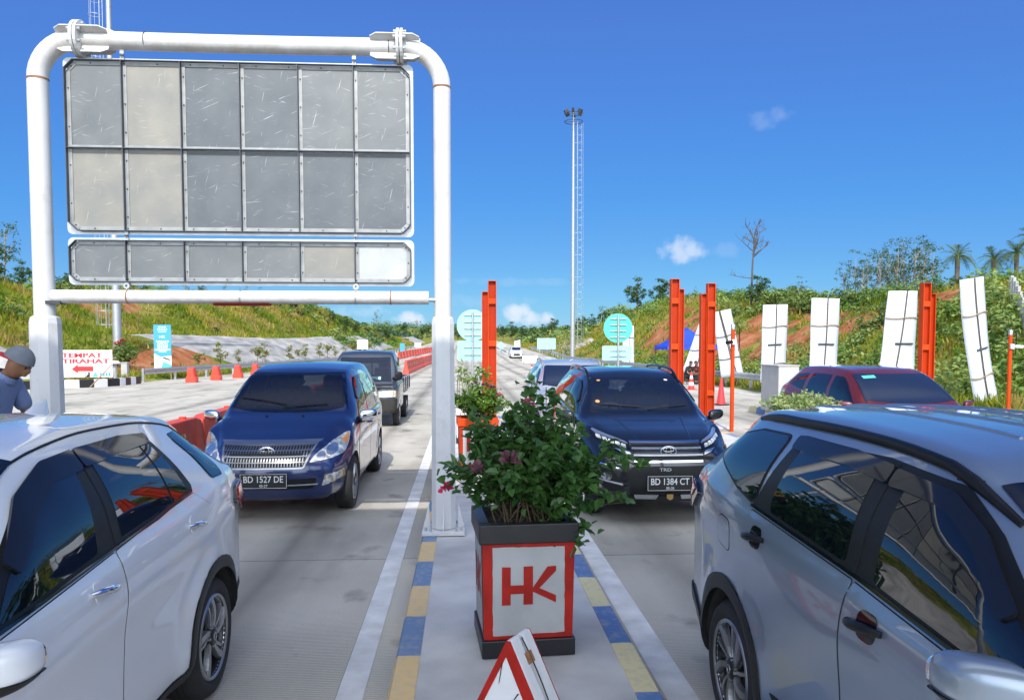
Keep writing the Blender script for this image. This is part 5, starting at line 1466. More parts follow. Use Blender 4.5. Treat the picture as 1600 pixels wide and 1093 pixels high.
    for x in (-.22, .22):
        l, n = c.proj('T', x, 1.02); wj = MB(); wj.box(l + Vector((0, 0, .008)), (.03, .02, .016), M['black_plastic']); wj.build('washer_jet', t)
    return c


def grey_suv():
    pt = paint('grey_silver', (.50, .54, .60), .4, .3)
    t = thing('grey_suv', 'silver grey SUV waiting behind the black SUV', 'SUV', (2.28, 14.2, 0))
    c = Car(suv_spec(pt, W2=.90, step=.06), t); c.wheels('six')
    c.shell('windscreen', 'T', WS_SUV, .010, M['glass_navy'], None, 1, .03)
    for sd in (-1, 1):
        fd, rd = door_set(c, sd, [FDOOR_SUV, RDOOR_SUV])
        c.shell('window', 'S', [(1.40, 1.105), (2.205, 1.18), (2.235, 1.50), (2.02, 1.495), (1.84, 1.415), (1.55, 1.215)], .004, M['glass'], fd, sd)
        c.shell('window', 'S', [(2.36, 1.195), (3.065, 1.228), (3.02, 1.525), (2.40, 1.525)], .004, M['glass'], rd, sd)
        s = sd; c.shell('headlight', 'F', [(.40 * s, .80), (.42 * s, .93), (.76 * s, 1.0), (.74 * s, .86)], .008, M['lamp'], None, 1, .05)
        c.mirror(1.34, 1.10, pt, sd, .22, .16, .15, .05)
        c.roof_rail(1.85, 3.72, M['galv'], sd, pchip([(1.7, .62), (3.8, .58)]), .06, .022)
    c.shell('grille', 'F', [(-.37, .72), (.37, .72), (.38, .92), (-.38, .92)], .006, M['black_plastic'], None, 1, .06)
    c.plate('BD 1', ' ', .5) if False else None
    rear = MB(); rear.box((-.25, 1.62, 1.36), (.16, .004, .07), M['white_plain'], Matrix.Rotation(R(-58), 3, 'X')); rear.build('windscreen_sticker', t)
    return c


def red_car():
    pt = paint('maroon_paint', (.125, .016, .013), .2, .25)
    t = thing('red_car', 'dark red family car in the far right lane, seen over the silver SUV roof', 'car', (6.62, 9.75, 0))
    c = Car(suv_spec(pt, W2=.83, step=.07), t); c.wheels('six')
    t.scale = (1, .97, .985)
    c.shell('windscreen', 'T', WS_SUV, .008, M['glass_navy'], None, 1, .035)
    for sd in (-1, 1):
        fd, rd = door_set(c, sd, [FDOOR_SUV, RDOOR_SUV])
        c.shell('window', 'S', rounded([(1.40, 1.105), (2.25, 1.18), (2.27, 1.52), (2.02, 1.505), (1.84, 1.415), (1.55, 1.215)], .03), .004, M['glass'], fd, sd)
        c.shell('window', 'S', rounded([(2.36, 1.195), (3.10, 1.228), (3.06, 1.535), (2.38, 1.53)], .03), .004, M['glass'], rd, sd)
        c.shell('quarter_window', 'S', rounded([(3.25, 1.245), (3.88, 1.33), (3.78, 1.49), (3.2, 1.535)], .03), .004, M['glass'], None, sd)
        c.mirror(1.34, 1.10, pt, sd, .21, .15, .14, .05)
        s = sd; c.shell('headlight', 'F', [(.42 * s, .78), (.44 * s, .90), (.74 * s, .98), (.72 * s, .84)], .008, M['lamp'], None, 1, .05)
    c.shell('grille', 'F', [(-.37, .70), (.37, .70), (.38, .88), (-.38, .88)], .006, M['black_plastic'], None, 1, .06)
    st = MB(); vs = []
    for (x, y) in ((-.50, 1.72), (-.30, 1.72), (-.30, 1.80), (-.50, 1.80)): l, n = c.proj('T', x, y); vs.append(l + n * .006)
    st.add([v + Vector((0, -.003, .007)) for v in vs], [(0, 1, 2, 3)], M['teal']); st.build('windscreen_sticker', t)
    an = MB(); l, n = c.proj('T', 0, 2.2); an.tube([l, l + Vector((0, .10, .10))], .004, M['black_plastic'], 6); an.build('antenna', t)
    return c


def far_white_car():
    pt = paint('white_far', (.78, .79, .80), 0, .3)
    t = thing('white_car', 'small white car far off on the road, coming this way', 'car', (7.15, 104, zr(104)))
    c = Car(suv_spec(pt, step=.2, coarse=True, wells=False), t); c.wheels('six')
    c.shell('windscreen', 'T', WS_SUV, .006, M['glass_navy'], None, 1, .12)
    for sd in (-1, 1):
        c.shell('window', 'S', [(1.40, 1.105), (3.065, 1.228), (3.02, 1.525), (2.02, 1.495), (1.55, 1.215)], .006, M['glass'], None, sd, .12)
        c.shell('headlight', 'F', [(.42 * sd, .80), (.44 * sd, .93), (.74 * sd, 1.0), (.72 * sd, .86)], .008, M['lamp'], None, 1, .1)
    c.shell('grille', 'F', [(-.48, .42), (.48, .42), (.38, .72), (-.38, .72)], .01, M['black_plastic'], None, 1, .1)
    return c


def pickup():
    pt = paint('dark_grey_paint', (.035, .045, .065), .2, .35)
    t = thing('pickup_truck', 'small dark pickup truck with drop side bed waiting behind the blue people carrier', 'pickup truck', (-2.42, 18.6, 0))
    sp = suv_spec(pt, L=1.75, W2=.83, R=.29, wf=.62, wrr=3.0, Ra=.33, step=.05, crease=.004, flare=.0, wells=False,
                  top=[(0, 1.02), (.08, 1.10), (.3, 1.40), (.52, 1.68), (.66, 1.79), (.9, 1.845), (1.3, 1.86), (1.6, 1.84), (1.75, 1.78)],
                  belt=[(0, .98), (.3, 1.06), (1.75, 1.10)], wb=[(0, .76), (.2, .81), (.6, .83), (1.75, .83)],
                  wr=[(0, .74), (.3, .74), (.6, .68), (.9, .655), (1.75, .65)], drop=[(0, .03), (.3, .06), (.8, .08), (1.75, .08)],
                  bot=[(0, .34), (1.75, .36)], lean_f=[(.3, .03), (.5, 0), (.9, .03), (1.1, .06)], lean_r=[(.3, 0), (1.8, .05)], bow_f=.12, bow_r=.03)
    c = Car(sp, t)
    for y in (.62, 2.95):
        for sd in (-1, 1): c.wheel(y, sd, 'six', .17)
    ws = [(-.66, .21), (-.3, .15), (0, .14), (.3, .15), (.66, .21), (.60, .60), (.3, .56), (0, .55), (-.3, .56), (-.60, .60)]
    c.shell('windscreen', 'T', ws, .004, M['glass_screen'], None, 1, .05)
    bw = [(-.52, 1.16), (.52, 1.16), (.50, 1.60), (-.50, 1.60)]
    c.shell('rear_window', 'B', bw, .004, M['glass_side'], None, 1); c.band('glass_border', 'T', ws, .06, .0015, M['black_gloss'])
    for sd in (-1, 1):
        d = door_set(c, sd, [[(.22, .46), (.5, .62), (.9, .62), (1.0, .46), (1.25, .46), (1.28, 1.08), (.30, 1.06), (.2, .9)]])[0]
        c.shell('window', 'S', rounded([(.38, 1.12), (1.20, 1.14), (1.18, 1.66), (.70, 1.66)], .04), .005, M['glass_side'], d, sd)
        s = sd
        h = c.shell('headlight', 'F', rounded([(.36 * s, .74), (.76 * s, .74), (.76 * s, .90), (.36 * s, .88)], .02), .010, M['lamp'], None, 1, .05)
        c.shell('indicator', 'F', [(.70 * s, .75), (.77 * s, .75), (.77 * s, .89), (.70 * s, .89)], .014, M['amber'], h, 1, .05)
        c.mirror(.20, 1.24, M['black_plastic'], sd, .17, .24, .09, .03)
    c.open_windows([('T', ws, 1), ('B', bw, 1)] + [('S', [(.38, 1.12), (1.20, 1.14), (1.18, 1.66), (.70, 1.66)], sd) for sd in (-1, 1)])
    c.interior(.42, 1.10, (1.2,), wheel_y=.66)
    c.shell('front_panel', 'F', [(-.70, .93), (.70, .93), (.68, 1.04), (-.68, 1.04)], .006, M['black_gloss'], None, 1, .06)
    c.shell('bumper', 'F', rounded([(-.76, .36), (.76, .36), (.78, .70), (-.78, .70)], .04), .03, M['dirt_black'], None, 1, .06, .03)
    pp = MB(); vs = []
    for (x, y) in ((-.05, .19), (.40, .20), (.40, .25), (-.05, .24)): l, n = c.proj('T', x, y); vs.append(l + n * .007)
    pp.add(vs, [(0, 1, 2, 3)], M['teal_light']); pp.build('dashboard_cloth', t)
    b = MB(); b.box((0, 3.0, .72), (1.5, 2.5, .08), M['dirt_black']); b.box((-.36, 2.4, .56), (.08, 3.4, .14), M['dirt_black']); b.box((.36, 2.4, .56), (.08, 3.4, .14), M['dirt_black']); b.build('chassis', t)
    bed = MB()
    for sx in (-1, 1):
        bed.box((sx * .80, 3.0, .95), (.04, 2.44, .38), pt)
        for k in range(4): bed.box((sx * .828, 1.95 + .7 * k, .95), (.02, .05, .36), pt)
    bed.box((0, 1.8, 1.0), (1.56, .04, .46), pt); bed.box((0, 4.22, .95), (1.56, .04, .38), pt); bed.box((0, 3.0, .775), (1.55, 2.4, .03), M['dirt_black'])
    for x in (-.7, 0, .7): bed.box((x, 1.82, 1.42), (.03, .03, .5), M['dark_steel'])
    bed.box((0, 1.82, 1.66), (1.44, .03, .03), M['dark_steel']); bed.build('cargo_bed', t, bevel=.006)
    for sx in (-1, 1):
        mf = MB(); mf.box((sx * .72, 3.32, .42), (.22, .01, .34), M['rubber']); mf.build('mudflap', t)
    return c


near_silver(); near_white(); black_suv(); blue_mpv(); grey_suv(); red_car(); far_white_car(); pickup()


# ================================================================== ROADSIDE OBJECTS
def portal(px_tall, px_short, Y, label, z_t=3.47, z_s=3.22, zb=0.0):
    xt, xs = xat(px_tall, Y), xat(px_short, Y); loc = ((xt + xs) / 2, Y, zb)
    t = thing('portal_post', label, 'steel post', loc, 0, 'orange steel portal posts at the lane ends')
    for x, h in ((xt, z_t), (xs, z_s)):
        m = MB(); X = x - loc[0]; w, d = (.19, .19) if x == xt else (.145, .17); Y0 = 0 if x == xt else .02; h -= zb
        m.box((X, Y0, h / 2), (w - .03, .014, h), M['orange_dark'])
        for s in (-1, 1): m.box((X + s * (w / 2 - .0075), Y0, h / 2), (.015, d, h), M['orange'])
        m.box((X, Y0, h + .006), (w, d, .012), M['orange'])
        c = m.build('column', t, bevel=.002)
        if x == xt:
            for z in (h * .24, h * .56, h * .86):
                p = MB(); p.box((X, Y0 - d / 2 + .02, z), (w - .03, .012, .13), M['orange']); p.build('stiffener_plate', c)
    b = MB(); b.box((0, 0, .012), (.48, .40, .024), M['orange']); b.build('base_plate', t)
    return t


portal(769, 758, 18.0, 'orange steel post pair beside the left round green sign, taller column on the right', zb=.2)
portal(1053, 1062.5, 17.6, 'orange steel post pair rising behind the black SUV roof, taller column on the left', 3.50, 3.27)
portal(1109.5, 1098.5, 18.4, 'orange steel post pair between the blue tent and the thin camera pole')
portal(1443.5, 1454, 18.0, 'orange steel post pair behind the red car, next to a white board')
for (px, Y) in ((1057, 17.6), (1104, 18.4), (1448, 18.0)):
    m = MB(); m.box((xat(px, Y), Y, -.001), (1.1, 1.0, .06), M['island_top']); m.build('concrete_pad', kind='structure')


def camera_pole(px, Y, ztop, label, mir=1):
    x = xat(px, Y); t = thing('camera_pole', label, 'camera pole', (x, Y, 0), 0, 'thin orange poles with small cameras')
    p = MB(); p.tube([(0, 0, 0), (0, 0, ztop - .12)], .046, M['orange'], 16); p.build('pole', t)
    c = MB(); c.lathe([(.05, ztop - .13), (.05, ztop - .02), (.03, ztop), (0, ztop)], (0, 0, 0), (0, 0, 1), M['galv'], 16); c.build('cap', t)
    b = MB(); b.box((0, -.07, ztop - .42), (.09, .05, .12), M['white_plain']); cm = b.build('camera_bracket', t, bevel=.005)
    k = MB(); k.lathe([(0, 0), (.04, 0), (.04, .17), (0, .17)], (mir * .06 - .0, -.10, ztop - .42), (mir, -.6, -.1), M['white_plain'] if mir > 0 else M['black_plastic'], 14, False)
    k.lathe([(0, .172), (.034, .172)], (mir * .06, -.10, ztop - .42), (mir, -.6, -.1), M['black_gloss'], 14, False); k.build('camera', t)
    w = MB(); w.tube([(.03, 0, ztop - .05), (.09, 0, ztop + .02), (.15, 0, ztop - .1), (.155, 0, ztop - .45), (.14, 0, ztop - .62)], .012, M['black_plastic'], 8); w.build('cable', t)


camera_pole(1145, 17.3, 2.48, 'thin orange camera pole right of the orange post pair, black cable at its top', -1)
camera_pole(1578.5, 18.6, 2.38, 'thin orange camera pole at the right edge, with a white camera', 1)


def round_sign(px, py, rpx, rect, Y, mt, label):
    x = xat(px, Y); z = zat(py, Y); r = rpx * Y / F
    t = thing('round_sign', label, 'road sign', (x, Y, 0), 0, 'round sign backs on the islands')
    p = MB(); p.tube([(0, -.06, 0), (0, -.06, z + r * .86)], .035, M['galv'], 12); p.build('pole', t)
    d = MB(); d.lathe([(0, 0), (r, 0), (r, .012), (0, .012)], (0, 0, z), (0, 1, 0), mt, 48, False); pd = d.build('disc', t)
    for k in (-.62, -.2, .22, .64):
        b = MB(); b.box((0, -.022, z + r * k), (r * 1.1, .03, .035), M['galv']); b.build('bracket', t)
    x0, y0, x1, y1 = rect; z0, z1 = zat(y1, Y), zat(y0, Y); w0, w1 = xat(x0, Y) - x, xat(x1, Y) - x
    pl = MB(); pl.prism([(p_.x, 0, p_.y) for p_ in rounded([(w0, z0), (w1, z0), (w1, z1), (w0, z1)], .06)], (0, .012, 0), M['teal_light']); pl.build('plate', t)
    for k in (.30, .68):
        b = MB(); b.box((0, -.022, z0 + (z1 - z0) * k), (r * 1.1, .03, .035), M['galv']); b.build('bracket', t)


round_sign(738.5, 508, 24.5, (715, 532, 761, 563), 24, M['teal_light'], 'pale green round sign seen from behind, partly hidden by the orange post pair')
round_sign(965.5, 512, 23, (941, 540, 987, 563), 24.5, M['teal'], 'bright green round sign seen from behind, above the black SUV')


def board_sign(px0, py0, px1, py1, Y, mt, label, name='road_sign', legs=(.15, .85), grid=(4, 1), th=.02):
    x0, x1 = xat(px0, Y), xat(px1, Y); z0, z1 = zat(py1, Y), zat(py0, Y); g = H((x0 + x1) / 2, Y)[0]
    t = thing(name, label, 'road sign', ((x0 + x1) / 2, Y, g)); w = x1 - x0
    p = MB(); p.box((0, 0, (z0 + z1) / 2 - g), (w, th, z1 - z0), mt); p.build('panel', t)
    for k in legs:
        l = MB(); l.tube([(-w / 2 + w * k, .06, 0), (-w / 2 + w * k, .06, z1 - g)], .05, M['galv'], 10); l.build('leg', t)
    f = MB()
    for i in range(grid[0] + 1): f.box((-w / 2 + w * i / max(1, grid[0]), -.025, (z0 + z1) / 2 - g), (.05, .03, z1 - z0), M['galv'])
    for j in range(grid[1] + 2): f.box((0, -.025, z0 - g + (z1 - z0) * j / (grid[1] + 1)), (w, .03, .05), M['galv'])
    if grid[0]: f.build('frame', t)
    return t


board_sign(839.5, 528, 868, 545, 112, M['teal_light'], 'pale green rectangular direction sign on two legs, seen from behind')
board_sign(558, 531, 575, 545, 92, M['white_plain'], 'small square white sign above the pickup roof', legs=(.5,), grid=(0, 0))
board_sign(648, 535, 658, 542, 150, M['white_plain'], 'tiny white sign beside the far slope', legs=(.5,), grid=(0, 0))
M['banner_blue'] = pmat('banner_blue', (.05, .34, .66), .5)
board_sign(625, 536, 632, 552, 118, M['banner_blue'], 'tiny upright blue banner beyond the pickup', name='banner', legs=(.1, .9), grid=(0, 0))
# diamond
t = thing('road_sign', 'small pale green diamond sign on one leg, left of the far white car', 'road sign', (xat(783, 128), 128, zr(128)))
d = MB(); s_ = .72; zc = zat(540, 128) - zr(128); d.prism([(s_, 0, zc), (0, 0, zc + s_), (-s_, 0, zc), (0, 0, zc - s_)], (0, .02, 0), M['teal_light']); d.build('panel', t)
d = MB(); d.tube([(0, -.05, 0), (0, -.05, zc + .5)], .05, M['galv'], 8); d.build('leg', t)


def guardrail(path, label, post_step=4.0, face=1):
    """W-beam on posts; face: side (+1 = +X) the beam stands on"""
    P = [Vector(p) for p in path]; base = P[0]
    t = thing('guardrail', label, 'guardrail', base)
    prof = [(.0, .44), (.05, .48), (.05, .54), (.0, .575), (0, .615), (.05, .65), (.05, .71), (.0, .75)]
    mb = MB(); vs = []
    for i, p in enumerate(P):
        tn = (P[min(i + 1, len(P) - 1)] - P[max(i - 1, 0)]).normalized(); nr = Vector((tn.y, -tn.x, 0)) * face
        for a, z in prof: vs.append(p - base + nr * (a + .08) + Vector((0, 0, z)))
    q = len(prof); fs = [(i * q + j, i * q + j + 1, (i + 1) * q + j + 1, (i + 1) * q + j) for i in range(len(P) - 1) for j in range(q - 1)]
    mb.add(vs, fs, M['galv'], False); o = mb.build('rail', t)
    md = o.modifiers.new('thick', 'SOLIDIFY'); md.thickness = .006
    acc = 0; nxt = 0
    for a, b in zip(P[:-1], P[1:]):
        L = (b - a).length
        while nxt <= acc + L:
            c = a.lerp(b, (nxt - acc) / L) - base; k = MB(); k.box(c + Vector((0, 0, .36)), (.12, .09, .80), M['galv']); k.build('post', t); nxt += post_step
        acc += L


guardrail([(road_l(y) + .25, y, zr(y)) for y in [43 + 4 * i for i in range(37)]], 'long grey steel guardrail along the left road edge below the slope', 4, 1)
guardrail([(road_r(y) + .35, y, zr(y)) for y in [25.5 + 2.5 * i for i in range(14)] + [62 + 5 * i for i in range(20)]], 'long grey steel guardrail along the right road edge below the hill', 3.0, -1)
guardrail([(6.5, y, zr(y)) for y in [116 + 5 * i for i in range(14)]], 'far guardrail in the middle of the road left of the small white car', 5, -1)


def barrier_proto(mat, name, label, cat, group, L=1.96, h=.95, text='HKI', W_=(.25, .16, .10)):
    t = thing(name, label, cat, (0, 0, 0), 0, group)
    b = MB(); wb, wm, wt = W_; r = .02
    sec = [(-wb, 0), (wb, 0), (wb, .20), (wm, .36), (wt, h), (-wt, h), (-wm, .36), (-wb, .20)]
    n = 9; vs = []
    for i in range(n):
        y = -L / 2 + L * i / (n - 1); k = .86 if i in (0, n - 1) else 1
        dent = .88 if i in (2, 6) else 1
        for j, (x, z) in enumerate(sec): vs.append((x * k * (dent if j in (3, 6) else 1), y, z - (.05 if (i in (0, n - 1) and z == h) else 0)))
    q = len(sec)
    b.add(vs, [(i * q + j, i * q + (j + 1) % q, (i + 1) * q + (j + 1) % q, (i + 1) * q + j) for i in range(n - 1) for j in range(q)] + [list(range(q))[::-1], list(range((n - 1) * q, n * q))], mat)
    o = b.build('shell', t, bevel=.018, recalc=True)
    cp = MB()
    pass
    for y in (-L * .25, L * .25):
        c2 = MB(); c2.lathe([(.05, -.01), (.05, .03), (0, .03)], (0, y, h), (0, 0, 1), M['barrier_bright'], 12, False); c2.build('filler_cap', t)
    g = MB()
    for y in (-.62, .62):
        for s in (-1, 1): g.add([(s * .205, y - .10, .30), (s * .205, y - .06, .30), (s * .132, y + .08, .80), (s * .132, y + .04, .80)], [(0, 1, 2, 3) if s > 0 else (3, 2, 1, 0)], M['red_dark'])
    g.build('rib', t) if False else None
    if text:
        for s in (-1, 1):
            l = MB(); sl = math.atan2(wm - wt, h - .36)
            mt = Matrix.Translation((s * (wm + wt) / 2 + s * .004, 0, .64)) @ Matrix.Rotation(s * math.pi / 2, 4, 'Z') @ Matrix.Rotation(sl * -1, 4, 'X')
            add_text(l, text, .26, M['barrier_text'], mt, bold=.03); l.build('lettering', t)
    return t


M['barrier_text'] = pmat('barrier_text', (.75, .55, .30), .6)
bp = barrier_proto(M['barrier_red'], 'plastic_barrier', 'dusty red plastic barrier with pale lettering in the row left of the blue people carrier', 'barrier', 'red barriers dividing the road')
near = [8.45 + 2.0 * i for i in range(7)]
for i, y in enumerate(near):
    o = bp if i == 0 else dup(bp, (0, 0, 0), 0)
    o.location = (-3.95 + .02 * i, y, 0); o.rotation_euler = (0, 0, R(random.uniform(-1.5, 1.5)))
for i in range(28):
    y = 55.5 + 2.05 * i
    dup(bp, (-4.1 + .012 * i, y, zr(y)), R(random.uniform(-2, 2)), 'red plastic barrier in the far row running away to the right of the pickup')
for i in range(13):
    u = i / 12; y = 104 + 31 * u
    dup(bp, (-8.6 + 2.8 * u, y, zr(y)), R(-5 + random.uniform(-2, 2)), 'red plastic barrier in the farthest row, along the left road edge')
sb = barrier_proto(M['barrier_bright'], 'plastic_barrier', 'bright red barrier standing alone by the left guardrail, nearest of the row', 'barrier', 'bright red barriers by the left guardrail', .62, .80, None, (.29, .21, .15))
for i, (px, py, lb) in enumerate(((300, 597, 'bright red barrier by the left guardrail, nearest the upright blue banner'), (338, 593.5, 'bright red barrier by the left guardrail, second from the blue banner'),
                                  (372, 590, 'bright red barrier by the left guardrail, third from the blue banner'), (399, 587, 'bright red barrier by the left guardrail, half hidden by the blue people carrier'), (427, 584, ''))[:4]):
    p = atZ(px, py); o = sb if i == 0 else dup(sb, p, 0, lb); o.location = p; o.rotation_euler = (0, 0, R(6)); o['label'] = lb


def cone(px, py, h, striped, label):
    p = atZ(px, py); t = thing('traffic_cone', label, 'traffic cone', p, .3)
    b = MB(); b.box((0, 0, .02), (.40, .40, .04), M['black_plastic'] if not striped else M['barrier_bright']); b.build('base', t, bevel=.008)
    c = MB(); prof = [(.15, .04), (.03, h)]
    def seg(a, b_, mt): c.lathe([(.15 - .12 * a, .04 + (h - .04) * a), (.15 - .12 * b_, .04 + (h - .04) * b_)], (0, 0, 0), (0, 0, 1), mt, 24)
    W_ = M['white_plain']; O_ = M['cone_red']
    if striped: [seg(a / 5, (a + 1) / 5, W_ if a % 2 else O_) for a in range(5)]
    else: seg(0, 1, O_)
    c.lathe([(.03, h), (0, h)], (0, 0, 0), (0, 0, 1), O_, 24, False); c.build('cone_body', t)


M['cone_red'] = pmat('cone_red', (.80, .045, .05), .45)
cone(1126.5, 632.5, .92, False, 'plain red traffic cone right of the orange post pair')
cone(1080, 608.5, .80, True, 'red and white striped traffic cone in front of the seated people')
t = thing('delineator', 'short red marker post standing on the road above the flowering bush', 'marker post', (xat(831, 46), 46, 0))
m = MB(); m.lathe([(.10, 0), (.10, .04), (.055, .06), (.055, .85), (0, .87)], (0, 0, 0), (0, 0, 1), M['cone_red'], 14); m.build('post', t)
m = MB()
for z in (.5, .66): m.lathe([(.057, z), (.057, z + .08)], (0, 0, 0), (0, 0, 1), M['white_plain'], 14)
m.build('reflective_band', t)

# grey block, low white barrier
t = thing('concrete_block', 'pale concrete block at the island end left of the red car', 'concrete block', (xat(1219, 20.5), 20.5, .20))
m = MB(); w = .56; m.box((0, 0, .62), (w, 1.2, 1.24), M['conc_block']); m.box((0, 0, 1.25), (w + .05, 1.25, .03), M['conc_block']); m.build('block', t, bevel=.02)
t = thing('road_barrier', 'low white panel barrier on the road right of the far white car', 'barrier', (xat(828, 87), 87, 0))
m = MB(); m.box((0, 0, .50), (1.75, .05, .80), M['white_plain']); m.build('panel', t)
m = MB(); m.box((0, -.03, .50), (1.75, .012, .03), M['dark_steel']); m.build('rail', t)
for s in (-1, 1):
    m = MB(); m.box((s * .7, 0, .08), (.06, .5, .16), M['dark_steel']); m.build('foot', t)


def mast(x, y, z0, h, r, side, label):
    t = thing('light_mast', label, 'light mast', (x, y, z0), 0, 'tall steel light masts')
    p = MB(); p.tube([(0, 0, 0), (0, 0, h * .33), (0, 0, h * .66), (0, 0, h)], [r, r * .82, r * .62, r * .42], M['mast'], 20)
    for k in (.25, .5, .75): p.lathe([(r * 1.02 * (1 - .55 * k), h * k), (r * 1.1 * (1 - .55 * k), h * k + .03), (r * 1.02 * (1 - .55 * k), h * k + .06)], (0, 0, 0), (0, 0, 1), M['galv'], 20)
    p.build('pole', t)
    q = MB(); q.box((0, 0, .03), (r * 3, r * 3, .06), M['galv']); q.build('base_plate', t)
    l = MB(); xs = side * (r + .30); w = .22
    for dy in (-w, w): l.tube([(xs, dy, 2.0), (xs * .8, dy, h - .5)], .025, M['galv'], 6)
    z = 2.1
    while z < h - .5: l.tube([(xs, -w, z), (xs, w, z)], .014, M['galv'], 5, False); z += .4
    z = 2.2; k = 0
    cx_ = xs + side * .32
    while z < h - .5:
        l.tube([(xs, -w, z)] + [(xs + side * .72 * math.sin(a), -.36 * math.cos(a), z) for a in [math.pi * j / 8 for j in range(1, 8)]] + [(xs, w, z)], .014, M['galv'], 4, False)
        if k % 3 == 0: l.tube([(0, 0, z), (xs, 0, z)], .02, M['galv'], 5, False)
        z += .9; k += 1
    for j in (2, 4, 6):
        a = math.pi * j / 8; l.tube([(xs + side * .72 * math.sin(a), -.36 * math.cos(a), 2.2), (xs * .8 + side * .72 * math.sin(a), -.36 * math.cos(a), h - .6)], .014, M['galv'], 4, False)
    l.build('ladder_cage', t)
    hd = MB()
    for zz, rr in ((h - .5, 1.1), (h + .45, .95)):
        hd.tube([(rr * math.cos(a), rr * math.sin(a), zz) for a in [2 * math.pi * j / 16 for j in range(17)]], .04, M['dark_steel'], 6, False)
        for j in range(4): a = math.pi * j / 2; hd.tube([(0, 0, zz), (rr * math.cos(a), rr * math.sin(a), zz)], .035, M['dark_steel'], 6, False)
    hd.tube([(0, 0, h - .2), (0, 0, h + 1.1)], .05, M['galv'], 8); hd.build('head_frame', t)
    for j in range(6):
        a = 2 * math.pi * (j + .3) / 6; f = MB(); f.box((.95 * math.cos(a), .95 * math.sin(a), h + .62), (.5, .28, .5), M['dark_steel'], Matrix.Rotation(a, 3, 'Z') @ Matrix.Rotation(.5, 3, 'Y')); f.build('floodlight', t)


M['mast'] = pmat('mast', (.44, .46, .48), .4, .5, var=.05, vscale=3)
mast(-22.7, 52, H(-22.7, 52)[0], 30, .28, -1, 'tall light mast with ladder cage rising behind the sign boards')
mast(13.35, 94, H(13.35, 94)[0], 29.5, .30, 1, 'tall light mast with floodlights standing clear against the sky')


def tent():
    t = thing('canopy_tent', 'blue canopy tent with pointed roof behind the orange posts', 'tent', (13.35, 45.5, .05))
    w = 1.55; ze, zv, zp = 1.95, 1.72, 3.05
    r = MB(); n = 6; vs = []
    for (sx, sy, tx, ty) in ((-1, -1, 1, -1), (1, -1, 1, 1), (1, 1, -1, 1), (-1, 1, -1, -1)):
        vs = []
        for i in range(n + 1):
            u = i / n
            for j in range(n + 1):
                v = j / n; ax, ay = sx + (tx - sx) * v, sy + (ty - sy) * v; k = 1 - u
                vs.append((w * ax * k, w * ay * k, ze + (zp - ze) * (u ** 1.25) - .05 * math.sin(math.pi * v) * (1 - u)))
        r.add(vs, [(i * (n + 1) + j, i * (n + 1) + j + 1, (i + 1) * (n + 1) + j + 1, (i + 1) * (n + 1) + j) for i in range(n) for j in range(n)], M['tent_blue'], True)
        a, b = Vector((w * sx, w * sy, 0)), Vector((w * tx, w * ty, 0))
        vz = []
        for i in range(9):
            p = a.lerp(b, i / 8); vz += [(p.x, p.y, ze - .05 * math.sin(math.pi * i / 8)), (p.x * 1.01, p.y * 1.01, zv + .03 * math.sin(i * 2.1))]
        r.add(vz, [(2 * i, 2 * i + 2, 2 * i + 3, 2 * i + 1) for i in range(8)], M['tent_blue'], True)
    r.build('roof', t, recalc=True)
    for sx in (-1, 1):
        for sy in (-1, 1):
            l = MB(); l.box((sx * (w - .03), sy * (w - .03), ze / 2), (.04, .04, ze), M['dark_steel']); l.build('leg', t)
    f = MB()
    for sy in (-1, 1): f.box((0, sy * (w - .03), zv + .1), (2 * w - .1, .025, .03), M['dark_steel'])
    f.build('truss', t)


tent()


def banner(corners, Y, label, sticks=((.5, 0, .5, 1),), cross=((.33, 'wood'), (.68, 'wood')), bend=.0, lean=.12, short=None):
    """white printed sheet on a stick frame, its plain back to the camera. corners tl,tr,br,bl as picture points at distance Y"""
    tl, tr, br, bl = [atY(px, py, Y) for px, py in corners]
    g = H((bl.x + br.x) / 2, Y)[0]; base = Vector(((bl.x + br.x) / 2, Y, g))
    t = thing('white_banner', label, 'banner', base, 0, 'white banners on stick frames along the right guardrail')
    def pt(u, v, o=0.0):
        a = tl.lerp(tr, u); b = bl.lerp(br, u); p = a.lerp(b, v)
        q = p - base
        q.x += bend * math.sin(math.pi * v); q.y += -.06 * math.sin(math.pi * u) * (1 if bend == 0 else 2) + (1 - v) * lean + o + .02 * math.sin(7 * v + 3 * u)
        return q
    n, k = 6, 14
    m = MB(); m.add([pt(i / n, j / k) for j in range(k + 1) for i in range(n + 1)], [(j * (n + 1) + i, j * (n + 1) + i + 1, (j + 1) * (n + 1) + i + 1, (j + 1) * (n + 1) + i)[::-1] for j in range(k) for i in range(n)], M['banner'], True)
    o = m.build('sheet', t); md = o.modifiers.new('thick', 'SOLIDIFY'); md.thickness = .008; md.offset = 0
    for (u0, v0, u1, v1) in sticks:
        s = MB(); P = [pt(u0 + (u1 - u0) * i / 10, v0 + (v1 - v0) * i / 10, -.035) for i in range(11)]
        if v1 >= 1 and P[-1].z > .05: P.append(P[-1] + (P[-1] - P[-2]).normalized() * (P[-1].z + .1))
        s.tube(P, .022, M['dark_wood'], 6); s.build('stick', t)
    for (v, mt) in cross:
        s = MB(); s.tube([pt(i / 6, v + .01 * math.sin(i), -.05) for i in range(7)], .020, M[mt], 6); s.build('crossbar', t)
    if short:
        s = MB(); s.tube([pt(short[0], short[2] + .004, -.05), pt(short[1], short[2], -.05)], .032, M['dark_steel'], 6); s.build('crossbar', t)


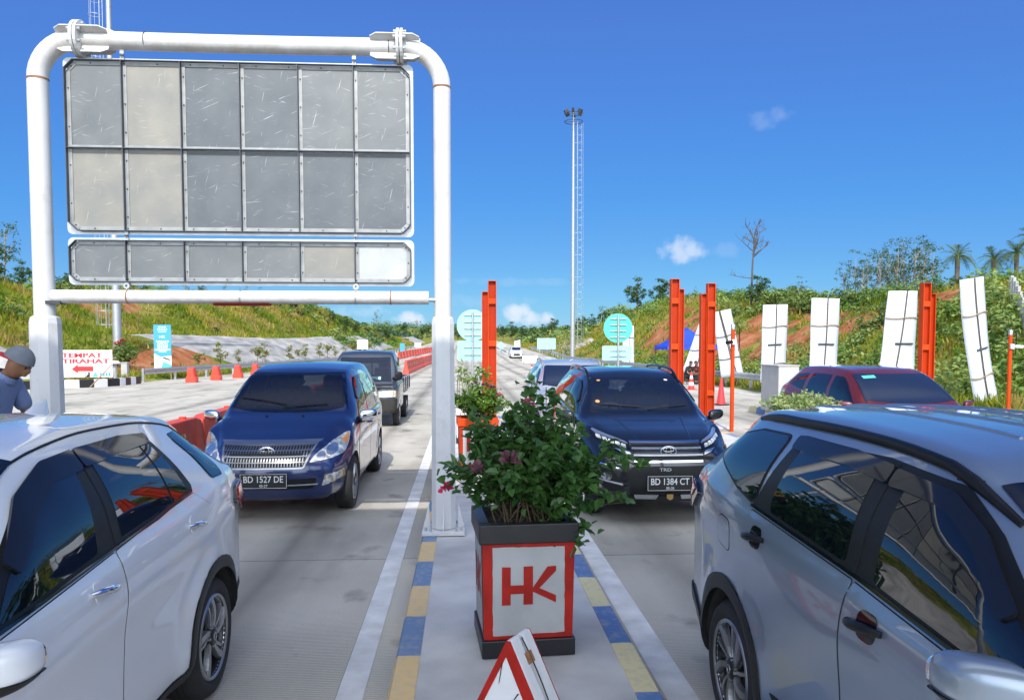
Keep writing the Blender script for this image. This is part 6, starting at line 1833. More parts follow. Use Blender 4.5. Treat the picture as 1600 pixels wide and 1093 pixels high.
banner([(1098, 492), (1112, 487), (1100, 582), (1066, 580)], 41, 'white banner leaning left behind the orange post pair, above the seated people', ((.7, 0, .6, 1),), ((.35, 'dark_wood'), (.62, 'dark_wood')))
banner([(1115, 488), (1143, 482), (1162, 586), (1127, 590)], 36, 'white banner tilted right behind the thin camera pole', ((.33, 0, .62, 1), (.38, .0, .7, 1)), ((.38, 'dark_wood'), (.72, 'dark_wood')))
banner([(1194, 476), (1233, 475), (1227, 597), (1188, 598)], 31, 'upright white banner just left of the pale concrete block top', ((.53, 0, .5, 1),), ((.28, 'wood'), (.76, 'dark_wood')), short=(.22, .76, .51))
banner([(1270.5, 465), (1314.5, 466), (1307, 592), (1264, 590)], 27.5, 'upright white banner above the back of the red car roof', ((.56, 0, .5, 1),), ((.34, 'wood'),), short=(.25, .82, .57))
banner([(1391.5, 454), (1437, 454), (1428, 592), (1372, 590)], 25, 'broad white banner immediately left of the rightmost orange post pair', ((.62, 0, .42, 1),), ((.31, 'wood'),), short=(.34, .88, .60))
banner([(1503, 437), (1541, 431), (1561, 630), (1525, 640)], 23.6, 'tall curved white banner at the right, nearest to the camera', ((.52, 0, .5, 1),), ((.28, 'wood'), (.76, 'wood')), bend=-.10, short=(.35, .82, .55))
banner([(975, 505), (991, 509), (991, 574), (971, 574)], 62, 'white banner behind the bright green round sign', ((.6, 0, .6, 1),), ((.3, 'dark_wood'),))
banner([(803.5, 533), (813, 530.5), (814, 556), (804, 556)], 128, 'tiny far white banner behind the small white car', ((.5, 0, .5, 1),), ())


def rest_sign():
    Y = 39.2; x0, x1 = xat(68, Y), xat(175, Y); z0, z1 = zat(587.5, Y), zat(546.5, Y); cx_ = (x0 + x1) / 2; g = H(cx_, Y)[0]
    t = thing('rest_area_sign', 'white roadside board with red letters TEMPAT ISTIRAHAT and a red arrow pointing left', 'sign', (cx_, Y, g)); w = x1 - x0
    p = MB(); p.box((0, 0, (z0 + z1) / 2 - g), (w, .03, z1 - z0), M['sign_face']); p.build('panel', t)
    f = MB(); m4 = lambda x, z: Matrix.Translation((x, -.022, z - g)); y = -.022
    X = lambda px: xat(px, Y) - cx_
    add_text(f, 'TEMPAT', .23, M['red_plain'], m4(X(128), zat(554.3, Y)), width=X(160) - X(96), bold=.035)
    add_text(f, 'ISTIRAHAT', .23, M['red_plain'], m4(X(128), zat(563.2, Y)), width=X(171.5) - X(85), bold=.035); f.build('lettering', t)
    a = MB(); zc = zat(575.5, Y) - g
    a.add([(X(111), y, zc), (X(121), y, zc - .20), (X(121), y, zc - .10), (X(145), y, zc - .10), (X(145), y, zc + .14), (X(121), y, zc + .14), (X(121), y, zc + .24)], [list(range(7))], M['red_plain']); a.build('arrow', t)
    s = MB(); zc = zat(583.5, Y) - g
    s.box((X(135.5), y, zc), (.24, .012, .24), M['plate_black']); add_text(s, 'P', .2, M['white_plain'], Matrix.Translation((X(135), y - .008, zc)), bold=.03); s.build('parking_symbol', t)
    k = MB(); k.add([(X(144), y, zc - .1), (X(152.5), y, zc - .1), (X(148), y, zc + .14)], [(0, 1, 2)], M['teal'])
    for i in range(4): k.box((X(156.5 + 4.6 * i), y, zc + .01), (.09, .006, .16), M['banner_blue'])
    k.build('service_symbol', t)
    for u in (-.45, .45):
        l = MB(); l.box((w * u, .05, (z0 - g) / 2 + .1), (.07, .05, z0 - g + .6), M['wood']); l.build('leg', t)
    st = MB(); st.tube([(X(175), -.1, z0 - g + .6), (X(173), -2.2, -.05)], .03, M['wood'], 6); st.build('prop', t)


M['sign_face'] = pmat('sign_face', (.66, .71, .80), .45, var2=(.80, .80, .82), vscale=.7)
rest_sign()


def blue_board():
    Y = 46.5; x0, x1 = xat(240.5, Y), xat(267.5, Y); z0, z1 = zat(578, Y), zat(508, Y); cx_ = (x0 + x1) / 2; g = H(cx_, Y)[0]
    t = thing('banner', 'upright blue banner with white lettering left of the bright red barriers', 'banner', (cx_, Y, g)); w = x1 - x0; h = z1 - z0
    b = z0 - g
    p = MB(); p.box((0, 0, b + h / 2), (w, .02, h), M['banner_blue']); p.build('sheet', t)
    q = MB()
    q.add([(-w / 2, -.013, b), (w / 2, -.013, b), (w / 2, -.013, b + h * .33), (-w * .1, -.013, b + h * .30), (-w / 2, -.013, b + h * .38)], [list(range(5))], M['white_plain'])
    q.add([(-w * .15, -.016, b + .06), (w / 2, -.016, b + .06), (w / 2, -.016, b + h * .12), (w * .05, -.016, b + h * .2)], [(0, 1, 2, 3)], M['teal'])
    q.add([(-.02, -.016, b + h * .27), (w * .42, -.016, b + h * .22), (w * .45, -.016, b + h * .25), (.06, -.016, b + h * .30)], [(0, 1, 2, 3)], M['dark_wood'])
    q.build('printed_picture', t)
    f = MB()
    for i, (s, u, ww, hh) in enumerate((('HK', .74, .36, .13), ('PASTIKAN', .64, .78, .10), ('KARTU', .60, .58, .10), ('SALDO', .553, .66, .10), ('CUKUP', .51, .6, .10), ('LEBARAN', .462, .88, .11), ('PAPI', .42, .42, .10), ('BUKA', .95, .48, .08), ('MUDIK', .90, .6, .09), ('2024', .85, .5, .07))):
        if s in ('BUKA', 'MUDIK', '2024', 'PASTIKAN', 'SALDO', 'CUKUP'):
            # illegible in the photograph: broken strokes of the same length only
            n = 6
            for k in range(n): f.box((-ww * w / 2 + ww * w * (k + .5) / n, -.013, b + h * u), (ww * w / n * .62, .006, hh * .8), M['white_plain'])
        else: add_text(f, s, hh, M['white_plain'], Matrix.Translation((0, -.014, b + h * u)), width=ww * w, bold=.03)
    f.build('lettering', t)
    for s in (-1, 1):
        l = MB(); l.box((s * w * .45, .04, (b + h) / 2), (.04, .04, b + h), M['wood']); l.build('pole', t)


blue_board()
t = thing('garden_lamp', 'small white mushroom shaped post beside the red lettered board', 'garden lamp', (xat(177.5, 41.5), 41.5, H(xat(177.5, 41.5), 41.5)[0]))
m = MB(); m.lathe([(.16, 0), (.14, .5), (.13, .95)], (0, 0, 0), (0, 0, 1), M['conc_block'], 14); m.build('post', t)
m = MB(); m.lathe([(0, 1.12), (.2, 1.10), (.34, 1.0), (.30, .94), (0, .94)], (0, 0, 0), (0, 0, 1), M['white_plain'], 18); m.build('cap', t)
t = thing('concrete_post', 'short white concrete post beside the foot of the left light mast', 'post', (xat(194.5, 45), 45, H(xat(194.5, 45), 45)[0]))
m = MB(); m.box((0, 0, .45), (.34, .3, .9), M['conc_block']); m.box((0, 0, .93), (.4, .36, .06), M['conc_block']); m.build('post', t, bevel=.02)


def hill_fence():
    P = []
    for k in range(9):
        u = k / 8; Y = 31.5 - 4.2 * u; x = xat(1577 + 30 * u, Y); P.append(Vector((x, Y, H(x, Y)[0])))
    t = thing('hill_fence', 'row of pale concrete fence posts climbing the hill at the right edge', 'fence', P[0])
    for p in P:
        m = MB(); m.box(p - P[0] + Vector((0, 0, .4)), (.13, .13, 1.1), M['conc_block']); m.build('post', t, bevel=.01)
    w = MB()
    for z in (.35, .75): w.tube([p - P[0] + Vector((0, 0, z)) for p in P], .012, M['galv'], 5)
    w.build('wire', t)


hill_fence()


# ================================================================== PEOPLE
def skin_part(name, verts, edges, mat, parent, sub=2, root=0):
    me = bpy.data.meshes.new(name); me.from_pydata([v[0] for v in verts], edges, [])
    ob = bpy.data.objects.new(name, me); COL.objects.link(ob)
    sk = ob.modifiers.new('skin', 'SKIN'); sk.use_smooth_shade = True
    for i, v in enumerate(verts):
        r = v[1] if isinstance(v[1], tuple) else (v[1], v[1])
        me.skin_vertices[0].data[i].radius = r; me.skin_vertices[0].data[i].use_root = (i == root)
    sb_ = ob.modifiers.new('sub', 'SUBSURF'); sb_.levels = sub; sb_.render_levels = sub
    bpy.context.view_layer.update(); dg = bpy.context.evaluated_depsgraph_get()
    m2 = bpy.data.meshes.new_from_object(ob.evaluated_get(dg)); m2.name = name; m2.materials.clear(); m2.materials.append(mat)
    m2.polygons.foreach_set('use_smooth', [True] * len(m2.polygons))
    ob.modifiers.clear(); ob.data = m2; ob.parent = parent
    return ob


def human(label, loc, rz, J, shirt, trousers, cap=None, hair=True, name='person'):
    """J: joint positions in the person's own frame, facing +x. keys: pelvis waist chest neck head (arms, legs as L/R lists)"""
    t = thing(name, label, 'person', loc, rz)
    V = []; E = []
    def add(p, r, par=None):
        V.append((Vector(p), r)); i = len(V) - 1
        if par is not None: E.append((par, i))
        return i
    pv = add(J['pelvis'], (.15, .12)); wa = add(J['waist'], (.135, .105), pv); ch = add(J['chest'], (.16, .115), wa); nb = add(J['neck'], .06, ch)
    hd = Vector(J['head']); f = Vector(J['face']).normalized(); up = Vector(J['up']).normalized(); sd_ = up.cross(f)
    nk = add(hd - up * .10 - f * .015, .052, nb); sk_ = add(hd + up * .0, (.078, .088), nk); tp = add(hd + up * .07 - f * .01, (.062, .075), sk_)
    jw = add(hd - up * .085 + f * .062, (.040, .036), sk_); n1 = add(hd - up * .012 + f * .112, (.016, .019), sk_); add(hd - up * .055 + f * .098, (.022, .014), sk_)
    for s in (-1, 1): add(hd - up * .005 - f * .005 + sd_ * s * .084, (.015, .032), sk_)
    hands = []
    for s in ('L', 'R'):
        a = J['arm' + s]; i = add(a[0], .058, ch); j = add(a[1], .043, i); k = add(a[2], .030, j)
        d = (Vector(a[2]) - Vector(a[1])).normalized(); h = add(Vector(a[2]) + d * .07, (.034, .020), k)
        w = d.orthogonal().normalized(); w2 = d.cross(w)
        for q in range(4):
            o = w2 * (.024 * (q - 1.5) / 1.5); g1 = add(Vector(a[2]) + d * .115 + o, .0095, h); add(Vector(a[2]) + d * (.155 - .008 * abs(q - 1.3)) + o * 1.1 - w * .02, .008, g1)
        th = add(Vector(a[2]) + d * .05 + w2 * .045, .011, k); add(Vector(a[2]) + d * .09 + w2 * .058 - w * .01, .009, th)
        l = J['leg' + s]; i = add(l[0], .085, pv); j = add(l[1], .058, i); k = add(l[2], .042, j); add(Vector(l[2]) + Vector((.13, 0, -.035)), (.04, .032), k)
    skin_part('body', V, E, M['skin'], t)
    # clothing
    V = []; E = []
    w0 = add(Vector(J['pelvis']) + Vector((0, 0, .0)), (.175, .145)); w1 = add(J['waist'], (.165, .135), w0); w2 = add(J['chest'], (.19, .145), w1); add(Vector(J['neck']) - (Vector(J['neck']) - Vector(J['chest'])) * .25, (.085, .08), w2)
    for s in ('L', 'R'):
        a = J['arm' + s]; i = add(a[0], .085, w2); add(Vector(a[0]).lerp(Vector(a[1]), .75), .068, i)
    skin_part('shirt', V, E, shirt, t)
    V = []; E = []
    w0 = add(J['pelvis'], (.165, .135))
    for s in ('L', 'R'):
        l = J['leg' + s]; i = add(l[0], .105, w0); j = add(l[1], .078, i); add(Vector(l[1]).lerp(Vector(l[2]), .88), .066, j)
    skin_part('trousers', V, E, trousers, t)
    for s in ('L', 'R'):
        l = Vector(J['leg' + s][2]); sh = MB(); sh.tube([l + Vector((-.06, 0, -.045)), l + Vector((.02, 0, -.03)), l + Vector((.12, 0, -.05)), l + Vector((.19, 0, -.06))], [.045, .052, .045, .025], M['rubber'], 12); sh.build('shoe', t)
    cl = MB(); nk_ = Vector(J['neck']); cl.tube([nk_ - (nk_ - Vector(J['chest'])) * .18, nk_ + (hd - nk_) * .12], [.085, .078], shirt, 16, False); cl.build('collar', t)
    if hair:
        h = MB(); vs = []
        for j in range(9):
            v = math.pi / 2 * (1 - j / 6.2)
            for i in range(20):
                u = 2 * math.pi * i / 20; fr = math.cos(u) * math.cos(v); k = 1.0
                z = math.sin(v); z = max(z, .28 if fr > .3 else -.42)
                vs.append(hd + up * (.035 + .098 * z) + f * (.100 * math.cos(v) * math.cos(u) - .012) + sd_ * .088 * math.cos(v) * math.sin(u))
        h.add(vs, [(j * 20 + i, j * 20 + (i + 1) % 20, (j + 1) * 20 + (i + 1) % 20, (j + 1) * 20 + i) for j in range(8) for i in range(20)], M['hair'], True); h.build('hair', t, recalc=True)
    if cap:
        h = MB(); vs = []
        for j in range(8):
            v = math.pi / 2 * (1 - j / 7)
            for i in range(24):
                u = 2 * math.pi * i / 24
                vs.append(hd + up * (.035 + .112 * math.sin(v)) + f * (.112 * math.cos(v) * math.cos(u) - .008) + sd_ * .098 * math.cos(v) * math.sin(u))
        h.add(vs, [(j * 24 + i, j * 24 + (i + 1) % 24, (j + 1) * 24 + (i + 1) % 24, (j + 1) * 24 + i) for j in range(7) for i in range(24)], M['cap_grey'], True); hc = h.build('cap', t, recalc=True)
        b = MB(); n = 9; vs = []
        for lay in (0, 1):
            for i in range(n):
                a = math.pi / 2 + math.pi * i / (n - 1)
                c0 = hd + up * .035 + f * (.110 * math.cos(a) - .008) + sd_ * .096 * math.sin(a)
                ex = max(0, -math.cos(a)); vs += [c0 - up * .006 * lay, c0 - f * .085 * ex ** .6 - up * (.03 * ex + .006 * lay)]
        k = 2 * n
        b.add(vs, [(2 * i, 2 * i + 1, 2 * i + 3, 2 * i + 2) for i in range(n - 1)] + [(k + 2 * i, k + 2 * i + 2, k + 2 * i + 3, k + 2 * i + 1) for i in range(n - 1)] + [(2 * i + 1, k + 2 * i + 1, k + 2 * i + 3, 2 * i + 3) for i in range(n - 1)], M['cap_red'], True); b.build('cap_brim', hc, recalc=True)
    ey = MB()
    for s in (-1, 1): ey.lathe([(0, .010), (.007, .008), (.010, 0)], hd + up * .012 + f * .078 + sd_ * s * .034, f, M['black_gloss'], 10)
    ey.build('eyes', t)
    return t


M['hair'] = pmat('hair', (.012, .010, .009), .6)
M['cap_grey'] = pmat('cap_grey', (.17, .19, .22), .85, var=.1, vscale=20, bump=.3, bscale=200)
M['cap_red'] = pmat('cap_red', (.42, .02, .03), .8)
M['dark_cloth'] = pmat('dark_cloth', (.02, .022, .03), .9, var=.2, vscale=10)
M['maroon_cloth'] = pmat('maroon_cloth', (.10, .02, .03), .9, var=.2, vscale=10)


def man_at_left():
    Y = 6.15; hx = xat(27, Y); hz = zat(568, Y)
    bx = hx - .28; fl = .20
    J = dict(pelvis=(0, 0, .95), waist=(.02, 0, 1.12), chest=(.10, 0, 1.38), neck=(.20, 0, 1.54), head=(.28, 0, hz - fl), face=(.86, 0, -.5), up=(.5, 0, .86),
             armL=[(.13, .20, 1.45), (.22, .27, 1.18), (.42, .20, 1.05)], armR=[(.13, -.20, 1.45), (.24, -.26, 1.19), (.45, -.17, 1.07)],
             legL=[(0, .10, .88), (.02, .11, .48), (-.02, .12, .09)], legR=[(0, -.10, .88), (.03, -.11, .48), (.0, -.12, .09)])
    human('man in light blue shirt and backward grey cap bending forward by the left post', (bx, Y, fl), 0, J, M['grey_shirt'], M['dark_cloth'], cap=True, hair=False)


man_at_left()


def sitter(px, Y, rz, label, shirt):
    x = xat(px, Y)
    J = dict(pelvis=(0, 0, .36), waist=(.03, 0, .50), chest=(.12, 0, .74), neck=(.20, 0, .90), head=(.26, 0, 1.04), face=(.9, 0, -.35), up=(.35, 0, .94),
             armL=[(.14, .19, .80), (.28, .24, .55), (.46, .12, .50)], armR=[(.14, -.19, .80), (.28, -.24, .55), (.46, -.12, .50)],
             legL=[(.05, .10, .36), (.42, .16, .50), (.44, .14, .09)], legR=[(.05, -.10, .36), (.42, -.16, .50), (.44, -.14, .09)])
    human(label, (x, Y, .05), rz, J, shirt, M['dark_cloth'])
    s = thing('stool', 'low dark stool under the seated ' + ('left person' if px < 1080 else 'right person'), 'stool', (x, Y, .05), rz)
    m = MB(); m.box((0, 0, .235), (.32, .32, .04), M['dark_wood']); m.build('seat', s, bevel=.01)
    for a in (-1, 1):
        for b in (-1, 1): m = MB(); m.box((a * .12, b * .12, .108), (.035, .035, .216), M['dark_wood']); m.build('leg', s)


sitter(1074, 39.0, R(-60), 'person in dark clothes sitting under the left leaning banner, left of the two', M['dark_cloth'])
sitter(1090, 39.4, R(-125), 'person in a dark red top sitting behind the striped cone, right of the two', M['maroon_cloth'])


# ================================================================== VEGETATION
M['leaf_dark'] = leafmat('leaf_dark', (.024, .075, .018), (.08, .18, .042), .34, .25, 5)
M['leaf_bright'] = leafmat('leaf_bright', (.06, .16, .02), (.20, .32, .05), .45, .35, 5)
M['leaf_pale'] = leafmat('leaf_pale', (.16, .27, .06), (.50, .55, .28), .5, .3, 6)
M['leaf_tree'] = leafmat('leaf_tree', (.03, .075, .022), (.09, .16, .04), .5, .3, .8)
M['leaf_airy'] = leafmat('leaf_airy', (.045, .095, .055), (.11, .18, .09), .5, .35, .8)
M['leaf_scrub'] = leafmat('leaf_scrub', (.08, .15, .03), (.30, .38, .11), .5, .3, .35)
M['leaf_yellow'] = leafmat('leaf_yellow', (.12, .15, .03), (.28, .26, .07), .55, .3, .6)
M['palm_leaf'] = leafmat('palm_leaf', (.05, .10, .03), (.16, .22, .07), .45, .25, 1)
M['grass'] = leafmat('grass', (.14, .175, .014), (.45, .385, .06), .7, .35, .16, .03)
M['verge_grass'] = leafmat('verge_grass', (.06, .12, .015), (.20, .25, .05), .6, .35, .8, .15)
M['petal_pink'] = leafmat('petal_pink', (.55, .05, .17), (.75, .22, .36), .5, .3, 9)
M['petal_red'] = leafmat('petal_red', (.45, .012, .07), (.62, .05, .15), .5, .3, 9)
M['petal_dull'] = leafmat('petal_dull', (.10, .04, .055), (.24, .11, .13), .6, .25, 9)
M['petal_rust'] = leafmat('petal_rust', (.30, .05, .03), (.45, .14, .08), .6, .25, 9)
M['grass_green'] = leafmat('grass_green', (.07, .13, .012), (.24, .30, .045), .7, .35, .3, .03)
M['grass_dry'] = leafmat('grass_dry', (.24, .19, .05), (.46, .36, .14), .7, .3, .3, .03)
M['stem'] = pmat('stem', (.075, .055, .03), .8, var=.3, vscale=30)


def rdir(rng, zmin=-1.0):
    while True:
        v = Vector((rng.uniform(-1, 1), rng.uniform(-1, 1), rng.uniform(-1, 1)))
        if .05 < v.length < 1 and v.normalized().z >= zmin: return v.normalized()


def leaf(mb, p, d, n, L, w, mat, fold=.18, droop=.15):
    """ovate leaf of six points folded on its midrib"""
    d = d.normalized(); s = d.cross(n)
    if s.length < 1e-4: s = d.orthogonal()
    s.normalize(); n = s.cross(d).normalized()
    q = [p, p + d * L * .28 + s * w * .5 + n * w * fold, p + d * L * .66 + s * w * .40 + n * (w * fold - droop * L * .3), p + d * L - n * droop * L,
         p + d * L * .66 - s * w * .40 + n * (w * fold - droop * L * .3), p + d * L * .28 - s * w * .5 + n * w * fold]
    mb.add(q, [(0, 1, 2, 3), (0, 3, 4, 5)], mat)


def card(mb, p, n, s, mat, rng):
    a = n.orthogonal().normalized(); b = n.cross(a); t = rng.uniform(0, 6.28); u = (a * math.cos(t) + b * math.sin(t)) * s; v = n.cross(u) * rng.uniform(.45, .7)
    mb.add([p - u, p - v * .8 + n * s * .12, p + u, p + v * .8 + n * s * .12], [(0, 1, 2, 3)], mat)


def bush(name, label, loc, seed, stems, h0, spread, hmax, leafmat_, L, w, per, flowers=(), arms=(), cat='shrub', lift=.0, squash=1.0, base_r=.16, start=.25):
    rng = random.Random(seed); t = thing(name, label, cat, loc)
    st = MB(); lf = MB()
    ends = []
    for k in range(stems):
        a = rng.uniform(0, 2 * math.pi); rr = spread * math.sqrt(rng.random()); top = Vector((rr * math.cos(a), rr * math.sin(a) * squash, h0 + (hmax - h0) * (1 - (rr / spread) ** 2 * .75) * rng.uniform(.55, 1.0)))
        b = Vector((base_r * rng.uniform(-1, 1), base_r * rng.uniform(-1, 1), -.02)); ends.append((b, top))
    for (x, y, z) in arms: ends.append((Vector((x * .25, y * .25, 0)), Vector((x, y, z))))
    for b, top in ends:
        n = 8; path = []
        bow = Vector((rng.uniform(-.05, .05), rng.uniform(-.05, .05), 0)); far = (top - b).xy.length > spread * 1.05
        for i in range(n + 1):
            u = i / n; p = b.lerp(top, u); p.z += (.10 + (.28 if far else 0)) * math.sin(math.pi * u) * (top - b).length * .6; p += bow * math.sin(math.pi * u); path.append(p)
        st.tube(path, [.006 * (1 - .65 * i / n) for i in range(n + 1)], M['stem'], 5, False)
        for q in range(per):
            u = start + (1 - start) * (q + rng.random()) / per; i = min(n - 1, int(u * n)); p = path[i].lerp(path[i + 1], u * n - i)
            out = Vector((p.x, p.y, 0)); out = (out.normalized() if out.length > .02 else Vector((0, 0, 1))) * .7 + rdir(rng, -.5) * .95
            nn = Vector((0, 0, 1)) + rdir(rng) * .55 + Vector((p.x, p.y, 0)) * .6
            off = rdir(rng, -.4) * L * rng.uniform(.2, 1.0)
            leaf(lf, p + off, out + Vector((0, 0, rng.uniform(-.5, .25))), nn, L * rng.uniform(.6, 1.15), w * rng.uniform(.7, 1.1), leafmat_)
    st.build('stem', t); o = lf.build('foliage', t)
    for (x, y, z, r, mt) in flowers:
        f = MB(); c = Vector((x, y, z))
        for q in range(26):
            d = rdir(rng, -.4); leaf(f, c + d * r * rng.uniform(.1, .55), d, rdir(rng), r * .75, r * .6, M[mt], .1, -.1)
        f.build('flower', t)
    return t


PZ = .20 + .72
bush('flowering_bush', 'large dark green flowering bush with a few pink blooms in the nearest planter box', (.35, 4.55, PZ), 3, 70, .16, .46, .78, M['leaf_dark'], .072, .056, 44,
     flowers=[(-.27, -.22, .34, .055, 'petal_dull'), (-.10, -.34, .42, .06, 'petal_dull'), (-.455, -.05, .20, .045, 'petal_red'), (.04, .04, .70, .035, 'petal_pink'), (-.10, .10, .55, .03, 'petal_dull')],
     arms=[(.72, -.05, .33), (.62, -.10, .12), (.30, -.25, -.10), (.38, -.20, -.02), (.06, .05, .84), (.14, .02, .80), (.20, .08, .74), (-.46, -.02, .30), (.55, .0, .44), (.45, -.1, .2)], squash=.85)
bush('green_bush', 'bright green small leaved bush with faint pink tops in the orange rimmed planter box', (.20, 10.9, PZ), 11, 60, .12, .46, .56, M['leaf_bright'], .06, .035, 40,
     flowers=[(.10, -.1, .50, .05, 'petal_dull'), (.20, -.12, .46, .05, 'petal_dull'), (-.05, 0, .52, .05, 'petal_dull'), (.30, -.15, .36, .045, 'petal_pink')])
bush('pale_bush', 'low pale green bush showing over the silver SUV roof', (4.33, 9.6, PZ), 12, 60, .22, .48, .46, M['leaf_pale'], .075, .036, 40)
bush('sapling', 'thin bright leaved sapling in the far small planter, right of its twin', (.30, 14.2, PZ), 14, 7, .35, .16, .80, M['leaf_bright'], .10, .055, 14, start=.5)
bush('sapling', 'thin pale sapling beside the white gantry post in the far small planter', (-.02, 14.2, PZ), 15, 9, .3, .16, .78, M['leaf_pale'], .10, .05, 14, start=.45)


# ------------------------------------------------------------------ trees
def limb_tree(seed, h, crown, nclump, per, ls, leafm, trunk_r, barkm=None, crown_base=.35, clump_r=.5, lean=.05, limbs=7, name='crown'):
    """returns trunk MB and crown MB. crown: (rx, rz) half sizes of the envelope"""
    rng = random.Random(seed); tr = MB(); cr = MB(); barkm = barkm or M['bark']
    top = Vector((rng.uniform(-lean, lean) * h, rng.uniform(-lean, lean) * h, h * .86))
    path = [Vector((0, 0, -.3)), Vector((0, 0, 0)), top * .35 + Vector((rng.uniform(-.02, .02) * h, 0, 0)), top * .7, top]
    tr.tube(path, [trunk_r * 1.25, trunk_r, trunk_r * .75, trunk_r * .5, trunk_r * .2], barkm, 8)
    rx, rz = crown; cz = h - rz; C = []
    for k in range(nclump):
        d = rdir(rng); q = rng.random() ** .45; c = Vector((d.x * rx * q, d.y * rx * q, cz + d.z * rz * q)); C.append(c)
    for c in C[:limbs]:
        u = max(.25, min(.95, (c.z - h * .12) / h)); s = top * u * 1.0
        tr.tube([s, s.lerp(c, .5) + Vector((0, 0, .06 * h * .3)), c], [trunk_r * .42, trunk_r * .25, trunk_r * .08], barkm, 5, False)
    for c in C:
        r = clump_r * rng.uniform(.65, 1.25)
        for q in range(int(per * rng.uniform(.7, 1.3))):
            d = rdir(rng); p = c + Vector((d.x, d.y, d.z * .7)) * r * rng.random() ** .5
            card(cr, p, (d * .6 + rdir(rng, -.1) + Vector((0, 0, .5))).normalized(), ls * rng.uniform(.6, 1.2), leafm, rng)
    return tr, cr


class Kind:
    def __init__(s, name, group, builders): s.name = name; s.group = group; s.protos = []; s.b = builders; s.n = 0
    def put(s, p, label, scale=1.0, rz=None, var=None, cat='tree'):
        v = (s.n if var is None else var) % len(s.b); s.n += 1
        while len(s.protos) < len(s.b): s.protos.append(None)
        rz = random.uniform(0, 6.28) if rz is None else rz
        if s.protos[v] is None:
            t = thing(s.name, label, cat, p, rz, s.group); tr, cr = s.b[v]()
            if tr: tr.build('trunk' if cat == 'tree' else 'stem', t)
            if cr: cr.build('crown' if cat == 'tree' else 'foliage', t)
            s.protos[v] = t; t.scale = (scale,) * 3; return t
        return dup(s.protos[v], p, rz, label, scale)


def palm(seed, h=5.0, fr=2.6, n=22):
    rng = random.Random(seed); tr = MB(); cr = MB()
    tr.tube([(0, 0, -.4), (.02, 0, h * .3), (.06, 0, h * .65), (.08, 0, h)], [.30, .24, .22, .26], M['bark'], 10)
    top = Vector((.08, 0, h))
    for k in range(n):
        a = 2 * math.pi * k / n * 2.4 + rng.uniform(-.2, .2); el = rng.uniform(-.15, 1.25); L = fr * rng.uniform(.8, 1.1); d = Vector((math.cos(a), math.sin(a), 0)); P = []
        for i in range(9):
            u = i / 8; P.append(top + d * L * math.cos(el) * u * (1 - .1 * u) + Vector((0, 0, L * (math.sin(el) * u - .75 * u * u * math.cos(el)))))
        cr.tube(P, [.035 * (1 - .8 * i / 8) for i in range(9)], M['palm_leaf'], 4, False)
        for i in range(1, 32):
            u = i / 32 * 8; j = min(7, int(u)); p = P[j].lerp(P[j + 1], u - j); tn = (P[j + 1] - P[j]).normalized(); sd = tn.cross(Vector((0, 0, 1))).normalized()
            ll = .62 * math.sin(math.pi * min(1, (i + 3) / 34)) + .08
            for s in (-1, 1):
                e = p + (sd * s + tn * .55 + Vector((0, 0, rng.uniform(-.35, .25)))).normalized() * ll
                cr.add([p + tn * .02, p - tn * .02, e], [(0, 1, 2)], M['palm_leaf'])
    return tr, cr


def dead_tree(seed, h):
    rng = random.Random(seed); tr = MB()
    def br(p, d, L, r, lev):
        n = 5; P = [p]
        for i in range(n): d = (d + rdir(rng) * (.025 if lev == 0 else .12) + Vector((0, 0, .03))).normalized(); P.append(P[-1] + d * L / n)
        tr.tube(P, [r * (1 - .62 * i / n) for i in range(n + 1)], M['dark_bark'], 6 if lev == 0 else 4, False)
        if lev < 3:
            for k in range((15, 4, 3)[lev]):
                u = (.66 + .34 * k / 14 if k > 0 else .45) if lev == 0 else rng.uniform(.35, 1.0); i = min(n - 1, int(u * n)); q = P[i].lerp(P[i + 1], u * n - i)
                br(q, (d * .35 + rdir(rng, -.15) * .95).normalized(), L * (rng.uniform(.14, .26) if lev == 0 else rng.uniform(.35, .5)), r * .42, lev + 1)
    br(Vector((0, 0, -.3)), Vector((0, 0, 1)), h, .085, 0); return tr, None


M['dark_bark'] = pmat('dark_bark', (.10, .085, .075), .9, var=.2, vscale=5)
LT, LA, LS, LY, LB = M['leaf_tree'], M['leaf_airy'], M['leaf_scrub'], M['leaf_yellow'], M['leaf_bright']
broad = Kind('broadleaf_tree', 'trees on the hill tops', [lambda s=s: limb_tree(s, 5.0, (1.7, 2.0), 34, 46, .17, LT, .14, clump_r=.55) for s in (1, 2, 3)])
airy = Kind('slender_tree', 'thin sparse trees on the right hill', [lambda s=s: limb_tree(s, 5.5, (1.15, 1.9), 30, 15, .105, LA, .06, M['pale_bark'], clump_r=.36, limbs=16) for s in (11, 12, 13, 14)])
bushk = Kind('hill_bush', 'bushes on the hillsides', [lambda s=s: limb_tree(s, 2.0, (1.25, .95), 26, 42, .15, LS, .05, clump_r=.42) for s in (21, 22, 23)])
sapk = Kind('roadside_sapling', 'young trees planted along the left slope', [lambda s=s: limb_tree(s, 1.9, (.42, .72), 12, 22, .10, LY, .025, clump_r=.24) for s in (31, 32, 33)])
palmk = Kind('palm_tree', 'palms on the right hill', [lambda s=s: palm(s) for s in (41, 42)])
deadk = Kind('dead_tree', None, [lambda: dead_tree(51, 5.0)])


def on_hill(px, Y, dz=-.1):
    x = xat(px, Y); return Vector((x, Y, H(x, Y)[0] + dz))


def put(kind, px, Y, ytop, hbase, label, grp=None, **k):
    """tree whose foot stands on the terrain; its height is the photographed one"""
    p = on_hill(px, Y); ht = zat(ytop, Y) - p.z
    o = kind.put(p, label, max(.25, ht / hbase), **k)
    if grp: o['group'] = grp
    elif kind.group: o['group'] = kind.group
    return o


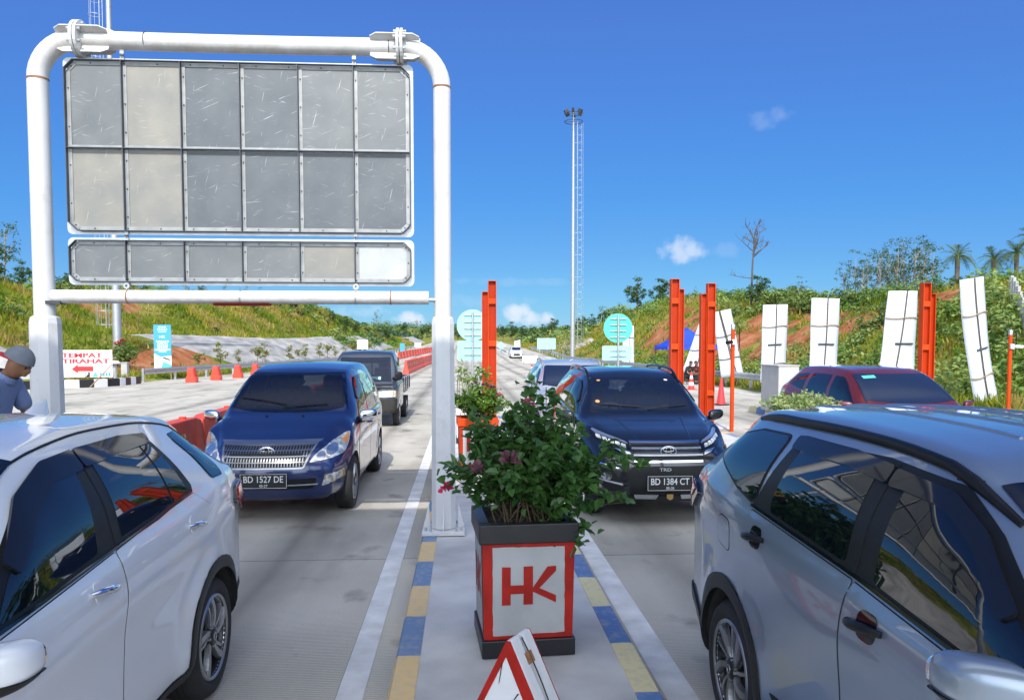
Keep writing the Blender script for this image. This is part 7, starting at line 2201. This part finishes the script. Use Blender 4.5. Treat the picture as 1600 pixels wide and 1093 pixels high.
# left skyline
put(airy, 12, 60, 346, 5.5, 'tall loose tree at the left picture edge, on the left hill')
put(broad, -12, 58, 372, 5.0, 'dense tree at the left picture edge, behind the loose tree')
put(broad, 38, 66, 412, 5.0, 'small dark tree just left of the gantry post, on the left hill')
for i, (px, yt, Y, kd) in enumerate(((108, 428, 66, 0), (135, 436, 74, 1), (165, 446, 80, 0), (228, 442, 86, 0), (262, 440, 84, 1), (292, 438, 88, 1), (318, 446, 92, 0), (352, 446, 96, 1), (384, 444, 98, 1), (408, 447, 100, 1), (436, 452, 108, 0), (462, 459, 114, 0))):
    put(broad if kd == 0 else airy, px, Y, yt, 5.0 if kd == 0 else 5.5, 'tree on the left hill top, seen between the sign boards and the lower pipe', grp='trees seen between the sign boards and the lower pipe')
put(broad, 483, 128, 456, 5.0, 'slim tree on the left hill below the right end of the lower pipe')
for i, (px, yt, Y) in enumerate(((500, 488, 130), (520, 486, 134), (540, 492, 138), (556, 497, 146), (470, 478, 128), (512, 505, 126), (536, 512, 134), (575, 507, 165), (604, 509, 180))):
    put(broad, px, Y, yt, 5.0, 'dense green tree in the group on the left hill behind the pickup')
put(airy, 590, 240, 484, 5.5, 'lone tree standing on the far ridge left of the gantry post', var=1)
put(broad, 630, 300, 500, 5.0, 'small round tree on the far ridge beside the cloud')
# far trees round the road's end
for i, (px, yt, Y) in enumerate(((716, 507, 330), (745, 504, 335), (786, 504, 320), (800, 502, 300), (818, 507, 290), (834, 506, 280), (848, 506, 250), (864, 495, 215), (856, 505, 235), (878, 510, 200), (888, 506, 185), (772, 506, 340), (690, 506, 350), (668, 506, 360), (660, 508, 330))):
    put(broad, px, Y, yt, 5.0, 'distant tree in the belt where the road disappears')
# right skyline
put(broad, 995, 108, 432, 5.0, 'dark dense tree on the right hill, left one of the close pair')
put(broad, 1030, 104, 430, 5.0, 'dark dense tree on the right hill, right one of the close pair')
put(airy, 940, 140, 474, 5.5, 'slim dark tree left of the close pair on the right hill')
put(broad, 910, 165, 489, 5.0, 'low tree beside the clear light mast on the right hill'); put(broad, 925, 150, 490, 5.0, 'low tree between the clear light mast and the slim dark tree')
put(airy, 1062, 90, 448, 5.5, 'thin low tree behind the orange post pair over the black SUV'); put(airy, 1085, 84, 444, 5.5, 'thin low tree just right of the orange post pair over the black SUV'); put(airy, 1120, 78, 442, 5.5, 'thin low tree left of the bare dead tree')
put(deadk, 1173, 62, 352, 5.0, 'tall bare dead tree with forked branches on the right hill', rz=.6)
put(broad, 1182, 61, 424, 5.0, 'rounded bush like tree at the foot of the bare dead tree')
put(airy, 1251, 56, 424, 5.5, 'small single tree with a round tuft between the dead tree and the slender grove', var=2)
for i, (px, yt, Y) in enumerate(((1318, 404, 51), (1335, 378, 50), (1352, 386, 52), (1368, 374, 50), (1384, 368, 51), (1400, 366, 49), (1412, 360, 50), (1426, 358, 49), (1440, 362, 50), (1452, 372, 48), (1376, 384, 49), (1434, 370, 51), (1345, 402, 49), (1395, 372, 52))):
    put(airy, px, Y, yt, 5.5, 'slender sparse tree in the pale grove on the right hill')
put(palmk, 1492, 43, 384, 5.6, 'palm on the right hill, leftmost and clear against the sky', var=0)
put(palmk, 1548, 42, 388, 5.6, 'broad palm on the right hill, middle one', var=1)
put(palmk, 1585, 41, 378, 5.6, 'palm on the right hill close to the picture edge', var=0, rz=2)
put(palmk, 1612, 38, 352, 5.6, 'tallest palm, cut by the right picture edge', var=1, rz=4)
put(broad, 1494, 40, 420, 5.0, 'small bushy tree at the foot of the leftmost palm')
for px, Y, yt in ((1330, 47, 448), (1352, 46, 444), (1376, 46, 441), (1400, 45, 440), (1425, 45, 442), (1448, 44, 446), (1210, 58, 446), (1228, 57, 442), (1275, 53, 446), (1300, 51, 448), (1250, 54, 448), (1530, 39, 420), (1552, 38, 424), (1470, 43, 446), (1505, 38, 440)):
    put(bushk, px, Y, yt, 2.0, 'leafy bush on the crest of the right hill', cat='bush')
# planted saplings along the guardrail, left
for i in range(17):
    Y = 51 + 4.2 * i + random.uniform(-1, 1); x = road_l(Y) - 2.2 - random.uniform(0, .8)
    sapk.put(Vector((x, Y, H(x, Y)[0])), 'yellow green sapling planted at the foot of the left slope behind the guardrail', random.uniform(.75, 1.25), cat='sapling')
fl = bush('flowering_plant', 'plant with reddish leaves growing round the foot of the left light mast', (-21.6, 50.2, H(-21.6, 50.2)[0]), 77, 30, .5, .7, 2.0, M['leaf_scrub'], .30, .16, 16, flowers=[(-.2, -.3, 1.55, .22, 'petal_rust'), (.15, -.3, 1.7, .2, 'petal_rust'), (-.5, -.3, 1.0, .16, 'petal_rust')], base_r=.3)


# ------------------------------------------------------------------ ground cover
def scatter_grass():
    rng = random.Random(5)
    def blades(name, n, side, Y0, Y1, dmax, h0, h1, mat, prob=None):
        mb = MB(); k = [mb.mi(q) for q in (mat if isinstance(mat, list) else [mat])]; vs, fs, ms = mb.v, mb.f, mb.m; c = 0
        while c < n:
            u = rng.random(); Y = Y0 * (Y1 / Y0) ** u; d = rng.uniform(.5, dmax)
            x = road_l(Y) - d if side < 0 else road_r(Y) + d
            z, s = H(x, Y)
            if rng.random() < s * 1.6: c += .3; continue
            if prob and rng.random() > prob(Y, d): c += .1; continue
            sc = 1 + (Y - 40) / 110; nv = fbm(x * .22, Y * .22, 21) + rng.gauss(0, .18); mi = k[0] if len(k) == 1 else k[0] if -.04 < nv < .27 else k[1] if nv <= -.04 else k[2]; tall = 1 + .7 * max(-.6, fbm(x * .5, Y * .5, 31))
            for q in range(5):
                a = rng.uniform(0, 6.28); w = .05 * sc * rng.uniform(.6, 1.3); hh = rng.uniform(h0, h1) * (.8 + .2 * sc) * tall; lx, ly = rng.gauss(0, .16), rng.gauss(0, .16)
                ox, oy = rng.gauss(0, .14 * sc), rng.gauss(0, .14 * sc); p = Vector((x + ox, Y + oy, z - .06)); o = len(vs)
                vs += [p + Vector((math.cos(a) * w, math.sin(a) * w, 0)), p - Vector((math.cos(a) * w, math.sin(a) * w, 0)), p + Vector((lx, ly, hh))]; fs.append([o, o + 1, o + 2]); ms.append(mi)
            c += 1
        mb.sm = [False] * len(fs)
        mb.build(name, kind='stuff')
    rev = lambda Y, d: 0 if (56 < Y < 165 and 2.3 < d < 7.7) or (20 < Y < 43 and 2.2 < d < 9.2) else 1
    blades('hillside_grass', 19000, -1, 40, 210, 21, .18, .55, [M['grass'], M['grass_green'], M['grass_dry']], rev)
    blades('hillside_grass', 17000, 1, 22, 220, 19, .18, .55, [M['grass'], M['grass_green'], M['grass_dry']])
    blades('verge_grass', 2500, 1, 22, 90, 2.6, .08, .22, M['verge_grass']); blades('verge_grass', 2500, -1, 41, 110, 2.4, .08, .2, M['verge_grass'])


def scatter_scrub():
    rng = random.Random(9)
    def go(name, n, side, Y0, Y1, dlo, dhi, per, ls, r0, r1, prob, mats):
        mb = MB(); c = 0; tries = 0
        while c < n and tries < 60000:
            tries += 1
            Y = Y0 * (Y1 / Y0) ** rng.random(); d = rng.uniform(dlo, dhi); x = road_l(Y) - d if side < 0 else road_r(Y) + d; z, s = H(x, Y)
            if rng.random() > prob(x, Y, d) * max(0, 1 - s * 1.4): continue
            r = rng.uniform(r0, r1); m = rng.choice(mats); sc = 1 + max(0, (Y - 45)) / 120
            for q in range(int(per * r / r1)):
                e = rdir(rng, -.3); p = Vector((x, Y, z + r * .35)) + Vector((e.x, e.y, e.z * .8)) * r * rng.random() ** .4
                card(mb, p, (e * .8 + rdir(rng) * .7 + Vector((0, 0, .5))).normalized(), ls * sc * rng.uniform(.6, 1.2), m, rng)
            c += 1
        mb.build(name, kind='stuff')
    def pr(x, Y, d):
        k = .5 + .9 * fbm(x * .16, Y * .16, 11)
        if Y < 46: return min(1, .75 + k * .4)
        if 9.5 < d: return min(1, .55 + k)
        if Y < 66: return max(0, k * 1.1) if d < 6 else max(0, k * .5)
        return max(0, k * .45 - .05)
    def pl(x, Y, d):
        k = .5 + .9 * fbm(x * .13, Y * .13, 17)
        if Y > 112: return min(1, .6 + k)
        if d > 14: return min(1, .25 + k)
        return max(0, k * .5 - .2) * (0 if d < 8 and Y > 56 else 1)
    go('hillside_scrub', 640, 1, 23, 110, 2.6, 17, 95, .125, .45, 1.05, pr, [LS, LS, M['leaf_tree'], LB])
    go('hillside_scrub', 420, -1, 44, 210, 3.5, 24, 80, .16, .5, 1.15, pl, [LS, LB, M['leaf_tree'], LY])
    go('far_woods', 420, 1, 110, 330, 5, 60, 70, .26, 1.0, 2.2, lambda x, Y, d: .8, [M['leaf_tree'], LS])
    go('far_woods', 420, -1, 190, 330, 8, 90, 70, .26, 1.0, 2.2, lambda x, Y, d: .8, [M['leaf_tree'], LS, LA])
    # the wooded ridge closing the valley
    mb = MB()
    for k in range(700):
        Y = rng.uniform(345, 470); x = rng.uniform(-130, 110); z = H(x, Y)[0]; r = rng.uniform(1.5, 3.2); m = rng.choice([M['leaf_tree'], LS, LA])
        for q in range(42):
            e = rdir(rng, -.2); card(mb, Vector((x, Y, z + r * .5)) + Vector((e.x, e.y, e.z * 1.2)) * r * rng.random() ** .4, (e + rdir(rng) * .6 + Vector((0, 0, .4))).normalized(), .55 * rng.uniform(.6, 1.2), m, rng)
    mb.build('far_woods', kind='stuff')


scatter_grass(); scatter_scrub()
